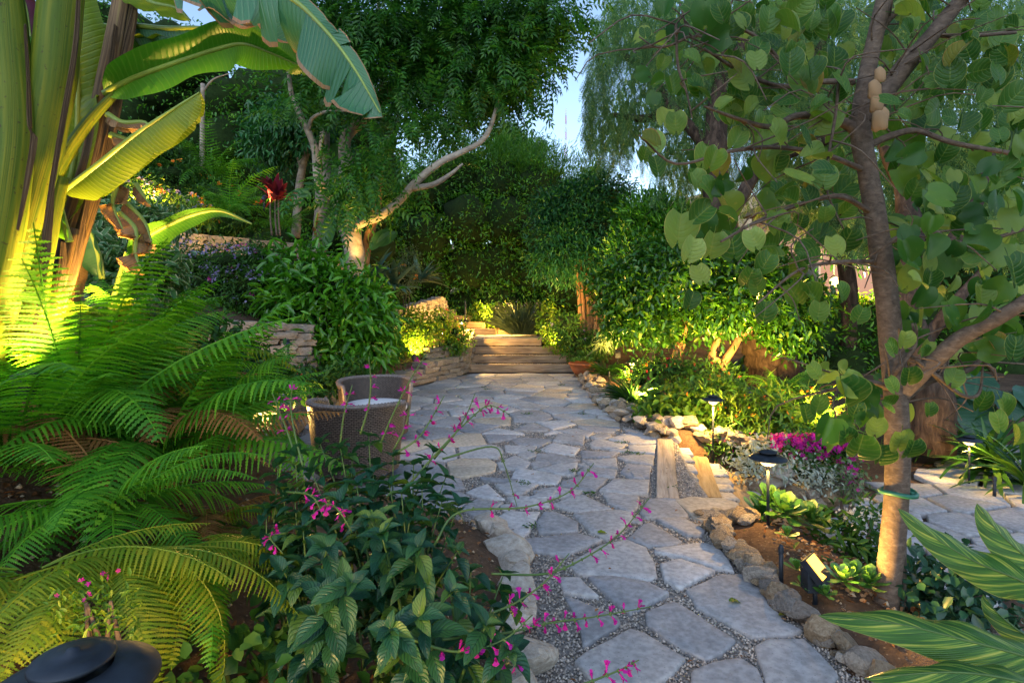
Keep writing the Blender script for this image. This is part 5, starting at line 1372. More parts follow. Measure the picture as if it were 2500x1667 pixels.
# giant bird of paradise
bp_ = thing('strelitzia', 'giant bird of paradise with papery trunks and paddle leaves', 'plant', tuple(P(785, 640, 9.9)))
limb(bp_, [P(775, 660, 10), P(782, 560, 10), P(790, 430, 10), P(793, 320, 10.1)], [.14, .13, .12, .09], M['bark_grey'], 'trunk', 10, 5, .3)
limb(bp_, [P(885, 650, 9.9), P(905, 560, 9.9), P(925, 470, 9.95), P(930, 400, 10)], [.10, .09, .07, .05], M['bark_orange'], 'trunk', 9, 5, .3)
PAD = big_leaf(lambda t: .24 * math.sin(PI * min(1, t * .97 + .03)) ** .65 + .002, 14, 4, .25, .5, .05).mesh('leaf'); PAD.materials.append(M['strelitzia'])
for px, py, d, tx, ty, s in [(905, 610, 9.7, 945, 555, .5), (800, 600, 9.8, 803, 520, .62), (920, 600, 9.7, 940, 585, .42), (815, 480, 10, 822, 330, 1.1), (930, 400, 10, 950, 350, .6), (760, 480, 9.9, 735, 470, .35), (960, 470, 10, 990, 440, .3), (800, 320, 10.1, 760, 180, 1.0), (935, 400, 10, 910, 300, .7), (795, 320, 10.1, 850, 220, .9), (855, 660, 9.9, 850, 590, .5)]:
    a, b = P(px, py, d), P(tx, ty, d); inst('leaf', PAD, bp_, local(bp_, frame(a, b - a, V(rnd.uniform(-.5, .5), -1, .3), s)))
for px, py, h in [(790, 330, 90), (775, 520, 60), (928, 420, 60), (905, 560, 40)]:
    banana_leaf(bp_, [P(px, py, 9.85), P(px - 6, py + h * .5, 9.8), P(px - 2, py + h, 9.82)], .09, .09, (1, .1, 0), .5, .6, M['dead_leaf'], .6, px, 'dead_sheath', 12, .8)
# red cordyline
cd = thing('cordyline', 'dark red cordyline rosette on the upper bank', 'plant', tuple(P(668, 560, 9.2)))
CDL = [big_leaf(lambda t: .11 * math.sin(PI * (t * .95 + .04)) ** .8 + .002, 8, 1, .35, b).mesh('leaf') for b in (.4, .9)]
for me in CDL: me.materials.append(M['cordy'])
for px, s in ((660, .0), (680, .2), (672, .1)):
    limb(cd, [P(px + 4, 575, 9.2), P(px, 530, 9.2), P(px, 480, 9.2)], [.018, .015, .012], M['bark'], 'stem', 6)
    for k in range(13):
        a = rnd.uniform(0, 6.28); e = R(rnd.uniform(0, 80)); ax = V(math.cos(a) * math.cos(e), math.sin(a) * math.cos(e), math.sin(e))
        inst('leaf', rnd.choice(CDL), cd, local(cd, frame(P(px, 482 + rnd.uniform(-6, 10), 9.2), ax, V(0, 0, 1), rnd.uniform(.28, .44))))
# tree stake on the bank
ts = thing('tree_stake', 'bare grey pole standing on the left bank', 'stake', tuple(P(493, 400, 11)))
limb(ts, [P(493, 420, 11), P(494, 300, 11), P(495, 205, 11)], [.05, .045, .04], M['bark_grey'], 'pole', 7)
limb(ts, [P(495, 225, 11), P(520, 195, 11), P(560, 180, 11)], [.025, .018, .01], M['bark_grey'], 'side_branch', 6)
# ledge succulents
ROS = [big_leaf(lambda t: .26 * (t + .08) ** .8 * (1 - max(0, (t - .72) / .28) ** 2.4) ** .6 + .004, 7, 2, .35, b, 0, 0, .3).mesh('leaf') for b in (-.5, -.2, .3)]
for me in ROS: me.materials.append(M['succ'])
def rosette(label, centres, L, n=22, name='aeonium', cat='succulent', tilt=(0, 0), mats=None):
    p0 = Vector(centres[0]); r = thing(name, label, cat, p0)
    for c in centres:
        c = Vector(c); sc = rnd.uniform(.8, 1.15)
        for k in range(n):
            a = k * 2.399; e = R(8 + 72 * (k / n) ** .9 + rnd.uniform(-5, 5))
            ax = V(math.cos(a) * math.cos(e), math.sin(a) * math.cos(e), math.sin(e))
            ax = Matrix.Rotation(tilt[0], 3, 'X') @ Matrix.Rotation(tilt[1], 3, 'Y') @ ax
            inst('leaf', rnd.choice(mats or ROS), r, local(r, frame(c + V(0, 0, .02 * k / n), ax, V(0, 0, 1), L * sc * (1 - .55 * k / n))))
    return r
rosette('pale green rosettes on the bed edge below the glossy shrub', [P(835, 885, 8.6), P(860, 890, 8.6), P(815, 875, 8.5)], .16, 18)
rosette('rosette cluster beside the feathery bush', [P(950, 855, 10.2), P(965, 870, 10.2), P(935, 870, 10.1)], .17, 18)
bush('ivy_bed', 'dark leaves on the soil at the left bottom of the bed', 'ground cover', [(-.95, 1.75, .42, .30, .30, .07), (-.55, 1.6, .30, .25, .25, .07), (-.35, 1.75, .25, .2, .3, .06), (-1.1, 2.3, .5, .25, .2, .06)], 420, .055, .06, LEAF, M['herb'], None, None, .2, 4, .04, .2, 0)
# ================================================================ young bauhinia at right
M['bauh'] = leaf_mat('bauhinia_leaf', [(0, (.016, .075, .012)), (.4, (.032, .12, .016)), (.7, (.075, .18, .024)), (1, (.19, .29, .06))], .45, .45, .4, (5, -.9, (.15, .24, .05), .35), (.475, (.17, .23, .06)), 1.25, .0, (26, .66, (.19, .25, .05)))
M['bauh_yel'] = leaf_mat('bauhinia_leaf_old', [(0, (.10, .14, .016)), (1, (.19, .17, .02))], .45, .5, .3, (5, -.9, (.12, .17, .04), .35), (.46, (.24, .16, .04)), 1.2)
def bauh_mesh(fold, bend, seed):
    n, m = 9, 3; vs, fs, uv = [], [], []
    for i in range(n + 1):
        t = i / n
        w = .50 * math.sin(PI * min(.97, t * .86 + .10)) ** .55
        for j in range(-m, m + 1):
            s = j / m; a = abs(s)
            y = t * (.72 + .40 * a * (1.55 - a)) - .10 * a * (1 - t)
            z = fold * a * w - bend * y * y + .03 * math.sin(5 * t + 4 * s + seed)
            vs.append((s * w * (1 - .10 * t * (1 - a)), y, z)); uv.append((.5 + .5 * s, t))
    k = 2 * m + 1
    for i in range(n):
        for j in range(k - 1): fs.append((i * k + j, i * k + j + 1, (i + 1) * k + j + 1, (i + 1) * k + j))
    mb = MB(); mb.add(vs, fs, uv); mb.tube([(0, -.30, .05), (0, -.14, .03), (0, 0, 0)], .012, 4, False)
    return mb.mesh('leaf')
BAU = [bauh_mesh(f, b, i) for i, (f, b) in enumerate(((.15, .2), (.5, .3), (.3, .5), (1.1, .3), (.05, .1)))]
BAUY = [bauh_mesh(f, b, i + 9) for i, (f, b) in enumerate(((.3, .4), (.6, .2)))]
for me in BAU: me.materials.append(M['bauh'])
M['bauh_lit'] = leaf_mat('bauhinia_leaf_lit', [(0, (.10, .22, .05)), (.6, (.17, .30, .075)), (1, (.25, .37, .11))], .45, .5, .4, (5, -.9, (.22, .33, .09), .3), (.475, (.30, .36, .12)), 1.2)  # paler copy of bauh: light on the left-front leaves put into colour
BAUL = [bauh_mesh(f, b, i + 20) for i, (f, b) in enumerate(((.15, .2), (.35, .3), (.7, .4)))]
for me in BAUL: me.materials.append(M['bauh_lit'])
for me in BAUY: me.materials.append(M['bauh_yel'])
bh = thing('bauhinia_tree', 'young tree with big rounded two lobed leaves in the right foreground', 'tree', tuple(P(2160, 1500, 2.8)))
limb(bh, pxl(2.8, (2158, 1540), (2162, 1480), (2178, 1330), (2190, 1180), (2190, 1030), (2180, 880), (2163, 720), (2140, 540), (2118, 420), (2102, 320), (2108, 230), (2130, 120), (2155, 10), (2170, -60)), [.066, .058, .055, .055, .055, .053, .051, .048, .046, .048, .040, .037, .035, .033], M['bark'], 'trunk', 14, 5, .08)
BR = [(pxl(2.8, (2108, 300), (2150, 240), (2230, 140), (2330, 20), (2400, -60, 2.7)), [.045, .042, .038, .03]),
 (pxl(2.8, (2095, 320), (2060, 300), (2000, 283), (1940, 285), (1880, 310, 2.7), (1800, 290, 2.6), (1720, 260, 2.5)), [.03, .025, .02, .015, .010, .005]),
 (pxl(2.8, (2192, 970), (2260, 900, 2.7), (2340, 830, 2.6), (2430, 780, 2.5), (2540, 715, 2.4)), [.042, .040, .036, .032, .03]),
 (pxl(2.8, (2192, 985), (2270, 930), (2360, 905), (2400, 880), (2440, 930)), [.02, .017, .012, .006]),
 (pxl(2.8, (2175, 950), (2140, 935, 2.75), (2090, 930, 2.7), (2050, 945, 2.65), (2000, 960, 2.6)), [.016, .012, .010, .005]),
 (pxl(2.8, (2165, 940, 2.74), (2200, 890, 2.68), (2235, 840, 2.65), (2228, 790, 2.6)), [.012, .012, .009, .006]), (pxl(2.68, (2225, 870), (2290, 920), (2350, 965), (2390, 960), (2400, 890)), [.010, .010, .008, .004]),
 (pxl(2.8, (2130, 130), (2160, 60), (2210, 10), (2260, -40)), [.02, .016, .01]),
 (pxl(2.8, (2085, 200), (2000, 200), (1900, 210, 2.7), (1800, 170, 2.6), (1720, 120, 2.5)), [.016, .013, .01, .005]),
 (pxl(2.8, (2110, 360), (2180, 330), (2240, 320), (2330, 350, 2.7), (2500, 380, 2.6)), [.02, .016, .013, .01]),
 (pxl(2.8, (2140, 240), (2200, 150), (2270, 90), (2340, 90), (2480, 80)), [.02, .015, .012, .008]),
 (pxl(2.8, (2130, 520), (2050, 480, 2.7), (1950, 500, 2.6), (1850, 540, 2.5), (1760, 590, 2.4)), [.014, .012, .009, .005]),
 (pxl(2.8, (2150, 640), (2050, 640, 2.7), (1950, 660, 2.6), (1850, 740, 2.5)), [.012, .01, .007, .004]),
 (pxl(2.8, (2120, 420), (2020, 380, 2.7), (1900, 360, 2.6), (1780, 370, 2.5), (1650, 400, 2.4), (1560, 330, 2.35)), [.014, .012, .01, .006, .004]),
 (pxl(2.8, (2150, 600), (2260, 560), (2350, 600, 2.7), (2500, 560, 2.6)), [.015, .012, .008]), (pxl(2.6, (1950, 215), (1860, 100), (1760, 60), (1690, 90), (1660, 10)), [.010, .008, .006, .004]),
 (pxl(2.5, (1680, 90), (1640, 110), (1600, 115), (1560, 90)), [.007, .005, .003]), (pxl(2.5, (1650, 60), (1655, 160), (1675, 220), (1690, 290)), [.007, .006, .003]), (pxl(2.6, (2050, 170), (2040, 280), (2020, 400), (2020, 470), (2060, 560)), [.007, .007, .006, .003])]
for pts, rd in BR: limb(bh, pts, rd, M['bark'], 'branch', 7, 5, .1)
nleaf = [0]
STUFFL = []
TWS, TWE = [], []
def bleaf(px, py, d, size, ang=None, flat=None, yel=False, young=False):  # young picks the paler leaves with light in their colour
    """one leaf hanging with its tip towards ang (degrees, 90 is down in the picture)"""
    a = R(ang if ang is not None else rnd.gauss(80, 55))
    p = P(px, py, d); s = size * d / FPX
    ax = V(math.cos(a), rnd.uniform(-.45, .35), -math.sin(a)).normalized()
    n = V(rnd.gauss(0, .5), -1.0 + rnd.gauss(0, .35), rnd.gauss(.45, .5)) if flat is None else V(rnd.gauss(0, .15), -1, flat)
    mx = frame(p - ax * s * .45, ax, n, s)
    nleaf[0] += 1
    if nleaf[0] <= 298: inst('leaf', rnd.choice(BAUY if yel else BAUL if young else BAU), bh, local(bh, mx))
    else: STUFFL.append((mx, yel))
# the ones that stand clear of the tree at its left, as in the picture
for a in [(1600, 345, 62, 80), (1575, 375, 40, 100), (1660, 560, 95, 100), (1690, 610, 70, 110), (1712, 520, 70, 150), (1735, 460, 70, 30), (1700, 440, 55, 60), (1590, 345, 60, 20), (1625, 285, 55, 110), (1650, 300, 60, 80), (1605, 400, 55, 70), (1740, 390, 60, 100), (1755, 395, 66, 70), (1720, 380, 60, 120), (1740, 600, 75, 100), (1790, 600, 88, 80), (1840, 585, 62, 70),
          (1800, 235, 72, 10), (1830, 225, 60, 60), (1900, 225, 66, 20), (1900, 330, 78, 40), (1800, 340, 55, 120), (1790, 280, 50, 60), (1850, 350, 44, 90), (1700, 210, 60, 60), (1640, 205, 60, 80), (1690, 140, 48, 30), (1650, 100, 60, 100), (1620, 150, 40, 120), (1575, 80, 36, 90), (1690, 20, 60, 40), (1760, 30, 56, 60), (1815, 45, 78, 60), (1880, 40, 66, 90), (1850, 120, 66, 120), (1880, 100, 60, 50), (1940, 130, 60, 100), (1930, 150, 70, 90), (1980, 170, 60, 80), (1710, 670, 60, 70), (1690, 730, 50, 100),
          (1900, 470, 60, 40), (1930, 490, 56, 20), (1900, 540, 62, 90), (1980, 480, 60, 70), (1830, 680, 60, 100), (1850, 700, 55, 60), (1870, 760, 62, 90), (1930, 660, 60, 80), (1940, 720, 66, 70), (1980, 720, 55, 40), (2000, 760, 55, 100), (1870, 640, 60, 120), (1960, 640, 52, 60), (2040, 600, 60, 80), (2060, 710, 50, 60), (2100, 770, 50, 100),
          (2010, 915, 55, 150), (1990, 905, 50, 60), (2060, 900, 50, 20), (2065, 960, 90, 80), (2000, 990, 60, 90), (2090, 1000, 50, 110), (1970, 1010, 50, 80), (2040, 1050, 60, 110), (2100, 1090, 80, 95), (2140, 1045, 60, 90), (2200, 1080, 75, 80), (2230, 1100, 66, 85), (2170, 985, 50, 20), (2180, 940, 46, 70), (2220, 920, 60, 80), (2180, 850, 52, 40), (2210, 830, 50, 90), (2260, 860, 40, 60), (2260, 850, 45, 110), (2150, 1110, 60, 100), (2070, 1070, 60, 60), (2270, 1000, 40, 80),
          (2330, 920, 60, 130), (2460, 1000, 80, 60), (2440, 1030, 60, 80), (2400, 980, 60, 110), (2480, 1060, 60, 90), (2480, 850, 70, 100), (2430, 840, 60, 60), (2400, 720, 62, 80), (2480, 660, 90, 60)]:
    bleaf(a[0], a[1], rnd.uniform(2.3, 2.75), a[2] * .90, a[3] + rnd.uniform(-10, 10), rnd.uniform(.1, .7), rnd.random() < .03, a[0] < 1860 and 250 < a[1] < 640 and rnd.random() < .75)  # left cluster mostly paler, front-left light painted into its leaves
REG = [(1760, 2100, -20, 330, 62), (2150, 2500, -20, 330, 90), (1880, 2110, 330, 620, 34), (2170, 2500, 330, 700, 96), (1700, 1900, 380, 560, 14), (1560, 1760, -20, 260, 18), (2180, 2260, 560, 850, 20), (2280, 2500, 700, 900, 26), (1990, 2240, 900, 1100, 14)]
for x0, x1, y0, y1, n in REG:
    for _ in range(n):
        lx_, ly_ = rnd.uniform(x0, x1), rnd.uniform(y0, y1); tr = np.interp(ly_, [0, 320, 540, 900], [2155, 2102, 2140, 2182])
        bleaf(lx_, ly_, rnd.uniform(2.95, 3.4) if abs(lx_ - tr) < 60 else rnd.uniform(2.35, 3.4), rnd.uniform(34, 74), None, None, rnd.random() < .05)
if STUFFL:
    mb = MB()
    for mx, y in STUFFL:
        me = rnd.choice(BAU); mb.add([mx @ v.co for v in me.vertices], [tuple(p.vertices) for p in me.polygons], [(.3 + .001 * i, .5) for i in range(len(me.vertices))])
    o = mb.build('foliage', M['bauh'], bh); o.location = -bh.location; o['kind'] = 'stuff'
# twigs through the leaf zones
rs = random.Random(5)
tws, twe = [], []
for _ in range(150):
    pts, rd = rs.choice(BR); q = crom(pts, 4); a = rs.choice(q)
    b = a + V(rs.uniform(-.45, .45), rs.uniform(-.35, .25), rs.uniform(-.30, .25)); tws.append(a); twe.append(b)
twigs(bh, tws, twe, .005, .0022, M['bark'], 'twigs', .2)
# dried pods hanging by the fork
M['pod'] = leaf_mat('dry_pod', [(0, (.30, .19, .10)), (1, (.42, .28, .16))], .2, .7, .2)
pod = rock_mesh(3, 1.0, .55, 2); pod.materials.append(M['pod'])
for px, py, s in [(2150, 185, 19), (2137, 220, 22), (2142, 255, 22), (2150, 295, 26), (2160, 280, 16)]:
    inst('seed_pod', pod, bh, local(bh, Matrix.Translation(P(px, py, 2.66)) @ Matrix.Diagonal((s * .75 * 2.66 / FPX, s * .5 * 2.66 / FPX, s * 1.1 * 2.66 / FPX, 1))))
# tie and stake
M['tie'] = plain_mat('green_tie', (.015, .12, .075), .5); M['stake'] = wood_mat('weathered_stake', [(.3, (.06, .05, .04)), (.7, (.18, .15, .12))], (10, 10, 1.5), .6)
sk = thing('tree_stake', 'thin weathered stake tied beside the young tree', 'stake', tuple(P(2207, 1560, 2.85)))
limb(sk, pxl(2.85, (2206, 1600), (2206, 1300), (2207, 1000), (2208, 860)), [.014, .014, .013, .012], M['stake'], 'pole', 8, 4, .05)
tie = MB(); 
ring = []
c1, c2 = P(2190, 1200, 2.8), P(2206, 1195, 2.85)
for k in range(25):
    an = 2 * PI * k / 24; v = V(math.cos(an) * .070, math.sin(an) * .070, .006 * math.sin(an * 2))
    if v.x > 0: v.x *= 1.2
    ring.append(c1 + v)
tie.tube(ring, .0115, 6, False)
tie.tube([c1 + V(.06, -.03, -.002), c2 + V(-.005, -.022, .004), c2 + V(.018, -.01, .0)], .010, 6)
tag(tie.build('tree_tie', M['tie']), 'green rubber strap tied around the young trunk and stake', 'strap')

# ================================================================ right bed
M['strap'] = leaf_mat('strap_leaf', [(0, (.018, .075, .016)), (.6, (.035, .12, .02)), (1, (.08, .18, .025))], .3, .35, .5)
M['silver'] = leaf_mat('dusty_miller', [(0, (.30, .36, .31)), (1, (.48, .53, .46))], .15, .8, .1)
M['coleus'] = leaf_mat('broad_herb_leaf', [(0, (.04, .14, .012)), (.6, (.09, .20, .016)), (1, (.17, .26, .02))], .35, .45, .4)
M['dark_cover'] = leaf_mat('dark_ground_leaf', [(0, (.012, .055, .028)), (1, (.03, .10, .05))], .2, .35, .5)
M['philo'] = leaf_mat('philodendron_leaf', [(0, (.015, .06, .03)), (1, (.03, .10, .045))], .25, .3, .5, (9, .6, (.04, .11, .05), .3))
M['terracotta'] = plain_mat('terracotta', (.42, .13, .045), .75, 0, .2, 9)
# pot
pt = thing('plant_pot', 'terracotta bowl of rosette succulents at the right end of the steps', 'pot', (1.47, 11.75, .03))
mb = MB(); mb.lathe([(0, 0), (.15, 0), (.19, .03), (.255, .13), (.28, .20), (.30, .205), (.305, .245), (.285, .25), (.27, .235), (.26, .20), (.0, .19)], 28); mb.build('bowl', M['terracotta'], pt)
for k in range(13):
    a = k * 2.4; rr = .05 + .20 * math.sqrt(k / 13)
    for q in range(14):
        b = q * 2.4; e = R(10 + 65 * q / 14); ax = V(math.cos(b) * math.cos(e), math.sin(b) * math.cos(e), math.sin(e))
        inst('leaf', rnd.choice(ROS), pt, frame(V(rr * math.cos(a), rr * math.sin(a), .24 + .10 * (1 - rr * 3)), ax, V(0, 0, 1), .10 * (1 - .4 * q / 14)))
def drape(name, label, p, d, n, L, mat):
    r = thing(name, label, 'plant', p)
    c = crom([Vector(p), Vector(p) + V(.25, .05, .22), Vector(p) + V(.6, .1, .62), Vector(p) + V(.8, .1, .95)], 6)
    limb(r, c[::6], [.02, .018, .012], M['sage'], 'stem', 6)
    pos = np.array([tuple(c[rnd.randrange(6, len(c))]) for _ in range(n)]); ax = rdir(n, -.1, .5)
    cloud('blades', pos, ax, np.array([0, 0, 1.]) + .1 * rdir(n), nr.uniform(*L, n), .012, BLADE2, mat, r)
drape('drooping_succulent', 'leaning pale stem with hanging thread leaves behind the pot', tuple(P(1432, 870, 11.4)), 11.4, 220, (.25, .5), M['sage'])
fern('fern glowing yellow under the path light by the rock heap', P(1545, 930, 9.6), 20, (.35, .55), (20, 80), small=True)
fern('dark fern beside the multi stem tree', P(1490, 840, 12.6), 20, (.6, .9), (20, 80), small=True)
fern('fern under the citrus trees', P(1640, 850, 11), 22, (.6, .9), (20, 80), small=True)
fern('fern in front of the gnarled trunk', P(1900, 960, 8.4), 24, (.5, .85), (10, 70), small=True)
fern('fern right of the gnarled trunk', P(1980, 965, 8.8), 24, (.5, .8), (10, 70), small=True)
tuft('liriope', 'dark grassy tuft at the bend of the rock heap', 'grass', P(1545, 985, 8.3), 170, (.3, .6), .022, M['strap'], (20, 80), .1, BLADE)
tuft('liriope', 'small grassy tuft beside the pot', 'grass', P(1480, 915, 10.8), 120, (.25, .5), .02, M['strap'], (20, 80), .1, BLADE)
bush('red_pentas', 'dark red flowers under the citrus trees', 'flowering plant', BL(8.9, .35, (1590, 910, 50, 30), (1650, 905, 60, 32), (1720, 915, 50, 32), (1560, 930, 40, 25), (1780, 925, 40, 28)), 2100, .09, .035, LEAF, M['herb'], [(90, .045, 'red', .0), (30, .05, 'orange', .1)], .4)
bush('broad_leaf_bush', 'round leaved bush lit yellow by the middle path light', 'shrub', BL(7.0, .3, (1640, 985, 60, 40), (1700, 990, 55, 45), (1600, 1000, 40, 30), (1680, 1030, 55, 30), (1730, 960, 40, 30)), 1500, .10, .065, LEAF, M['coleus'], [(14, .06, 'red', .2), (20, .045, 'orange', .3)], .45)
bush('white_flower_plant', 'small plant with white flowers behind the rock heap', 'flowering plant', BL(7.6, .12, (1605, 1000, 18, 12), (1590, 1012, 14, 8)), 220, .06, .03, LEAF, M['herb'], [(24, .05, 'whitefl', .0)], None)
bush('milkweed', 'tall milkweed with orange flowers behind the magenta geraniums', 'flowering plant', BL(6.4, .35, (1870, 1010, 60, 50), (1940, 1000, 60, 55), (2000, 1020, 60, 50), (1820, 1050, 50, 35), (1960, 1070, 60, 30)), 2300, .14, .028, SLIM, M['coleus'], [(130, .035, 'orange', .1), (20, .035, 'orange', -.3)], .35)
bush('milkweed', 'milkweed with narrow leaves between the middle path light and the first', 'flowering plant', BL(6.7, .28, (1790, 1000, 45, 50), (1770, 1060, 45, 30), (1760, 950, 35, 30)), 1100, .13, .028, SLIM, M['coleus'], [(45, .035, 'orange', .1)], .3)
bush('dusty_miller', 'silver dusty miller around the stacked stones', 'plant', BL(5.35, .14, (1850, 1112, 30, 22), (1965, 1152, 42, 18), (2005, 1160, 32, 16), (1822, 1138, 22, 16), (1905, 1140, 24, 16)), 1500, .05, .028, LEAF, M['silver'], None, .5)
bush('geranium', 'magenta geranium mound on top of the stacked stones', 'flowering plant', BL(5.5, .18, (1990, 1092, 64, 22), (1930, 1092, 42, 18), (2050, 1112, 40, 24), (1965, 1112, 45, 18)), 900, .05, .045, LEAF, M['herb'], [(700, .055, 'magenta', .0)], .45)
bush('geranium', 'small magenta flowers trailing down right of the stacked stones', 'flowering plant', BL(5.2, .1, (2075, 1160, 20, 20), (2085, 1195, 16, 26)), 330, .045, .03, LEAF, M['sage'], [(40, .04, 'magenta', .0)], None)
bush('small_bedding', 'tiny purple flowers at the foot of the middle path light', 'flowering plant', BL(6.2, .12, (1760, 1090, 30, 14), (1800, 1090, 30, 16), (1830, 1080, 24, 20)), 700, .05, .025, LEAF, M['herb'], [(22, .035, 'magenta', .1)], .3)
# strap-leaved clumps at far right
SLP = [big_leaf(lambda t: .035 * (min(1, t * 5 + .4)) * (1 - t ** 3) ** .7 + .001, 9, 1, .4, b).mesh('leaf') for b in (.8, 1.3, 1.8)]
for me in SLP: me.materials.append(M['strap'])
def strap(label, p, n, L):
    r = thing('clivia', label, 'plant', Vector(p)); sprout(r, p, SLP, n, L, (15, 85)); return r
strap('strap leaved clump around the rightmost path light', P(2420, 1150, 6.3), 60, (.6, 1.0))
strap('strap leaved clump at the right frame edge', P(2510, 1190, 5.8), 46, (.6, 1.0))
strap('strap leaved clump left of the rightmost path light', P(2310, 1110, 7.0), 46, (.5, .85))
strap('glossy strap leaves behind the crooked citrus trunks', P(1800, 925, 10.2), 40, (.5, .9))
PHM = big_leaf(lambda t: .42 * math.sin(PI * (t * .93 + .05)) ** .6 + .002, 12, 3, .2, .5, .05).mesh('leaf'); PHM.materials.append(M['philo'])
ph = thing('philodendron', 'large dark leaves in the shade at the right edge', 'plant', tuple(P(2420, 1060, 7.6)))
for k in range(16):
    a = rnd.uniform(0, 6.28); b0 = P(2420 + rnd.uniform(-80, 80), 1000, 7.6); tip = b0 + V(.55 * math.cos(a), .4 * math.sin(a) - .2, rnd.uniform(.1, .6))
    limb(ph, [P(2420, 1075, 7.6), (P(2420, 1075, 7.6) + tip) / 2 + V(0, 0, .2), tip], [.014, .01], M['stemgreen'], 'leaf_stalk', 5, 3)
    inst('leaf', PHM, ph, local(ph, frame(tip, V(math.cos(a), math.sin(a) * .5 - .4, -.5), V(0, -.6, 1), rnd.uniform(.4, .6))))
# lit garden behind the tree: house wall, bright shrub
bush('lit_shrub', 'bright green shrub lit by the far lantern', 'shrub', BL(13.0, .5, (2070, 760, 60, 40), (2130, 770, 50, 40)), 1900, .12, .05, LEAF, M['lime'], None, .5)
M['stucco'] = plain_mat('pink_stucco', (.62, .42, .38), .9, 0, .08, 20)
hs = thing('house', 'pale pink house glimpsed behind the young tree', 'house', (10, 18.5, -.5))
for nm, c, s in (('wall', (10, 18.6, 2.0), (4.2, .3, 5.0)),): MB().box(V(*c) - V(10, 18.5, -.5), s).build(nm, M['stucco'], hs, False)
MB().box(V(0, -.1, 4.9), (4.8, 1.2, .18)).build('eave', M['timber'], hs, False)
MB().box(V(-.6, -.10, 2.6), (1.1, .12, 1.3)).build('window_frame', M['mast_white'], hs, False)
M['pane'] = plain_mat('window_glass', (.02, .03, .04), .08)
MB().box(V(-.6, -.165, 2.6), (.95, .02, 1.15)).build('window_pane', M['pane'], hs, False)

# ---- near bed
def OG(px, py, d, up=.06):
    p = P(px, py, d); p.z = max(p.z, gzf(p.x, p.y) + up); return p
rosette('big cluster of lime green aeonium rosettes beside the near path light', [OG(1880, 1280, 3.85, .12), OG(1935, 1270, 3.95, .13), OG(1915, 1320, 3.7, .09), OG(1975, 1320, 3.75, .10), OG(1860, 1260, 4.0, .10), OG(1990, 1290, 3.95, .1)], .17, 26, tilt=(.5, 0))
rosette('pale aeonium lit by the uplight at the foot of the young trunk', [OG(2085, 1500, 2.85), OG(2120, 1510, 2.8), OG(2060, 1510, 2.8)], .12, 22, tilt=(.3, 0))
rosette('aeonium right of the young trunk', [OG(2230, 1490, 2.95), OG(2260, 1500, 2.95)], .12, 20)
rosette('small grey rosettes in front of the uplight', [OG(1990, 1490, 2.8), OG(2015, 1495, 2.75), OG(1965, 1485, 2.85)], .075, 18)
rosette('small spiky rosette beside the short stake', [OG(1945, 1430, 3.0)], .09, 20, 'echeveria')
rosette('tiny pale rosette on the soil behind the short stake', [OG(1922, 1372, 3.35)], .08, 16, 'echeveria')
bush('white_lantana', 'dark leaved plant with white flower heads beside the young trunk', 'flowering plant', BL(3.7, .10, (2070, 1300, 40, 45), (2120, 1290, 36, 50), (2040, 1340, 30, 25), (2130, 1340, 36, 24)), 420, .085, .035, LEAF, M['herb'], [(150, .02, 'whitefl', .35)], None)
bush('vinca', 'small purple flowered plant on the bed edge', 'flowering plant', BL(3.6, .05, (1840, 1340, 18, 12)), 60, .05, .025, LEAF, M['herb'], [(14, .03, 'magenta', .0)], None, stems=2)
bush('vinca', 'thin seedling with one purple flower behind the uplight', 'flowering plant', BL(3.2, .05, (2055, 1390, 26, 24)), 34, .09, .03, LEAF, M['herb'], [(3, .04, 'magenta', .2)], None, stems=3)
bush('ground_cover', 'dark blue green creeping leaves at lower right', 'ground cover', BL(2.75, .22, (2260, 1480, 60, 30), (2340, 1490, 60, 35), (2400, 1470, 60, 40), (2300, 1430, 60, 30), (2420, 1540, 60, 30), (2330, 1390, 50, 30), (2260, 1540, 60, 24)), 900, .06, .05, LEAF, M['dark_cover'], [(4, .04, 'orange', .3)], None, .2, 4, .05, .3, 3)
put = thing('garden_stone', 'smooth pale bluish stone among the dark creeping leaves', 'stone', tuple(P(2430, 1530, 2.6)))
inst('stone', ROCKS['rock_grey'][0], put, Matrix.Diagonal((.045, .045, .05, 1)))
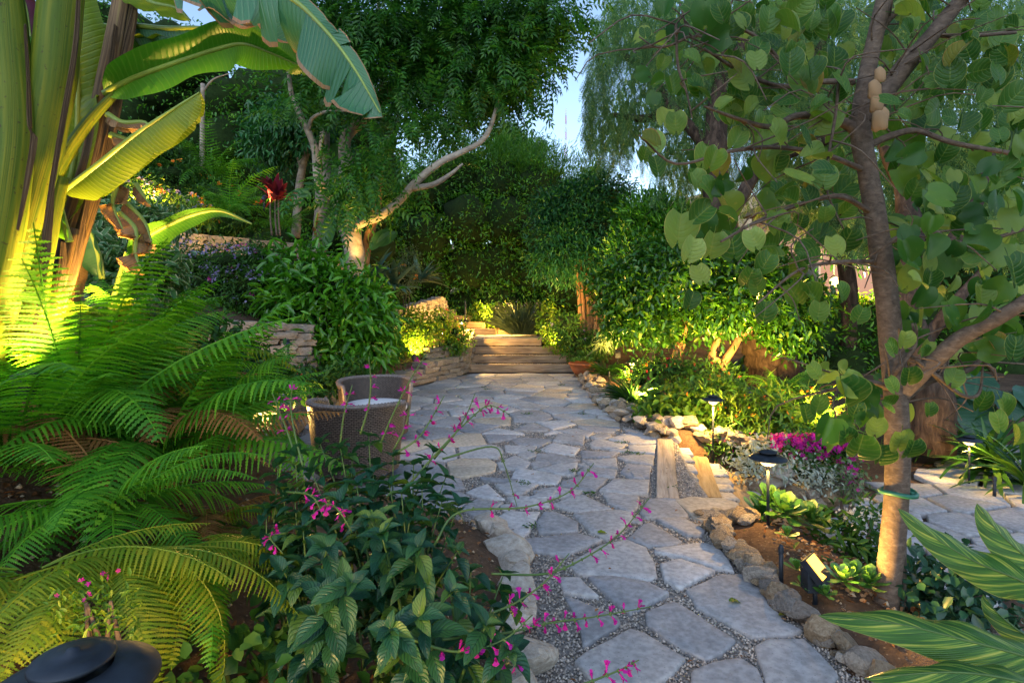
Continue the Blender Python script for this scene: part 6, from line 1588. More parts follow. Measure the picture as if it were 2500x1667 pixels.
# variegated ginger in the corner
def ginger_mat():
    m, n, l, b = mat_base('variegated_ginger_leaf')
    tc = n.new('ShaderNodeTexCoord'); sep = n.new('ShaderNodeSeparateXYZ'); l.new(tc.outputs['UV'], sep.inputs[0])
    u = math_node(n, l, 'ABSOLUTE', math_node(n, l, 'SUBTRACT', sep.outputs[0], .5))
    s = math_node(n, l, 'SUBTRACT', sep.outputs[1], math_node(n, l, 'MULTIPLY', u, .55))
    cmb = n.new('ShaderNodeCombineXYZ'); l.new(math_node(n, l, 'MULTIPLY', s, 26), cmb.inputs[0]); l.new(math_node(n, l, 'MULTIPLY', u, 1.6), cmb.inputs[1]); l.new(math_node(n, l, 'MULTIPLY', math_node(n, l, 'GREATER_THAN', sep.outputs[0], .5), 7.0), cmb.inputs[2])
    nz = n.new('ShaderNodeTexNoise'); nz.inputs['Scale'].default_value = 1.0; nz.inputs['Detail'].default_value = 4; l.new(cmb.outputs[0], nz.inputs['Vector'])
    rp = ramp(n, [(.36, (.020, .085, .014)), (.50, (.04, .14, .02)), (.56, (.12, .24, .03)), (.66, (.30, .38, .07))]); l.new(nz.outputs[0], rp.inputs[0])
    edge = math_node(n, l, 'GREATER_THAN', u, .487); mid = math_node(n, l, 'LESS_THAN', u, .012)
    col = mixcol(n, l, math_node(n, l, 'MAXIMUM', edge, mid), rp.outputs[0], (.20, .26, .06))
    l.new(col, b.inputs['Base Color']); setin(b, 'Roughness', .35); setin(b, 'Specular IOR Level', .5)
    bp = n.new('ShaderNodeBump'); bp.inputs['Strength'].default_value = .35; bp.inputs['Distance'].default_value = .002
    w = math_node(n, l, 'SINE', math_node(n, l, 'MULTIPLY', s, 330)); l.new(w, bp.inputs['Height']); l.new(bp.outputs[0], b.inputs['Normal'])
    t = n.new('ShaderNodeBsdfTranslucent'); l.new(col, t.inputs[0]); mx = n.new('ShaderNodeMixShader'); mx.inputs[0].default_value = .3
    l.new(b.outputs[0], mx.inputs[1]); l.new(t.outputs[0], mx.inputs[2]); l.new(mx.outputs[0], n['Material Output'].inputs[0])
    return m
M['ginger'] = ginger_mat()
gg = thing('shell_ginger', 'yellow striped ginger leaves reaching in from the lower right corner', 'plant', (1.75, 1.25, -.05))
gprof = lambda t: (min(1, t * 3.2) ** .8) * (1 - t ** 2.2) ** .75
def gleaf(pts, w, side, a1, a2, k):
    L = banana_leaf(gg, [P(*p) for p in pts], w, w, side, a1, a2, M['ginger'], 0, k, 'leaf', 26, .35, gprof, .004, 0, 'stemgreen'); return L
gleaf([(2620, 1640, 1.35), (2500, 1600, 1.38), (2350, 1560, 1.42), (2180, 1520, 1.46), (1998, 1502, 1.5)], .085, (.2, .75, .6), .1, .2, 70)
gleaf([(2600, 1480, 1.45), (2500, 1420, 1.5), (2380, 1370, 1.58), (2280, 1310, 1.65), (2192, 1240, 1.72)], .07, (.45, .5, .75), .2, .2, 71)
gleaf([(2590, 1420, 1.5), (2520, 1370, 1.55), (2440, 1300, 1.6), (2385, 1228, 1.65)], .07, (.6, .4, .7), .2, .3, 72)
gleaf([(2600, 1700, 1.25), (2480, 1660, 1.28), (2320, 1640, 1.3), (2110, 1655, 1.34)], .07, (.1, .8, .5), .2, .35, 73)
gleaf([(2620, 1600, 1.5), (2520, 1560, 1.55), (2440, 1500, 1.6), (2400, 1450, 1.62)], .05, (.6, .5, .6), .5, .7, 74)
for pts in ([(2640, 1700, 1.3), (2620, 1640, 1.35)], [(2660, 1640, 1.4), (2600, 1480, 1.45)]):
    limb(gg, [V(1.75, 1.25, -.05)] + [P(*p) for p in pts], [.018, .014, .010], M['stemgreen'], 'cane', 7)
# ================================================================ flowering sage in the foreground
M['salvia'] = leaf_mat('salvia_leaf', [(0, (.010, .062, .034)), (.45, (.018, .092, .042)), (.8, (.034, .125, .034)), (1, (.10, .19, .025))], .35, .36, .5, (7, .75, (.008, .045, .02), .45), None, 1.6)
SAL = [big_leaf(lambda t: .265 * math.sin(PI * (t ** .72 * .96 + .03)) ** .9 + .003, 9, 3, f, b, .08, i).mesh('leaf') for i, (f, b) in enumerate(((.5, .5), (.3, .9), (.7, .7), (.4, 1.3)))]
for me in SAL: me.materials.append(M['salvia'])
def salvia_flower():
    mb = MB()
    mb.tube([(0, 0, 0), (0, .35, .06), (0, .62, .04)], [.06, .10, .15], 6, False)
    mb.add([(-.14, .58, .04), (.14, .58, .04), (.34, .95, -.16), (0, 1.05, -.30), (-.34, .95, -.16)], [(0, 1, 2, 3, 4)])
    mb.add([(-.12, .58, .10), (.12, .58, .10), (.14, .9, .26), (0, 1.0, .28), (-.14, .9, .26)], [(0, 1, 2, 3, 4)])
    me = mb.mesh('flower'); me.materials.append(M['magenta']); return me
SFL = salvia_flower()
CALYX = None
def calyx():
    mb = MB(); mb.tube([(0, -.2, 0), (0, .1, 0), (0, .35, 0)], [.05, .16, .10], 5, True); me = mb.mesh('calyx'); me.materials.append(M['stemgreen']); return me
CALYX = calyx()
STX = {}
def salvia(label, stems, spikes, lmax):
    p0 = Vector(stems[0][0]); r = thing('flowering_sage', label, 'flowering plant', (p0.x, p0.y, p0.z))
    cnt = 0; rest = []
    stems = sorted(stems, key=lambda q: rnd.random())
    for pts in stems:
        c = crom(pts, 8); limb(r, pts, [.0065, .005, .0018], M['stemgreen'], 'stem', 6, 5, .05)
        L = sum((c[i + 1] - c[i]).length for i in range(len(c) - 1)); k = max(3, int(L / .056)); az = rnd.uniform(0, 3)
        for i in range(1, k + 1):
            t = i / k; j = min(len(c) - 2, int(t * (len(c) - 1))); p = c[j]; tg = (c[j + 1] - c[j]).normalized()
            az += PI / 2 + rnd.uniform(-.3, .3)
            side = tg.orthogonal().normalized()
            for s in (0, PI):
                if t < .22 or rnd.random() < .06: continue
                d = Matrix.Rotation(az + s, 3, tg) @ side
                ax = (d + tg * rnd.uniform(.0, .6) + V(0, 0, rnd.uniform(-.35, .1))).normalized()
                sz = lerp(.115, .085, max(0, t - .35) / .65) * rnd.uniform(.7, 1.2)
                mx_ = local(r, frame(p + ax * .012, ax, tg + V(0, 0, .6), sz)); cnt += 1
                if cnt <= lmax: inst('leaf', rnd.choice(SAL), r, mx_)
                else: rest.append(mx_)
    for pts in stems:
        c = crom(pts, 8); tg = (c[-1] - c[-2]).normalized()
        for q in range(5):
            d = Matrix.Rotation(q * 1.26 + rnd.random(), 3, tg) @ tg.orthogonal().normalized(); ax = (d + tg * rnd.uniform(.2, 1.2)).normalized()
            rest.append(local(r, frame(c[-1] - tg * .008, ax, tg + V(0, 0, .4), rnd.uniform(.045, .08))))
    if rest:
        mb = MB()
        for mx_ in rest:
            me = rnd.choice(SAL); uvl = {}
            ul = me.uv_layers[0].data
            for lp_ in me.loops: uvl[lp_.vertex_index] = tuple(ul[lp_.index].uv)
            mb.add([mx_ @ v.co for v in me.vertices], [tuple(q.vertices) for q in me.polygons], [uvl[i] for i in range(len(me.vertices))])
        mb.build('foliage', M['salvia'], r)['kind'] = 'stuff'
    for pts, f0 in spikes:
        c = crom(pts, 8); limb(r, pts, [.0045, .003, .0015], M['stemgreen'], 'flower_stalk', 5, 6, .05)
        L = sum((c[i + 1] - c[i]).length for i in range(len(c) - 1)); k = max(4, int(L / .040))
        for i in range(k):
            t = i / k
            if t < f0 * .6: continue
            j = min(len(c) - 2, int(t * (len(c) - 1))); p = c[j].lerp(c[j + 1], t * (len(c) - 1) - j); tg = (c[j + 1] - c[j]).normalized()
            for q in range(rnd.choice((2, 3, 3))):
                a = rnd.uniform(0, 6.28); d = Matrix.Rotation(a, 3, tg) @ tg.orthogonal().normalized(); ax = (d + tg * .4 + V(0, 0, -.2)).normalized()
                inst('calyx', CALYX, r, local(r, frame(p, ax, V(0, 0, 1), rnd.uniform(.018, .026))))
                if t > f0 and rnd.random() < .8: inst('flower', SFL, r, local(r, frame(p + ax * .006, ax, V(0, 0, 1), rnd.uniform(.021, .032))))
def SP(*pts): return [P(*p) for p in pts]
def gstem(px, py, d, tx, ty, td):
    a = P(px, py, d); a.z = gzf(a.x, a.y); b = P(tx, ty, td)
    return [a, a.lerp(b, .5) + V(rnd.uniform(-.04, .04), rnd.uniform(-.04, .04), .06), b]
ST1 = [gstem(960 + rnd.uniform(-70, 70), 1640, 1.95, tx, ty, d) for tx, ty, d in [(900, 1060, 2.25), (830, 1090, 2.2), (960, 1110, 2.2), (1010, 1130, 2.2), (1060, 1100, 2.3), (870, 1180, 2.0), (980, 1200, 1.95), (1080, 1220, 2.05), (760, 1150, 2.1), (930, 1300, 1.75), (1020, 1330, 1.75), (1120, 1340, 1.9)]]
ST2 = [gstem(760 + rnd.uniform(-50, 50), 1640, 1.9, tx, ty, d) for tx, ty, d in [(720, 1110, 2.15), (690, 1190, 2.1), (740, 1290, 1.9), (800, 1330, 1.75), (690, 1390, 1.8), (790, 1450, 1.6), (860, 1420, 1.6)]]
ST3 = [gstem(1100 + rnd.uniform(-60, 50), 1700, 1.75, tx, ty, d) for tx, ty, d in [(1150, 1390, 1.9), (1230, 1400, 1.95), (1260, 1470, 1.85), (1100, 1440, 1.6), (1190, 1520, 1.6), (1020, 1500, 1.5), (950, 1530, 1.45), (1240, 1580, 1.6)]]
for tx, ty, d in [(780, 1080, 2.3), (860, 1120, 2.2), (910, 1150, 2.15), (950, 1180, 2.1), (1030, 1190, 2.1), (1090, 1160, 2.2), (1120, 1230, 2.1), (830, 1220, 1.95), (1000, 1270, 1.9), (900, 1260, 1.85)]: ST1.append(gstem(960 + rnd.uniform(-90, 90), 1640, 1.98, tx, ty, d))
for tx, ty, d in [(680, 1130, 2.2), (650, 1240, 2.05), (720, 1220, 2.05), (770, 1230, 2.0), (670, 1320, 1.95), (740, 1370, 1.85)]: ST2.append(gstem(750 + rnd.uniform(-60, 60), 1640, 1.92, tx, ty, d))
rnd.shuffle(ST1)
salvia('tall leafy flowering sage with magenta spikes in front of the patio', ST1, [
 (SP((1060, 1330, 1.9), (1120, 1250, 1.95), (1280, 1238, 1.98), (1390, 1200, 2.0), (1450, 1130, 2.0)), .35), (SP((1000, 1180, 2.15), (1080, 1090, 2.2), (1150, 1020, 2.25), (1195, 990, 2.3), (1245, 1012, 2.3)), .15),
 (SP((930, 1080, 2.2), (960, 1010, 2.2), (1000, 930, 2.2), (1040, 865, 2.2)), .0), (SP((960, 1110, 2.2), (1020, 1070, 2.2), (1060, 1010, 2.25), (1085, 965, 2.25)), .1), (SP((1060, 1120, 2.3), (1110, 1060, 2.3), (1140, 1010, 2.35), (1160, 960, 2.35)), .3),
 (SP((880, 1060, 2.2), (900, 990, 2.2), (905, 930, 2.2), (900, 870, 2.2)), .2), (SP((830, 1090, 2.2), (840, 1010, 2.2), (860, 940, 2.2)), .2), (SP((1080, 1120, 2.25), (1200, 1090, 2.3), (1230, 1130, 2.3), (1262, 1235, 2.3)), .9), (SP((960, 1100, 2.2), (990, 1040, 2.2), (1000, 990, 2.2)), .0)], 300)
salvia('leafy sage at the left with drooping magenta flowers', ST2, [
 (SP((720, 1110, 2.15), (700, 1050, 2.2), (680, 1000, 2.2), (665, 960, 2.2)), .3), (SP((740, 1140, 2.1), (720, 1060, 2.15), (710, 990, 2.2), (715, 930, 2.2)), .5), (SP((760, 1260, 1.9), (800, 1230, 1.85), (830, 1250, 1.8), (860, 1300, 1.8)), .2), (SP((700, 1300, 1.9), (660, 1310, 1.85), (690, 1350, 1.8)), .1), (SP((700, 1200, 2.0), (760, 1210, 1.9), (790, 1260, 1.85)), .2)], 300)
salvia('low sage at the bottom with long flower stalks over the path', ST3, [
 (SP((1200, 1400, 1.9), (1330, 1400, 1.95), (1420, 1365, 2.0), (1510, 1305, 2.05), (1585, 1215, 2.1)), .5), (SP((1080, 1560, 1.6), (1230, 1545, 1.7), (1340, 1520, 1.75), (1450, 1505, 1.8), (1590, 1480, 1.85)), .3), (SP((1190, 1500, 1.7), (1260, 1470, 1.75), (1330, 1420, 1.8), (1390, 1350, 1.85)), .2),
 (SP((1180, 1580, 1.6), (1230, 1600, 1.6), (1290, 1640, 1.6)), .1), (SP((1220, 1690, 1.5), (1380, 1680, 1.55), (1500, 1640, 1.6), (1560, 1610, 1.62)), .4), (SP((1000, 1560, 1.5), (1120, 1590, 1.55), (1230, 1560, 1.6), (1300, 1500, 1.65)), .2)], 300)
# groundcover and litter on the soil of the left bed
PRIM = big_leaf(lambda t: .28 * (t + .1) ** .6 * (1 - max(0, t - .7) / .3 * .9) ** .6, 8, 2, .3, .8, .10).mesh('leaf'); PRIM.materials.append(M['herb'])
for k, (lab, px, py, d) in enumerate([('small primrose clump at the tip of the left bed', 1160, 1385, 2.75), ('primrose clump on the bare soil below the fern', 600, 1370, 2.05), ('primrose clump beside the yellow fern', 640, 1440, 1.95), ('primrose clump at the bottom between fern and sage', 580, 1640, 1.55), ('primrose clump left of the sage stems', 670, 1560, 1.65), ('primrose clump under the sage by the white stones', 1080, 1330, 2.9)]):
    p = P(px, py, d); p.z = gzf(p.x, p.y) + .02
    r = thing('primrose', lab, 'plant', p); sprout(r, p, [PRIM], 12, (.07, .12), (5, 45))
bush('clover', 'tiny round leaved creeper along the lower frame edge', 'ground cover', [(-.62, 1.35, gzf(-.62, 1.35) + .03, .35, .2, .05), (-.85, 1.5, gzf(-.85, 1.5) + .03, .25, .25, .05), (-.4, 1.45, gzf(-.4, 1.45) + .03, .2, .2, .04)], 700, .022, .024, LEAF, M['herb'], [(6, .02, 'magenta', .2)], None, .1, 4, .03, .1, 0)
bush('pink_sprig', 'sprigs with tiny pink flowers beside the lamp cap', 'flowering plant', [(P(210, 1500, 1.35).x, 1.35, P(210, 1500, 1.35).z, .09, .08, .07), (P(270, 1490, 1.4).x, 1.4, P(270, 1490, 1.4).z, .06, .06, .06)], 260, .022, .010, LEAF, M['lime'], [(10, .014, 'magenta', .0)], None, -.3, 4, .02, .2, 5)
# leaf litter
M['litter'] = leaf_mat('dry_litter', [(0, (.14, .055, .02)), (.6, (.27, .12, .05)), (1, (.40, .26, .14))], .15, .8, .2)
n = 900
lx, ly = nr.uniform(-2.0, -.02, n), nr.uniform(1.2, 4.1, n)
k = lx < ip(ly, XL) - .12; lx, ly = lx[k], ly[k]
n2 = 750; rx, ry = nr.uniform(1.55, 2.6, n2), nr.uniform(2.4, 4.2, n2)
lx, ly = np.concatenate([lx, rx]), np.concatenate([ly, ry])
lp = np.stack([lx, ly, gz(lx, ly) + .02], 1)
o = cloud('leaf_litter', lp, rdir(len(lp), -.1, .3), np.array([0, 0, 1.]) + .5 * rdir(len(lp)), nr.uniform(.02, .055, len(lp)), nr.uniform(.015, .035, len(lp)), LEAF, M['litter'])
tag(o, 'dry brown leaf litter on the bare soil', 'leaf litter', kind='stuff')
pp = pebbles('soil_stones', np.stack([lx + .02, ly + .01, gz(lx, ly) + .01], 1)[::2], M['rock_tan'], None, .006, .02); tag(pp, 'small stones scattered on the bare soil', 'stones', kind='stuff')
for lab, px, py, s, mk in [('fallen green leaf lying on the near flagstone', 1790, 1473, .07, 'bauh'), ('fallen yellow leaf lying on the patio stones', 1467, 1304, .075, 'fern_yel'), ('fallen yellow leaf against the big tan rocks', 1912, 1507, .045, 'bauh_yel')]:
    me = big_leaf(lambda t: .3 * math.sin(PI * (t * .95 + .03)) ** .7 + .003, 8, 2, .35, .6, .1).mesh('fallen_leaf'); me.materials.append(M[mk])
    o = bpy.data.objects.new('fallen_leaf', me); C.objects.link(o); g = G(px, py); o.matrix_world = frame(g + V(-.02, 0, .012), V(1, .3, .05), V(0, 0, 1), s); tag(o, lab, 'leaf')
n = 150; fx, fy = nr.uniform(-2.2, 1.45, n), 2.2 + 9 * nr.random(n) ** 1.4; k = (fx > ip(fy, XL)) & (fx < ip(fy, XR)); fx, fy = fx[k], fy[k]; n = len(fx)
o = cloud('fallen_leaves', np.stack([fx, fy, np.full(n, .012)], 1), rdir(n, -.02, .1), np.array([0, 0, 1.]) + .35 * rdir(n), nr.uniform(.015, .04, n), nr.uniform(.01, .022, n), LEAF, M['litter'])
tag(o, 'small dry leaves scattered over the flagstones', 'leaf litter', kind='stuff')
# weeds in the joints
wp = [G(*p) for p in [(1180, 885 + 60), (1420, 1010), (1535, 1103), (1560, 1108), (1310, 1100), (1280, 1180), (1300, 1285), (1440, 1205), (1290, 1010), (1190, 950), (1520, 1080), (1400, 1150), (1210, 1290), (1180, 1300), (1640, 1190), (1370, 940)]]
pos = np.array([tuple(p) for p in wp for _ in range(26)]) + nr.normal(0, .025, (26 * len(wp), 3)) * np.array([1.4, 1, .1])
n = len(pos); o = cloud('joint_weeds', pos, rdir(n, .1, .8), np.array([0, 0, 1.]) + .4 * rdir(n), nr.uniform(.015, .035, n), nr.uniform(.01, .018, n), LEAF, M['herb'])
tag(o, 'tiny green weeds growing in the patio joints', 'weeds', kind='stuff')

# ================================================================ wicker chairs
def wicker_mat():
    m, n, l, b = mat_base('brown_wicker')
    tc = n.new('ShaderNodeTexCoord'); sep = n.new('ShaderNodeSeparateXYZ'); l.new(tc.outputs['UV'], sep.inputs[0])
    nz = n.new('ShaderNodeTexNoise'); nz.inputs['Scale'].default_value = 60; l.new(tc.outputs['Object'], nz.inputs['Vector'])
    rp = ramp(n, [(.3, (.11, .08, .065)), (.6, (.21, .16, .13)), (.8, (.28, .23, .20))]); l.new(nz.outputs[0], rp.inputs[0])
    bk = n.new('ShaderNodeTexBrick'); l.new(tc.outputs['UV'], bk.inputs['Vector']); bk.inputs['Scale'].default_value = 1.0
    bk.inputs['Brick Width'].default_value = .036; bk.inputs['Row Height'].default_value = .015; bk.inputs['Mortar Size'].default_value = .0035; bk.inputs['Mortar Smooth'].default_value = .4
    bk.inputs['Color1'].default_value = (1, 1, 1, 1); bk.inputs['Color2'].default_value = (.72, .72, .74, 1); bk.inputs['Mortar'].default_value = (.12, .11, .10, 1)
    cc = mixcol(n, l, 1.0, rp.outputs[0], bk.outputs[0], 'MULTIPLY')
    bp = n.new('ShaderNodeBump'); bp.inputs['Strength'].default_value = .8; bp.inputs['Distance'].default_value = .006; bp.invert = True; l.new(bk.outputs['Fac'], bp.inputs['Height']); l.new(bp.outputs[0], b.inputs['Normal'])
    l.new(cc, b.inputs['Base Color']); setin(b, 'Roughness', .45); setin(b, 'Specular IOR Level', .5)
    return m
M['wicker'] = wicker_mat()
M['wicker_rim'] = plain_mat('wicker_rim', (.20, .16, .14), .45, 0, .3, 60)
M['cushion'] = plain_mat('white_cushion', (.74, .73, .72), .9, 0, .04, 40, .2)
WUV = []
def weave(r0, r1, z0, z1, th0, th1, top=None, nth=132, nz=30, out=1.0, amp=.0025):
    vs, fs = [], []
    WUV.clear()
    for j in range(nz + 1):
        for i in range(nth + 1):
            t = i / nth; th = lerp(th0, th1, t); zt = z1 if top is None else top(t)
            u = j / nz; z = lerp(z0, zt, u)
            r = lerp(r0, r1, (z - z0) / max(1e-3, (z1 - z0))) + out * amp * (1 if (i // 2 + j) % 2 else -1) * (1 if i % 2 else .6)
            vs.append((r * math.cos(th), r * math.sin(th) * .96, z)); WUV.append((th * .38 + 5, z))
    w = nth + 1
    for j in range(nz):
        for i in range(nth): fs.append((j * w + i, j * w + i + 1, (j + 1) * w + i + 1, (j + 1) * w + i))
    return vs, fs
def chair(label, loc, rz, sc=1.0):
    r = thing('wicker_chair', label, 'chair', loc, rz, 'wicker tub chairs on the patio')
    r.scale = (sc * 1.04, sc * 1.04, sc * .95)
    # faces local +Y, back at -Y
    b0, b1 = R(-90 - 112), R(-90 + 112)
    top = lambda t: .70 - .05 * (abs(t - .5) * 2) ** 4
    mb = MB(); vs, fs = weave(.345, .365, .09, .36, 0, 2 * PI, None, 150, 14); mb.add(vs, fs, list(WUV)); mb.build('base', M['wicker'], r, True)
    mb = MB(); vs, fs = weave(.366, .40, .36, .70, b0, b1, top, 100, 17); mb.add(vs, fs, list(WUV)); vs, fs = weave(.335, .365, .36, .70, b0, b1, top, 100, 17); mb.add(vs, [f[::-1] for f in fs], list(WUV)); mb.build('backrest', M['wicker'], r, True)
    rim = MB(); pts = []
    for i in range(49):
        t = i / 48; th = lerp(b0, b1, t); pts.append((.384 * math.cos(th), .384 * math.sin(th) * .96, top(t)))
    pts = [(.355 * math.cos(b0), .355 * math.sin(b0) * .96, .36)] + pts + [(.355 * math.cos(b1), .355 * math.sin(b1) * .96, .36)]
    rim.tube(crom(pts, 2), .021, 8); rm = rim.build('rim', M['wicker_rim'], r)
    # rows of binding over the rim
    bd = MB()
    for i in range(0, 47):
        t = (i + 1) / 48; th = lerp(b0, b1, t); c = Vector((.384 * math.cos(th), .384 * math.sin(th) * .96, top(t))); rad = Vector((math.cos(th), math.sin(th), 0))
        bd.tube([c + rad * .0235 * math.cos(a) + V(0, 0, .0235 * math.sin(a)) for a in np.linspace(0, 2 * PI, 9)], .004, 4, False)
    q = bd.build('binding', M['wicker_rim'], rm); q['kind'] = 'stuff'
    cu = MB(); cu.lathe([(0, .345), (.30, .345), (.335, .36), (.345, .39), (.335, .42), (.30, .438), (.15, .446), (0, .448)], 36); cu.build('cushion', M['cushion'], r)
    for a in (45, 135, 225, 315):
        lg = MB(); lg.tube([(.26 * math.cos(R(a)), .26 * math.sin(R(a)), 0.012), (.27 * math.cos(R(a)), .27 * math.sin(R(a)), .10)], [.018, .022], 8); lg.build('leg', M['wicker_rim'], r)
    return r
chair('brown wicker tub chair seen from behind among the magenta flowers', (-1.34, 4.92, 0), R(-12), 1.0)
chair('brown wicker tub chair with a white cushion facing the camera', (-1.50, 6.25, 0), R(205), .98)

# ================================================================ lamps
def path_light(label, px, py, d, base_z=None, dia=.115, W=3.0, lit=True, tilt=0.0, name='path_light', post=None):
    """px,py: the middle of the lens"""
    p = P(px, py, d); zb = gzf(p.x, p.y) if base_z is None else base_z
    r = thing(name, label, 'lamp', (p.x, p.y, zb), group='garden path lights'); h = p.z - zb
    r.rotation_euler = (tilt, tilt * .6, 0)
    mb = MB(); mb.tube([(0, 0, -.05), (0, 0, h + .01)], .0095, 10); mb.build('post', M['dark_metal'], r)
    mb = MB(); k = dia / .115
    mb.lathe([(.0, .012), (.040 * k, .010), (.075 * k, .006), (.112 * k, -.006), (.115 * k, -.004), (.113 * k, .001), (.085 * k, .016), (.060 * k, .022), (.052 * k, .024)], 40, (0, 0, h + .012)); sh = mb.build('shade', M['dark_metal'], r)
    mb = MB(); mb.lathe([(.030 * k, .020), (.050 * k, .034), (.056 * k, .037), (.054 * k, .042), (.035 * k, .048), (.010 * k, .050), (.008, .056), (0, .057)], 32, (0, 0, h + .012)); mb.build('cap', M['dark_metal'], sh)
    mb = MB(); mb.lathe([(0, -.046), (.036 * k, -.044), (.045 * k, -.034), (.047 * k, .004)], 24, (0, 0, h + .012)); mb.build('lens', M['glow'] if lit else M['dark_metal'], r)
    if lit:
        ld = bpy.data.lights.new('lamp_light', 'POINT'); ld.energy = W * LAMP; ld.color = WARM; ld.shadow_soft_size = .03
        lo = bpy.data.objects.new('lamp_light', ld); C.objects.link(lo); lo.parent = r; lo.location = (0, 0, h - .062)
    return r
path_light('dark blue capped path light standing behind the lime rosettes', 1875, 1122, 3.7, None, .118, 1.0)
path_light('path light glowing over the round leaved bush', 1741, 978, 6.1, None, .115, 6.5)
path_light('path light glowing over the yellow fern', 1543, 886, 9.7, None, .115, 9)
path_light('path light at the left foot of the upper steps', 1126, 786, 12.9, .55, .16, 16, tilt=.06)
path_light('path light at the back of the landing beside the lavender', 1214, 752, 15.3, .75, .17, 20)
path_light('path light among strap leaves at the far right', 2366, 1077, 6.0, None, .115, 2.4)
path_light('large dark lamp cap filling the lower left corner', 178, 1690, .86, None, .115, 2.6)
path_light('unlit lamp on a rusty post behind the ferns', 703, 842, 6.4, None, .05, 0, False, name='post_lamp')
path_light('lamp hidden behind ferns lighting the bare soil beside the chairs', 640, 1000, 5.3, None, .115, 7)
def uplight(label, p, aim, W, size=.05, cone=75, blend=.6, box=False, name='uplight'):
    p = Vector(p); aim = Vector(aim)
    r = thing(name, label, 'lamp', p, group='garden uplights'); d = (aim - p).normalized()
    q = d.to_track_quat('Z', 'Y').to_matrix().to_4x4()
    s = size
    if box:
        sp = MB(); sp.tube([(0, 0, -.12), (0, 0, .03)], .012, 8); sp.build('spike', M['dark_metal'], r)
        bo = MB(); bo.box((0, 0, 0), (s * 1.55, s * 1.0, s * 1.5), m=Matrix.Translation((0, 0, .035)) @ Matrix.Identity(4)); bo.build('body', M['dark_metal'], r, False)
        hd = MB(); Mx = Matrix.Translation((0, 0, .035 + s * .75)) @ q
        hd.box((0, 0, 0), (s * 1.7, s * 1.7, s * .5), m=Mx); h = hd.build('head', M['dark_metal'], r, False)
        ln = MB(); ln.box((0, 0, 0), (s * 1.5, s * 1.5, .004), m=Mx @ Matrix.Translation((0, 0, s * .27))); ln.build('lens', M['spot_glow'], h, False)
        off = Mx @ Vector((0, 0, s * .27 + .02))
    else:
        sp = MB(); sp.tube([(0, 0, -.15), (0, 0, .02)], .010, 8); sp.build('spike', M['dark_metal'], r)
        Mx = Matrix.Translation((0, 0, .05)) @ q
        hd = MB(); hd.lathe([(0, -.06), (s * .6, -.055), (s * .8, -.03), (s, .03), (s, .05), (s * .9, .05), (s * .86, .035)], 18); h = hd.build('head', M['dark_metal'], r); h.matrix_local = Mx
        ln = MB(); ln.lathe([(0, .038), (s * .86, .036)], 18); ln.build('lens', M['spot_glow'], h)
        off = Mx @ Vector((0, 0, .07))
    ld = bpy.data.lights.new('spot_light', 'SPOT'); ld.energy = W * LAMP; ld.color = WARM; ld.spot_size = R(cone); ld.spot_blend = blend; ld.shadow_soft_size = .04
    lo = bpy.data.objects.new('spot_light', ld); C.objects.link(lo); lo.parent = r; lo.location = off
    lo.rotation_euler = (-d).to_track_quat('Z', 'Y').to_euler()
    return r
g = G(1990, 1450, .06)
uplight('square uplight glowing at the foot of the young tree', (g.x, g.y, .10), (g.x + .30, g.y - .30, .50), 3.2, .070, 165, .5, True)
uplight('small round uplight glowing beside the rock heap', P(1568, 1000, 7.9), P(1600, 720, 9.2), 42, .045, 110)
uplight('hidden uplight under the citrus trees', P(1830, 965, 7.6), P(1830, 720, 8.8), 40, .045, 115)
uplight('uplight buried in the ferns below the banana stems', P(215, 905, 2.72), P(120, 350, 2.65), 11, .05, 120)
uplight('second uplight low in the ferns left of the banana stems', P(62, 965, 2.45), P(40, 350, 2.5), 2, .05, 110)
uplight('uplight at the foot of the pale trunked tree', P(905, 700, 9.1), P(840, 420, 9.3), 8, .045, 80)
uplight('uplight in front of the glossy shrub lighting low leaves', P(905, 862, 9.2), P(880, 800, 9.0), 5, .04, 110)
uplight('uplight below the yellow lit shrub', P(1010, 880, 11.2), P(1015, 810, 11.6), 18, .045, 110)
uplight('uplight beside the right end of the wide steps', P(1368, 850, 12.7), P(1345, 790, 13.2), 14, .045, 110)
uplight('black box uplight behind the yellow fern', P(1508, 872, 10.6), P(1480, 700, 12.5), 40, .06, 100, .6, True)
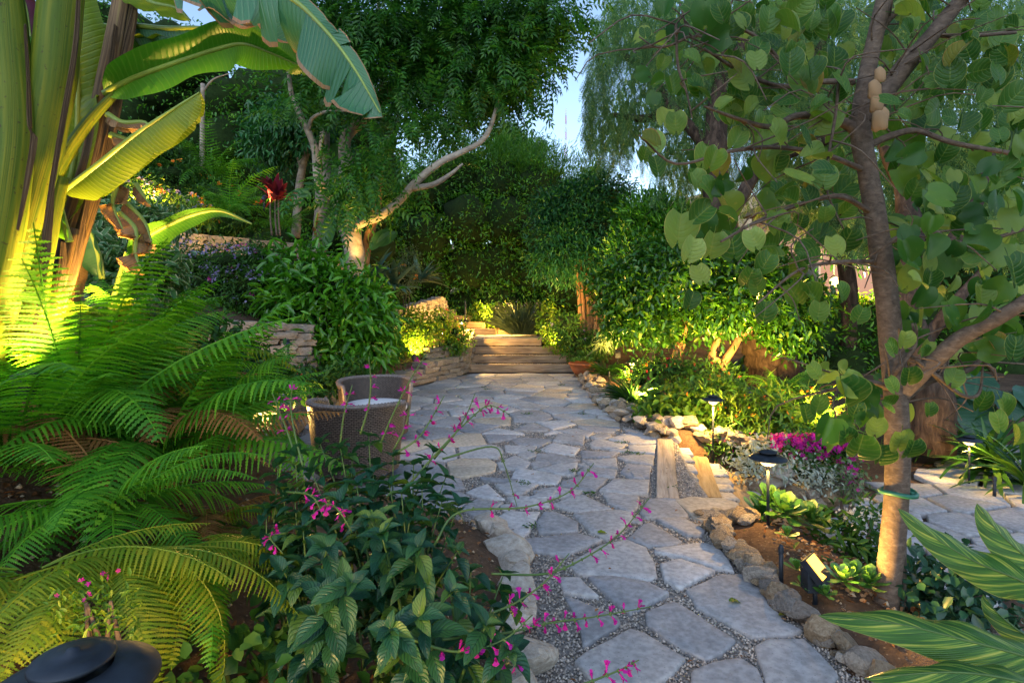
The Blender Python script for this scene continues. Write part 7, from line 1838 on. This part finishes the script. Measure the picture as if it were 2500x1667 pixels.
uplight('uplight beside the red cordyline', P(645, 492, 9.0), P(700, 440, 10), 1.2, .04, 110)
uplight('uplight under the golden flowers on the bank', P(330, 520, 8.2), P(390, 480, 8.8), 14, .04, 120)
uplight('uplight at the foot of the dark weeping trunk', P(2330, 1010, 7.3), P(2220, 600, 7.6), 2, .045, 110)
uplight('uplight behind the milkweed', P(2030, 1060, 5.9), P(1960, 900, 6.6), 16, .045, 120)
# far lantern
ln = thing('wall_lantern', 'glowing round lantern hanging behind the young tree', 'lamp', tuple(P(2036, 690, 14)))
mb = MB(); mb.lathe([(0, -.13), (.08, -.10), (.11, 0), (.08, .10), (0, .13)], 16); mb.build('globe', M['glow'], ln)
mb = MB(); mb.lathe([(0, .18), (.04, .17), (.10, .11), (.07, .10)], 16); mb.tube([(0, 0, .17), (0, 0, 1.6)], .008, 6); mb.build('hanger', M['dark_metal'], ln)
ld = bpy.data.lights.new('lantern_light', 'POINT'); ld.energy = 60 * LAMP; ld.color = WARM; ld.shadow_soft_size = .12
lo = bpy.data.objects.new('lantern_light', ld); C.objects.link(lo); lo.parent = ln; lo.location = (0, -.25, -.05)
# short stakes and poles
def stakeobj(label, px, y0, y1, d, r=.012, name='garden_stake', cat='stake'):
    a, b = P(px, y1, d), P(px, y0, d); a.z = min(a.z, gzf(a.x, a.y) - .02) if d < 5 else a.z
    mb = MB(); mb.tube([a, b], r, 10); t = thing(name, label, cat, tuple(a)); o = mb.build('rod', M['dark_metal'], t); o.location = -t.location
    mb = MB(); mb.lathe([(r * 1.25, -.03), (r * 1.25, 0), (r * .6, .012), (0, .014)], 12, tuple(b - a)); mb.build('tip', M['dark_metal'], t)
stakeobj('short dark rod standing in the soil left of the square uplight', 1907, 1335, 1445, 3.0, .011)
stakeobj('thin rod on the upper steps', 1136, 735, 800, 15.0, .02)
stakeobj('thin dark rod above the curved wall', 1073, 820, 865, 11.9, .014)
stakeobj('thin rod at the end of the rock heap', 1487, 908, 940, 10.0, .014)
stakeobj('dark rod beside the lower path at right', 2428, 1165, 1220, 5.6, .016)
